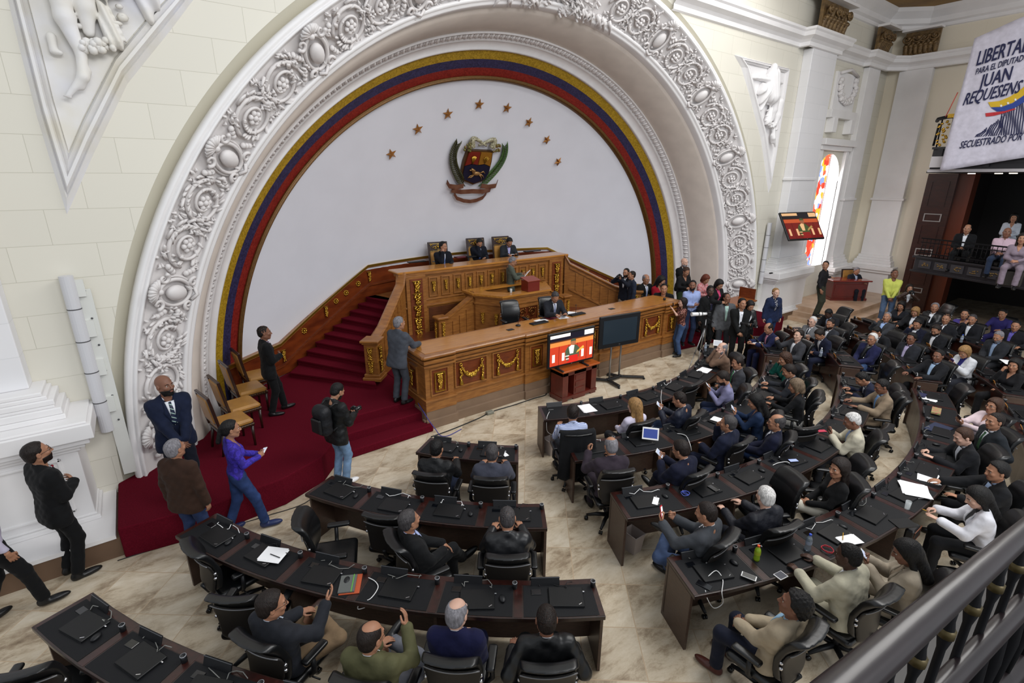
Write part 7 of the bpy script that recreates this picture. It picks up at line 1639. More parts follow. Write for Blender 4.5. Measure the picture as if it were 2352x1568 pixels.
# lower balcony
B1, B2 = Vector((19.5, 5.25, 0)), Vector((18.55, 2.5, 0)); Bd_ = (B2-B1).normalized(); B3 = B1+Bd_*7.5; Bn = Vector((Bd_.y, -Bd_.x, 0)); Bn = Bn if Bn.x < 0 else -Bn
bal_ = empty('gallery_balcony', (19.5, 5.25, 1.95)); tag(bal_, 'dark curved-front gallery balcony with small gilded panels on the right', 'balcony')
m = MB(); m.prism([(B1.x, B1.y), (B3.x, B3.y), (26.5, B3.y), (26.5, 5.5), (22.8, 5.5)], 1.95, 2.10)
m.M = Matrix.Translation(B1) @ Matrix.Rotation(math.atan2(Bd_.y, Bd_.x), 4, 'Z')
m.box(0, 7.5, 0 if False else -.08, .08, 1.95, 2.42); m.box(-.06, 7.5, -.14, .12, 2.36, 2.42); m.box(-.06, 7.5, -.12, .10, 1.93, 1.99); m.M = None
pin(bevel(m.build('balcony_floor', FASC), .008), bal_)
Mb = Matrix.Translation(B1) @ Matrix.Rotation(math.atan2(Bd_.y, Bd_.x), 4, 'Z')
sgn = -1 if (Mb.to_3x3() @ Vector((0, -1, 0))).dot(Bn) > 0 else 1
for k in range(8):
    m = MB(); m.M = Mb; c = .33+k*.45; y = sgn*.085; m.box(c-.17, c+.17, min(y, y+sgn*.025), max(y, y+sgn*.025), 2.08, 2.31); pin(m.build('panel_frame', mat('fascia_frame', '#3a383c', .4)), bal_)
    m = MB(); m.M = Mb
    for q in range(12): m.ball((c+RND.uniform(-.10, .10), y+sgn*.03, 2.195+RND.uniform(-.05, .05)), (.025, .012, .018), 6, 4)
    pin(m.build('gilded_ornament', mat('dull_gold', '#7d6640', .4, metal=.6)), bal_)
rl = empty('gallery_railing', (19.5, 5.25, 2.42)); tag(rl, 'black wrought iron railing on top of the right gallery balcony', 'railing')
m = MB(); m.M = Mb; m.box(0, 7.5, -.02, .02, 2.93, 2.97); m.box(0, 7.5, -.015, .015, 2.50, 2.53); m.box(0, 7.5, -.015, .015, 2.82, 2.845); pin(m.build('rails', IRON), rl)
for k in range(50):
    m = MB(); m.M = Mb; c = .05+k*.115; m.tube([(c, 0, 2.42), (c, 0, 2.95)], .009, 5)
    if k % 2: m.tube([(c-.055+.055*math.cos(a*PI/6), 0, 2.66+.09*math.sin(a*PI/6)) for a in range(12)], .008, 4, closed=True)
    m.ball((c, 0, 2.58), .018, 5, 4); pin(m.build('baluster', IRON), rl)
for px, py, z in ((2222, 526, GZ), (2313, 534, GZ), (2329, 500, GZ+.25), (2348, 548, GZ), (2166, 548, GZ-.1), (2262, 560, GZ-.1)):
    pass
# upper gallery
ug = empty('upper_gallery', (19.3, 5.3, 4.87)); tag(ug, 'dark upper gallery edge with white underside strip behind the banner', 'gallery')
m = MB(); m.box(19.25, XR, -3, 5.42, 4.95, 5.1); m.box(19.2, 19.4, -3, 5.42, 5.1, 5.5); m.box(19.15, 19.42, -3, 5.45, 5.5, 5.56)
for k in range(7): m.box(19.14, 19.24, 5.3-k*1.1-.12, 5.3-k*1.1, 5.0, 5.5)
pin(m.build('fascia', FASC), ug)
m = MB(); m.box(19.2, 19.45, -3, 5.45, 4.87, 4.95); m.box(19.1, 19.2, 4.95, 5.40, 5.0, 5.3); pin(m.build('white_strip', mat('pale_edge', '#b9b5b8', .5)), ug)
m = MB(); m.tube([(19.3, 5.48, 5.6), (19.3, 5.46, 6.2)], .03, 8); m.tube([(19.55, 5.6, 6.3), (19.25, 5.5, 6.32), (19.12, 5.25, 6.35), (19.12, 3, 6.4), (19.12, -2, 6.4)], .05, 8)
for k in range(30): m.tube([(19.3, 5.4-k*.25, 5.56), (19.25, 5.4-k*.25, 6.35)], .02, 5)
pin(m.build('upper_railing', IRON), ug)
m = MB()
for k in range(24): m.ball((19.22, 5.38+RND.uniform(-.2, .05), 5.6+k*.028), (.03, .04, .03), 6, 4)
m.box(19.07, 19.14, 5.1, 5.25, 6.32, 6.42); pin(m.build('gilded_ornament', GOLD), ug)
# banner
BXP = 18.85
def bt(px, py): v = atx(px, py, BXP); return Vector((v.y, v.z))
def rip(y, z): return BXP+.022*math.sin(y*5.2+z*.9)+.008*math.sin(y*11-z*2.1)
TL, BL = bt(2238, 88), bt(2158, 393); TRn = TL+(bt(2352, 38)-TL)*2.2; BR = BL+(bt(2352, 362)-BL)*1.7
ban = empty('protest_banner', (BXP, TL.x, TL.y)); tag(ban, 'large white cloth banner with navy capitals hanging from the upper gallery', 'banner')
m = MB(); G = []
for i in range(25):
    row = []
    for j in range(33):
        a = TL.lerp(TRn, j/32); b = BL.lerp(BR, j/32); p = a.lerp(b, i/24); row.append((rip(p.x, p.y), p.x, p.y))
    G.append(row)
m.loft(G, 0, closed=False); bo = pin(m.build('cloth', cloth('#c4c1cf', 'cotton')), ban); so = bo.modifiers.new('thick', 'SOLIDIFY'); so.thickness = .006
NAVY = mat('banner_navy', '#1c1f45', .8)
def banner_text(txt, pa, pb, hpx, shear=0.0, off=.012):
    cu = bpy.data.curves.new('lettering', 'FONT'); cu.body = txt; cu.size = 1; cu.shear = shear; cu.resolution_u = 2; tmp = bpy.data.objects.new('lettering', cu); COL.objects.link(tmp)
    dg = bpy.context.evaluated_depsgraph_get(); dg.update(); me = bpy.data.meshes.new_from_object(tmp.evaluated_get(dg)); bpy.data.objects.remove(tmp)
    xs_ = [v.co.x for v in me.vertices]; ys_ = [v.co.y for v in me.vertices]; x0, x1 = min(xs_), max(xs_); y0, y1 = min(ys_), max(ys_)
    A, B = bt(*pa), bt(*pb); top = bt(pa[0]+hpx*.25, pa[1]-hpx); H = top.y-A.y
    n0 = len(me.vertices); V0 = np.array([v.co[:] for v in me.vertices]); P0 = [tuple(q.vertices) for q in me.polygons]
    if off > 0:
        V1 = np.concatenate([V0+np.array([dx, dy, 0]) for dx, dy in ((-.025, 0), (.025, 0), (0, .012), (0, -.012), (0, 0))]); P1 = [tuple(i+k*n0 for i in q) for k in range(5) for q in P0]; me = bpy.data.meshes.new('lettering'); me.from_pydata([tuple(v) for v in V1], [], P1)
    for v in me.vertices:
        u = (v.co.x-x0)/(x1-x0); h = (v.co.y-max(y0, 0))/(y1-max(y0, 0)); p = A.lerp(B, u); y, z = p.x, p.y+h*H; v.co = (rip(y, z)-.035, y, z)
    me.materials.append(NAVY); o = bpy.data.objects.new('lettering', me); COL.objects.link(o); return pin(o, ban)
banner_text('LIBERTAD', (2243, 151), (2366, 115), 33)
banner_text('PARA EL DIPUTADO', (2241, 172), (2361, 136), 14)
banner_text('JUAN', (2249, 203), (2320, 183), 30)
banner_text('REQUESENS', (2212, 242), (2343, 212), 27, .25)
banner_text('SECUESTRADO POR', (2205, 341), (2347, 321), 16, .15)
def flat(P, mt, name, d=.030): m = MB(); Q = [bt(*p) for p in P]; m.add([(rip(q.x, q.y)-d, q.x, q.y) for q in Q], [tuple(range(len(Q)))]); return pin(m.build(name, mt), ban)
def band(P0, P1, mt, name, d=.024):
    m = MB(); A = [bt(*p) for p in P0]; B = [bt(*p) for p in P1]; m.loft([[(rip(q.x, q.y)-d, q.x, q.y) for q in A], [(rip(q.x, q.y)-d, q.x, q.y) for q in B]], 0, closed=False, smooth=False); return pin(m.build(name, mt), ban)
band([(2270, 235), (2295, 232), (2320, 222), (2345, 205), (2362, 190)], [(2276, 246), (2300, 245), (2326, 236), (2350, 220), (2366, 208)], mat('banner_yellow', '#c9a623', .8), 'yellow_swoosh')
band([(2276, 247), (2300, 246), (2326, 237), (2350, 221), (2366, 209)], [(2290, 256), (2308, 255), (2330, 248), (2352, 235), (2366, 226)], mat('banner_blue', '#27408c', .8), 'blue_swoosh')
band([(2264, 260), (2280, 258), (2300, 256), (2330, 249)], [(2265, 268), (2282, 266), (2305, 260), (2334, 251)], mat('banner_red', '#b02a30', .8), 'red_swoosh')
for px, py in ((2300, 243), (2316, 237), (2333, 229)):
    flat([(px+(4 if k % 2 == 0 else 1.7)*math.sin(k*PI/5), py-(4 if k % 2 == 0 else 1.7)*math.cos(k*PI/5)) for k in range(10)], IVORY, 'white_star', .040)
m = MB()
for k in range(26):                                         # striped figure
    t = k/25; px0 = 2234+t*125; pts = []
    for q in range(8):
        s_ = q/7; py0 = 315-8*t; py1 = 308-75*min(1, t*1.25)+(6 if k % 5 == 0 else 0); pts.append((px0+14*s_*(1 if t < .5 else .1)+1.5*math.sin(s_*7+k), lerp(py0, py1, s_)))
    w = 1.4
    A = [bt(x-w, y) for x, y in pts]; B = [bt(x+w, y) for x, y in pts]
    m.loft([[(rip(p.x, p.y)-.020, p.x, p.y) for p in A], [(rip(p.x, p.y)-.020, p.x, p.y) for p in B]], 0, closed=False, smooth=False)
pin(m.build('striped_figure', NAVY), ban)
m = MB(); a, b = atx(2200, 212, 19.0), atx(2172, 268, 19.1); m.tube([a, b], .012, 6); tag(m.build('banner_cord', mat('red_cord', '#c04a3a', .6)), 'thin red cord tying the banner to the gallery rail', 'cord')

# foreground railing of our own gallery
fr = empty('foreground_railing', (1.8, .2, 3.7)); tag(fr, 'dark polished handrail with balusters crossing the bottom right corner', 'railing')
RAILW = mat('dark_lacquer', '#171113', .36, var=.3, vscale=3, color2='#241a1d', coat=.2, bump=.05, bscale=12)
def fy(x, e): return .228-.11*(x-1)+e+.052
def hw(x): return max(.3, (.040-.012*(x-1))/.06)
prof = [(-.055, -.03), (-.06, 0), (-.035, .028), (.035, .028), (.06, 0), (.055, -.03), (.0, -.045)]
xs_ = np.linspace(.55, 4.2, 20); m = MB(); m.loft([[(x, fy(x, -.052)+o*hw(x), 3.7-.028+dz) for o, dz in prof] for x in xs_], 0, True, True); pin(fixn(m.build('handrail', RAILW)), fr)
m = MB(); m.loft([[(x, fy(x, -.075)+o*.5, 3.30+dz) for o, dz in prof] for x in xs_], 0, True, True); m.loft([[(x, fy(x, -.055)+o*.9, 2.72+dz) for o, dz in prof] for x in xs_], 0, True, True); pin(fixn(m.build('lower_rail', RAILW)), fr)
for k in range(22):
    x = .62+k*.165; m = MB(); c = (x, fy(x, -.055)); m.lathe([(.010, 2.74), (.018, 2.85), (.026, 3.0), (.014, 3.2), (.011, 3.28), (.011, 3.45), (.020, 3.5), (.011, 3.55), (.011, 3.66)], (c[0], c[1], 0), 10, 0); m.lathe([(.0, 3.49), (.021, 3.495), (.021, 3.52), (0, 3.525)], (c[0], c[1], 0), 10, 1); pin(m.build('baluster', [IRON, mat('worn_brass', '#4a3f22', .45, metal=.5)]), fr)
m = MB(); m.prism([(-2, -1.5), (6, -1.5), (6, .03), (4, .17), (2.4, .33), (.8, .56), (-2, .56)], 2.5, 2.66); struct(m.build('floor_camera_gallery', DKP))

# ================================================================ THINGS LYING ABOUT
def sheet(px, py, z, w, h, rz, label, name='paper_sheet', mt=PAPER, cat='paper', n=1, th=.002, group=None):
    p = at(px, py, z); m = MB()
    for k in range(n): m.cbox((RND.uniform(-.012, .012)*(k > 0), RND.uniform(-.012, .012)*(k > 0), th*(k+.5)), (w, h, th*.9), 0, rz=RND.uniform(-.12, .12)*(k > 0))
    o = m.build(name, mt); o.location = p; o.rotation_euler = (0, 0, rad(rz)); tag(o, label, cat, group); return o
Z1 = DZ+.004; Z2 = DZ+.030
sheet(1348, 938, Z1, .24, .30, -20, 'white open notebook before the man in the checked shirt', 'notebook', n=4, cat='notebook')
sheet(1160, 1043, Z1, .07, .12, -5, 'small white card on the two-place left desk')
sheet(1043, 1171, Z1, .09, .11, -8, 'small white note with a pen mark on the four-place left desk')
sheet(628, 1274, Z2, .25, .20, -48, 'white papers on the second laptop of the long left desk', n=4)
sheet(1506, 1150, Z2, .16, .07, 30, 'folded white note on the first laptop of the third centre row')
sheet(1650, 964, Z2, .16, .22, 8, 'small open notebook on the second centre row', 'notebook', n=3, cat='notebook')
sheet(1618, 850, Z1, .30, .22, 15, 'white papers at the far end of the front centre row', n=3)
sheet(1950, 1240, Z2, .24, .15, -20, 'crumpled white paper with pencil on the fourth centre row laptop', n=2)
sheet(1738, 786, Z1, .42, .24, 40, 'spread papers before the bald man in blue suit', n=3)
sheet(2132, 914, Z1, .26, .26, 10, 'white papers under a dark notebook at the right aisle', n=3)
sheet(2100, 1124, Z2, .34, .30, 25, 'large white sheets before the woman in the white blazer', n=4)
sheet(2132, 1096, Z1, .30, .24, 15, 'white sheets with a dark phone, fourth centre row', n=2)
sheet(2150, 1040, Z1, .28, .22, 10, 'paper being signed by the balding man in black', n=2)
sheet(2225, 836, Z1, .40, .26, 30, 'pile of papers before the woman in white sports jacket', n=5)
sheet(2318, 832, Z1, .34, .24, 30, 'white folder far right beside the edge of the picture', n=2)
sheet(2150, 945, Z2, .30, .13, 12, 'pink and green flowered pouch on the desk', 'pouch', mat('floral', '#b04a58', .7, var=.6, vscale=30, color2='#7d9a5a'), 'pouch', th=.03)
sheet(2155, 985, Z1, .42, .26, -6, 'navy blue cloth folder lying on the fourth centre row', 'folder', mat('navy_folder', '#1c2440', .7), 'folder', th=.02)
sheet(2118, 907, Z2, .20, .12, 6, 'dark blue notebook on the white papers at the right aisle', 'notebook', mat('blue_cover', '#22264a', .5), 'notebook', th=.012)
sheet(2075, 1262-60, Z1, .26, .16, -30, 'black laptop sleeve on the fourth centre row', 'sleeve', LAPTOP, 'sleeve', th=.01)
o = sheet(806, 1342, Z1, .20, .26, -28, 'grey notebook with green elastic on an orange folder, long left desk', 'notebook', mat('orange_folder', '#b4502c', .6), 'notebook', th=.006)
m = MB(); m.cbox((-.03, 0, .014), (.16, .23, .012), 0); m.cbox((.02, 0, .021), (.008, .235, .003), 1); m.build('grey_cover', [mat('grey_cover', '#5b5e5c', .6), mat('green_elastic', '#5fae3a', .6)], o)
def pen(px, py, z, rz, col, label, name='pen'):
    m = MB(); m.tube([(-.07, 0, .006), (.07, 0, .006)], .0045, 6); o = m.build(name, col); o.location = at(px, py, z); o.rotation_euler = (0, 0, rad(rz)); tag(o, label, 'pen'); return o
pen(632, 1277, Z2+.01, -60, BLACK_PLASTIC, 'black pen on the white papers of the long left desk')
pen(1936, 1232, Z2+.01, 20, mat('pencil_yellow', '#c99a2c', .5), 'yellow pencil on the crumpled paper', 'pencil')
pen(1043, 1169, Z1+.004, 60, BLACK_PLASTIC, 'thin pen on the small note, four-place left desk')
def lying_phone(px, py, z, rz, label, mt=GLASSY, scr=None, w=.072, h=.145):
    m = MB(); m.cbox((0, 0, .005), (w, h, .009), 0, ch=.002); m.box(-w*.45, w*.45, -h*.43, h*.43, .0095, .0101, 1); o = m.build('mobile_phone', [mt, scr or GLASSY]); o.location = at(px, py, z); o.rotation_euler = (0, 0, rad(rz)); tag(o, label, 'phone', None); return o
lying_phone(1720, 1324, Z2, 20, 'white-edged phone lying on the first laptop of the fourth centre row', IVORY, mat('dim_screen', '#5a5a58', .2))
lying_phone(1793, 1322, Z1, 80, 'white device with two dark squares beside the second laptop, fourth centre row', IVORY, mat('two_squares', '#3a3d48', .3), .09, .12)
lying_phone(1617, 1344, Z1, 12, 'dark phone with white cable at the aisle end of the fourth centre row')
lying_phone(1638, 1122, Z2, -8, 'black phone on the second laptop of the third centre row')
lying_phone(1822, 1058, Z2, 60, 'phone with lit bluish screen on the third centre row', GLASSY, emit('lit_phone', '#b4c4ff', 1.0))
lying_phone(1178, 1163, Z1, 0, 'black phone with white cable on the four-place left desk')
lying_phone(1887, 990, Z1, 60, 'pink-red phone before the man in the cream jacket', mat('pink_red', '#b8324a', .4), mat('pink_red2', '#c8405a', .4))
lying_phone(2105, 1142, Z1, 60, 'white phone beside the water glass, fourth centre row', IVORY, mat('dim_screen', '#5a5a58', .2))
def bottle(px, py, z, label, body, capm, h=.21, r=.032, liquid=None):
    root = empty('drink_bottle', at(px, py, z)); tag(root, label, 'bottle')
    m = MB(); m.lathe([(0, 0), (r, .0), (r*1.04, .02), (r*.94, h*.3), (r*1.02, h*.45), (r, h*.66), (r*.75, h*.78), (r*.38, h*.88), (r*.36, h*.92)], (0, 0, 0), 16, 0); m.build('bottle_body', body, root)
    m = MB(); m.lathe([(0, h*.9), (r*.46, h*.9), (r*.46, h), (0, h)], (0, 0, 0), 12, 0, smooth=False); m.build('bottle_cap', capm, root)
    m = MB(); m.lathe([(r*1.05, h*.40), (r*1.05, h*.60)], (0, 0, 0), 16, 0, cap=False); m.build('bottle_label', liquid or mat('bottle_label', '#9aa4b8', .5), root); return root
WB = mat('clear_bottle', '#b9c6d2', .12, spec=.6); WB.node_tree.nodes['Principled BSDF'].inputs['Transmission Weight'].default_value = .7
bottle(1737, 1285, Z1, 'green drink bottle with orange cap on the fourth centre row', mat('lime_drink', '#8fae2a', .2), mat('orange_cap', '#d8541c', .4), .19, liquid=mat('lime_label', '#a4b030', .4))
bottle(1854, 1262, Z1, 'clear water bottle with blue cap on the fourth centre row', WB, mat('blue_cap', '#2a4ec0', .4))
bottle(1619, 806, Z1, 'clear water bottle at the far end of the front centre row', WB, IVORY)
bottle(1884, 818, Z1, 'clear water bottle on the four-place right desk', WB, IVORY)
bottle(2207, 786, Z1, 'clear water bottle among the right block desks', WB, mat('blue_cap', '#2a4ec0', .4))
glass_at(at(2083, 1168, Z1), 'empty water glass by the woman in the white blazer')
def loose_cable(P, mt, label, r=.0045):
    Q = []; P = [Vector(p) for p in P]
    for i in range(len(P)-1):
        a, b, c, d = P[max(0, i-1)], P[i], P[i+1], P[min(len(P)-1, i+2)]
        for k in range(5):
            t = k/5; Q.append(.5*((2*b)+(c-a)*t+(2*a-5*b+4*c-d)*t*t+(3*b-a-3*c+d)*t**3))
    Q.append(P[-1]); m = MB(); m.tube(Q, r, 6); o = m.build('loose_cable', mt); tag(o, label, 'cable'); return o
def zc(L): return [at(x, y, z) for x, y, z in L]
loose_cable(zc([(846, 1326, .775), (862, 1335, .78), (868, 1350, .775), (850, 1375, .775), (828, 1382, .70), (822, 1398, .62), (838, 1395, .60)]), IVORY, 'white phone cable looping over the edge of the long left desk')
loose_cable(zc([(1625, 1325, .78), (1645, 1310, .80), (1660, 1330, .775), (1658, 1360, .775), (1660, 1385, .60), (1640, 1396, .55), (1625, 1375, .70), (1620, 1355, .775)]), IVORY, 'white cable hanging off the aisle end of the fourth centre row')
c0 = at(1900, 1262, .78); loose_cable([c0+Vector((.055*math.cos(a*.7), .06*math.sin(a*.7), .004*(a % 5))) for a in range(26)], mat('red_cable', '#c02a3a', .5), 'red coiled cable behind the cream coat man', .004)
c0 = at(1574, 1133, .78); loose_cable([c0+Vector((.07*math.cos(a*.7)*math.cos(a*.11), .05*math.sin(a*.7), .004*(a % 5))) for a in range(26)], mat('blue_cable', '#4a5ab4', .5), 'blue coiled cable between two laptops of the third centre row', .004)
loose_cable(zc([(1262, 945, .775), (1256, 960, .775), (1257, 990, .5), (1272, 1000, .35), (1278, 1010, .2)]), IVORY, 'white cable hanging at the aisle end of the front centre row')
loose_cable(zc([(1520, 895, .78), (1518, 915, .775), (1522, 940, .70), (1521, 942, .60)]), IVORY, 'white cable dangling from the third place of the front centre row')
loose_cable(zc([(1555, 995, .78), (1575, 1000, .79), (1585, 1020, .775), (1588, 1035, .65)]), IVORY, 'white cable beside the tapping man in navy, second centre row')
loose_cable(zc([(1775, 1068, .78), (1790, 1062, .78), (1812, 1062, .79), (1822, 1085, .70)]), IVORY, 'white cable running to the lit phone, third centre row')
loose_cable(zc([(1165, 1160, .775), (1172, 1175, .78), (1190, 1178, .775), (1205, 1190, .775)]), IVORY, 'white cable beside the dark-haired man, four-place left desk')
loose_cable(zc([(990, 1003, .01), (1040, 985, .01), (1100, 960, .01), (1130, 945, .01), (1180, 930, .01), (1225, 915, .01), (1255, 905, .01), (1240, 890, .01), (1262, 880, .01)]), BLACK_PLASTIC, 'black cable bundle along the stone foot of the bench', .012)
loose_cable(zc([(960, 925, .46), (985, 965, .30), (1000, 985, .16), (1012, 1000, .01), (1030, 1000, .01), (1060, 985, .01)]), mat('violet_cable', '#3b3a8a', .5), 'violet cable running down the red steps at the bench corner', .008)
loose_cable(zc([(270, 1287, .01), (350, 1262, .01), (600, 1188, .01), (700, 1155, .01), (735, 1120, .01)]), BLACK_PLASTIC, 'thin black cable on the floor along the carpeted platform', .006)
m = MB(); m.cbox((0, 0, .03), (.16, .10, .06), 0, ch=.008); o = m.build('power_box', mat('power_box', '#7c7c70', .5)); o.location = at(1125, 950, 0); tag(o, 'small grey power box on the floor before the bench', 'power box')
def bin_(px, py, label):
    root = empty('waste_bin', at(px, py, 0)); tag(root, label, 'bin'); m = MB()
    R = []
    for z, w in ((0, .085), (.28, .115), (.285, .125), (.29, .115), (.02, .08)): R.append([(w*.8, -w, z), (w*.8, w, z), (-w*.8, w, z), (-w*.8, -w, z)])
    m.loft(R, 0, True, True, smooth=False); m.build('bin_body', mat('beige_bin', '#b9aca6', .5), root); return root
bin_(1264, 1040, 'pale waste bin under the aisle end of the front centre row'); bin_(1452, 1262, 'pale waste bin under the aisle end of the third centre row')
bg = empty('handbag', at(2095, 1222, .60)); tag(bg, 'small black handbag with brown piping on the chair before the woman in the white blazer', 'handbag')
m = MB(); m.cbox((0, 0, 0), (.24, .10, .16), 0, ch=.02); m.build('bag_body', mat('bag_black', '#17171a', .5), bg); m = MB(); m.tube([(-.12, -.05, .07), (0, -.055, .08), (.12, -.05, .07), (.12, -.05, -.06), (-.12, -.05, -.06)], .006, 6, closed=True); m.build('piping', mat('brown_piping', '#6a3e2a', .5), bg)
m = MB(); q_ = INFO['dark-haired man in blue and white checked shirt, front centre row']; Ms = Matrix.Translation((q_['pos'][0], q_['pos'][1], 0)) @ Matrix.Rotation(q_['rz'], 4, 'Z'); m.M = Ms
Gd = []
for i in range(15):
    v = i/14; row = []
    for j in range(17):
        u = j/16-.5; row.append((u*(.54+.10*v+.03*math.sin(j)), -.30-.05*v-.035*math.sin(j*1.7+v*3)*v+.30*u*u, 1.07-.75*v-.05*abs(u)))
    Gd.append(row)
Gd = [[(x, y+.12, z-.06) for x, y, z in Gd[0]], [(x, y+.05, z+.02) for x, y, z in Gd[0]]]+Gd
m.loft(Gd, 0, closed=False); o = m.build('draped_jacket', cloth('#101114')); so = o.modifiers.new('thick', 'SOLIDIFY'); so.thickness = .015; tag(o, 'black jacket hung over the chair of the man in the checked shirt', 'jacket')
# small tablet standing on the second centre row
tb = empty('tablet', at(1493, 1012, Z2+.02)); tb.rotation_euler = (0, 0, rad(-50)); tag(tb, 'white tablet with lit blue screen propped on a laptop, second centre row', 'tablet')
m = MB(); m.M = Matrix.Rotation(rad(-28), 4, 'X'); m.cbox((0, 0, .11), (.25, .010, .19), 0, ch=.003); m.box(-.105, .105, -.0065, -.005, .04, .18, 1); m.build('tablet_body', [IVORY, emit('tablet_blue', '#2a3f8a', .9)], tb)
tb = empty('tablet', at(1648, 795, Z2)); tb.rotation_euler = (0, 0, rad(-55)); tag(tb, 'small lit tablet beside the bald man holding his face', 'tablet'); m = MB(); m.M = Matrix.Rotation(rad(-25), 4, 'X'); m.cbox((0, 0, .08), (.20, .010, .14), 0); m.box(-.08, .08, -.0065, -.005, .03, .13, 1); m.build('tablet_body', [IVORY, emit('tablet_grey', '#c0c4cc', .9)], tb)
# bench top
BT = BZ+.008
def keyboard(px, py, label):
    root = empty('keyboard', at(px, py, BT)); tag(root, label, 'keyboard'); m = MB(); m.cbox((0, 0, .012), (.46, .17, .02), 0, ch=.005)
    for r_ in range(5):
        for c in range(16): m.cbox((-.205+c*.0272, -.06+r_*.028, .026), (.022, .022, .006), 0)
    m.build('keys', BLACK_PLASTIC, root); return root
keyboard(1238, 742, 'black keyboard on the bench top left of the clerk'); keyboard(1325, 722, 'black keyboard on the bench top right of the clerk')
def desk_mic(px, py, label):
    root = empty('desk_microphone', at(px, py, BT)); tag(root, label, 'microphone'); m = MB(); m.lathe([(0, 0), (.06, 0), (.05, .025), (0, .03)], (0, 0, 0), 14, 0); m.tube([(0, 0, .02), (0, -.01, .15), (.02, .02, .22)], .005, 6); m.ball((.025, .025, .23), .014, 8, 6); m.build('mic_body', BLACK_PLASTIC, root)
desk_mic(1190, 748, 'black gooseneck microphone on the bench top by the empty chair'); desk_mic(1322, 722, 'black gooseneck microphone by the clerk papers')
for px, py, lab in ((1172, 757, 'flat black socket cover on the left part of the bench top'), (1405, 709, 'flat black socket cover on the right part of the bench top')): sheet(px, py, BT, .16, .11, 0, lab, 'socket_cover', BLACK_PLASTIC, 'socket cover', th=.006)
sheet(1243, 736, BT, .30, .20, 10, 'white papers with a phone left of the clerk', n=3); lying_phone(1247, 732, BT+.008, 70, 'black phone on the white papers left of the clerk')
sheet(1265, 730, BT, .30, .24, 8, 'dark red folder on the bench top', 'folder', mat('maroon_folder', '#5a1620', .5), 'folder', th=.008)
sheet(1310, 720, BT, .32, .22, 20, 'open white book right of the clerk', 'book', PAPER, 'book', n=5); sheet(1292, 729, BT, .26, .20, -10, 'white papers under the clerk hands', n=2)
m = MB(); m.lathe([(0, 0), (.035, 0), (.035, .06), (0, .06)], (0, 0, 0), 12, 0); o = m.build('lens_cap_pot', BLACK_PLASTIC); o.location = at(1526, 689, BT); tag(o, 'small black pot on the right end of the bench top', 'pot')
TT = TZ+.004
for px, py, w, h, lab, nm, mt, th in ((957, 602, .5, .16, 'black folded laptop at the left end of the tribune top', 'laptop', LAPTOP, .03), (1172, 584, .36, .22, 'white papers before the rightmost chairman', 'paper_sheet', PAPER, .004), (1058, 591, .34, .22, 'dark red folder between the left and middle chairmen', 'folder', mat('maroon_folder', '#5a1620', .5), .03), (1222, 577, .60, .16, 'black keyboard at the right end of the tribune top', 'keyboard', BLACK_PLASTIC, .03), (1010, 600, .4, .14, 'grey tray before the leftmost chairman', 'tray', mat('grey_tray', '#55585c', .5), .02), (1085, 590, .4, .12, 'black device before the middle chairman', 'device', BLACK_PLASTIC, .04)):
    sheet(px, py, TT, w, h, 0, lab, nm, mt, {'paper_sheet': 'paper'}.get(nm, nm), th=th)
sheet(1222, 657, PZT+.002, .2, .12, 10, 'white paper on the pulpit ledge right of the red box')
# side desk by the onlookers and the red desk in the corner
wd = empty('onlookers_desk', (13.9, 7.95, PZ)); tag(wd, 'reddish oak desk behind the standing onlookers on the right', 'desk')
m = MB(); m.box(13.15, 14.75, 7.72, 8.25, PZ, 1.14); m.box(13.11, 14.79, 7.68, 8.28, PZ, PZ+.08); pin(bevel(m.build('body', mat('side_oak', '#6a3418', .35, var=.2, vscale=5, coat=.2)), .006), wd); m = MB(); m.cbox((13.95, 7.97, 1.16), (1.75, .66, .045), 0, ch=.01); pin(m.build('top', mat('side_oak_top', '#8f5226', .3)), wd)
m = MB(); m.cbox((14.85, 8.0, 1.32), (.05, .5, .34), 0); pin(m.build('end_board', WOOD_RED), wd)
rd = empty('red_desk', (20.85, 7.55, .42), rad(-38)); tag(rd, 'glossy red wooden desk on the marble steps in the far corner', 'desk')
m = MB(); m.box(-.62, .62, -.30, .22, 0, .70); m.box(-.66, .66, -.33, .25, 0, .09); m.box(-.56, .56, -.315, -.30, .16, .60); bevel(m.build('body', mat('red_lacquer', '#5e160f', .3, coat=.5, var=.2, vscale=5)), .008).parent = rd
m = MB(); m.cbox((0, -.03, .725), (1.42, .70, .05), 0, ch=.012); m.build('top', mat('red_lacquer_top', '#7a2417', .25, coat=.5), rd)
sheet(1958, 634, 1.175, .34, .24, -20, 'white papers on the red desk', n=3)
# niche side seats on the right: low dark table before the older man
m = MB(); p = at(1490, 672, 1.15); m.cbox((0, 0, .66), (.9, .4, .05), 0, ch=.01); m.cbox((-.35, 0, .32), (.06, .3, .64), 0); m.cbox((.35, 0, .32), (.06, .3, .64), 0); o = m.build('side_table', WOOD_RED); o.location = (p.x, p.y+.1, PZ); tag(o, 'narrow dark wooden table before the seated older man with glasses', 'table')
for nm, off in (('older man with glasses in black suit seated by the niche on the right', 0), ('person in red with long black hair before the flag stripes', 1), ('clerk in dark grey suit writing at the carved bench', 2), ('man in dark suit reading papers at the red desk', 3)):
    q_ = INFO[nm]; o = copy_tree(g0) if off != 2 else copy_tree(chair_proto); o.location = (q_['pos'][0], q_['pos'][1], (PZ, PZ, PZ+.38, .42)[off]); o.rotation_euler = (0, 0, q_['rz'])
    tag(o, ('tan leather chair under the older man with glasses by the niche', 'tan leather chair under the person in red', 'black office chair under the clerk at the carved bench', 'tan leather chair behind the red desk')[off], 'chair')
    if off == 2: o.scale = (1, 1, .955)
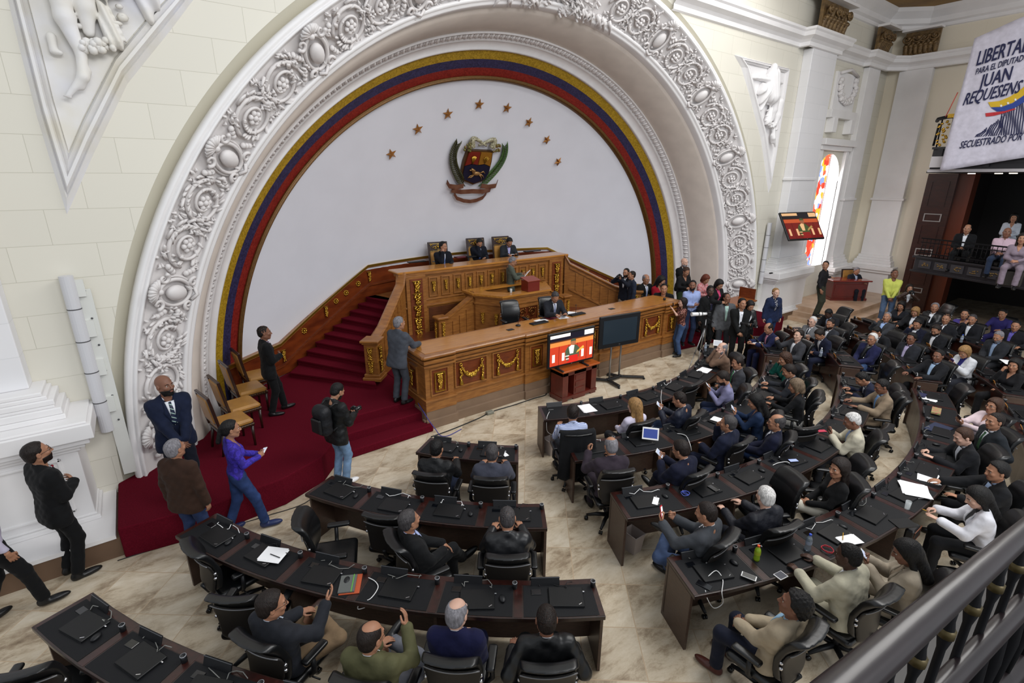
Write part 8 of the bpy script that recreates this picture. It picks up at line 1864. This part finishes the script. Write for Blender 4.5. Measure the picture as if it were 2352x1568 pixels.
o = copy_tree(chair_proto); p = at(1163, 695, 1.83); o.location = (p.x, p.y-.3, PZ+.38); o.rotation_euler = (0, 0, rad(170)); tag(o, 'empty black office chair behind the carved bench below the pulpit', 'chair')
for i in range(4):
    l = OT[8+i]['l']; q_ = INFO[l]; m = MB(); z0 = q_['root'].location.z; m.cbox((0, .0, .22), (.46, .46, .36), 0, ch=.02); m.cbox((0, -.22, .6), (.46, .06, .5), 0, ch=.02)
    if z0 > 2.11: m.cbox((0, 0, -.12), (.6, .9, .26), 0)
    o = m.build('gallery_seat', mat('gallery_seat', '#2a2420', .6)); o.location = (q_['pos'][0], q_['pos'][1], max(z0, 2.10) if z0 < 2.2 else z0); o.rotation_euler = (0, 0, q_['rz']); o.name = 'auditorium_chair'; o['label'] = 'dark gallery seat under the '+' '.join(l.split()[:8]); o['category'] = 'seat'; o['group'] = 'seats of the right gallery'
# video camera on a tripod
tp = empty('camera_tripod', at(1609, 835, 0)); tag(tp, 'tall silver tripod standing before the onlookers', 'tripod'); base = tp.location; ap = Vector((0, 0, 1.02))
for px, py in ((1576, 862), (1600, 842), (1618, 816)):
    f_ = at(px, py, 0)-base; m = MB(); m.tube([ap, ap.lerp(f_, .55)], .014, 8); m.tube([ap.lerp(f_, .5), f_], .010, 8); m.ball(ap.lerp(f_, .55), .02, 8, 6, 1); m.build('tripod_leg', [STEEL, BLACK_PLASTIC], tp)
m = MB(); m.tube([(0, 0, .75), (0, 0, 1.25)], .014, 8); m.cbox((0, 0, 1.03), (.08, .08, .07), 1); m.cbox((0, 0, 1.28), (.08, .08, .06), 1); m.tube([(0, 0, 1.28), (.18, -.12, 1.12)], .008, 6, 1); m.build('centre_column', [STEEL, BLACK_PLASTIC], tp)
vc = empty('telephoto_camera', base+Vector((0, 0, 1.31)), rad(62)); tag(vc, 'camera with long white lens mounted on the silver tripod', 'camera')
m = MB(); m.cbox((0, -.04, .06), (.15, .09, .11), 0, ch=.012); m.cbox((0, -.04, .13), (.07, .06, .04), 0); m.build('camera_body', BLACK_PLASTIC, vc); m = MB(); m.lathe([(0, 0), (.035, 0), (.038, .10), (.048, .14), (.048, .34), (.054, .42), (.045, .42), (0, .38)], (0, .0, .06), 16, 0, axis='y'); m.lathe([(.050, .13), (.050, .15)], (0, 0, .06), 16, 1, axis='y', cap=False); m.lathe([(.051, .22), (.051, .24)], (0, 0, .06), 16, 1, axis='y', cap=False); m.build('long_lens', [IVORY, BLACK_PLASTIC], vc)
m = MB(); m.cbox((0, 0, .02), (.14, .05, .035), 0); m.cbox((.10, .0, .02), (.06, .06, .05), 1); o = m.build('small_microphone', [BLACK_PLASTIC, IVORY]); o.location = aty(1770, 632, 7.98); o.location.z = 1.80; tag(o, 'small black and white device on the white ledge right of the arch', 'device')
# held things
def ii(t): return next(v for k, v in INFO.items() if t in k)
BLUES = emit('phone_screen', '#c8d2ea', .9)
camera_thing(ii('bearded photographer'), 'black camera in the hands of the photographer with the backpack')
camera_thing(ii('photographer with glasses'), 'black camera held up by the photographer by the newel')
camera_thing(ii('checking a small camera'), 'small camera in the hands of the woman in leather')
camera_thing(ii('brown leather jacket filming'), 'video camera at the shoulder of the woman in brown leather', .16)
phone(ii('violet blouse'), 'R', 'pale phone in the hand of the woman in violet', IVORY, BLUES)
phone(ii('navy zip jacket'), 'R', 'white phone in the hand of the man in the navy zip jacket', IVORY, BLUES)
phone(ii('lavender grey'), 'R', 'phone held by the man in the lavender shirt', IVORY, BLUES)
phone(ii('tapping a phone'), 'R', 'white phone tapped by the man in navy suit with crossed legs', IVORY, BLUES)
phone(ii('denim blue jacket'), 'R', 'white phone held by the woman with long black hair', IVORY, BLUES)
phone(ii('phone in red case'), 'L', 'phone in a red case with lit white screen', mat('red_case', '#c4202c', .4), emit('white_screen', '#f4f4ff', 1.1), .08, .155)
phone(ii('cream jacket looking'), 'R', 'dark phone held by the man in the cream jacket', GLASSY)
phone(ii('beige blazer'), 'R', 'lit phone read by the woman in the beige blazer', IVORY, BLUES)
phone(ii('pink hooded'), 'R', 'dark phone held up by the woman in the pale pink top', GLASSY)
phone(ii('white sports jacket'), 'R', 'violet phone of the woman in the white sports jacket', mat('violet_case', '#5a3a8a', .4), BLUES)
phone(ii('leopard'), 'R', 'phone held up by the woman in the leopard print top', GLASSY)
phone(ii('bending over the right end'), 'R', 'phone held by the man bending over the bench top', GLASSY)
o = phone(ii('speaker in green-grey'), 'R', 'white paper held by the speaker at the pulpit', PAPER, None, .20, .28); o.name = 'held_paper'; o['category'] = 'paper'
o = phone(ii('yellow pencil'), 'R', 'yellow pencil in the hand of the woman in white', mat('pencil_yellow', '#c99a2c', .5), None, .008, .16); o.name = 'held_pencil'; o['category'] = 'pencil'
bp_ = ii('bearded photographer'); bk = empty('backpack', bp_['world'](bp_['W2']((0, -.24, .26))), bp_['rz']); tag(bk, 'black backpack on the back of the bearded photographer', 'backpack')
V, Q = surface(lambda P: rbox(P, (0, 0, 0), (.155, .10, .24), .09)+.004*np.sin(P[:, 2]*40), (-.2, -.16, -.3), (.2, .16, .3), .014); npmesh('pack', V, Q, cloth('#15161a', 'nylon'), bk)
m = MB(); m.cbox((0, -.11, -.06), (.22, .05, .24), 0, ch=.02)
for s_ in (-1, 1): m.tube([(s_*.10, .08, .20), (s_*.115, .16, .24), (s_*.12, .30, .18), (s_*.13, .33, .0), (s_*.13, .20, -.14), (s_*.12, .08, -.18)], .016, 6)
m.build('straps', mat('strap_black', '#0f0f11', .6), bk)
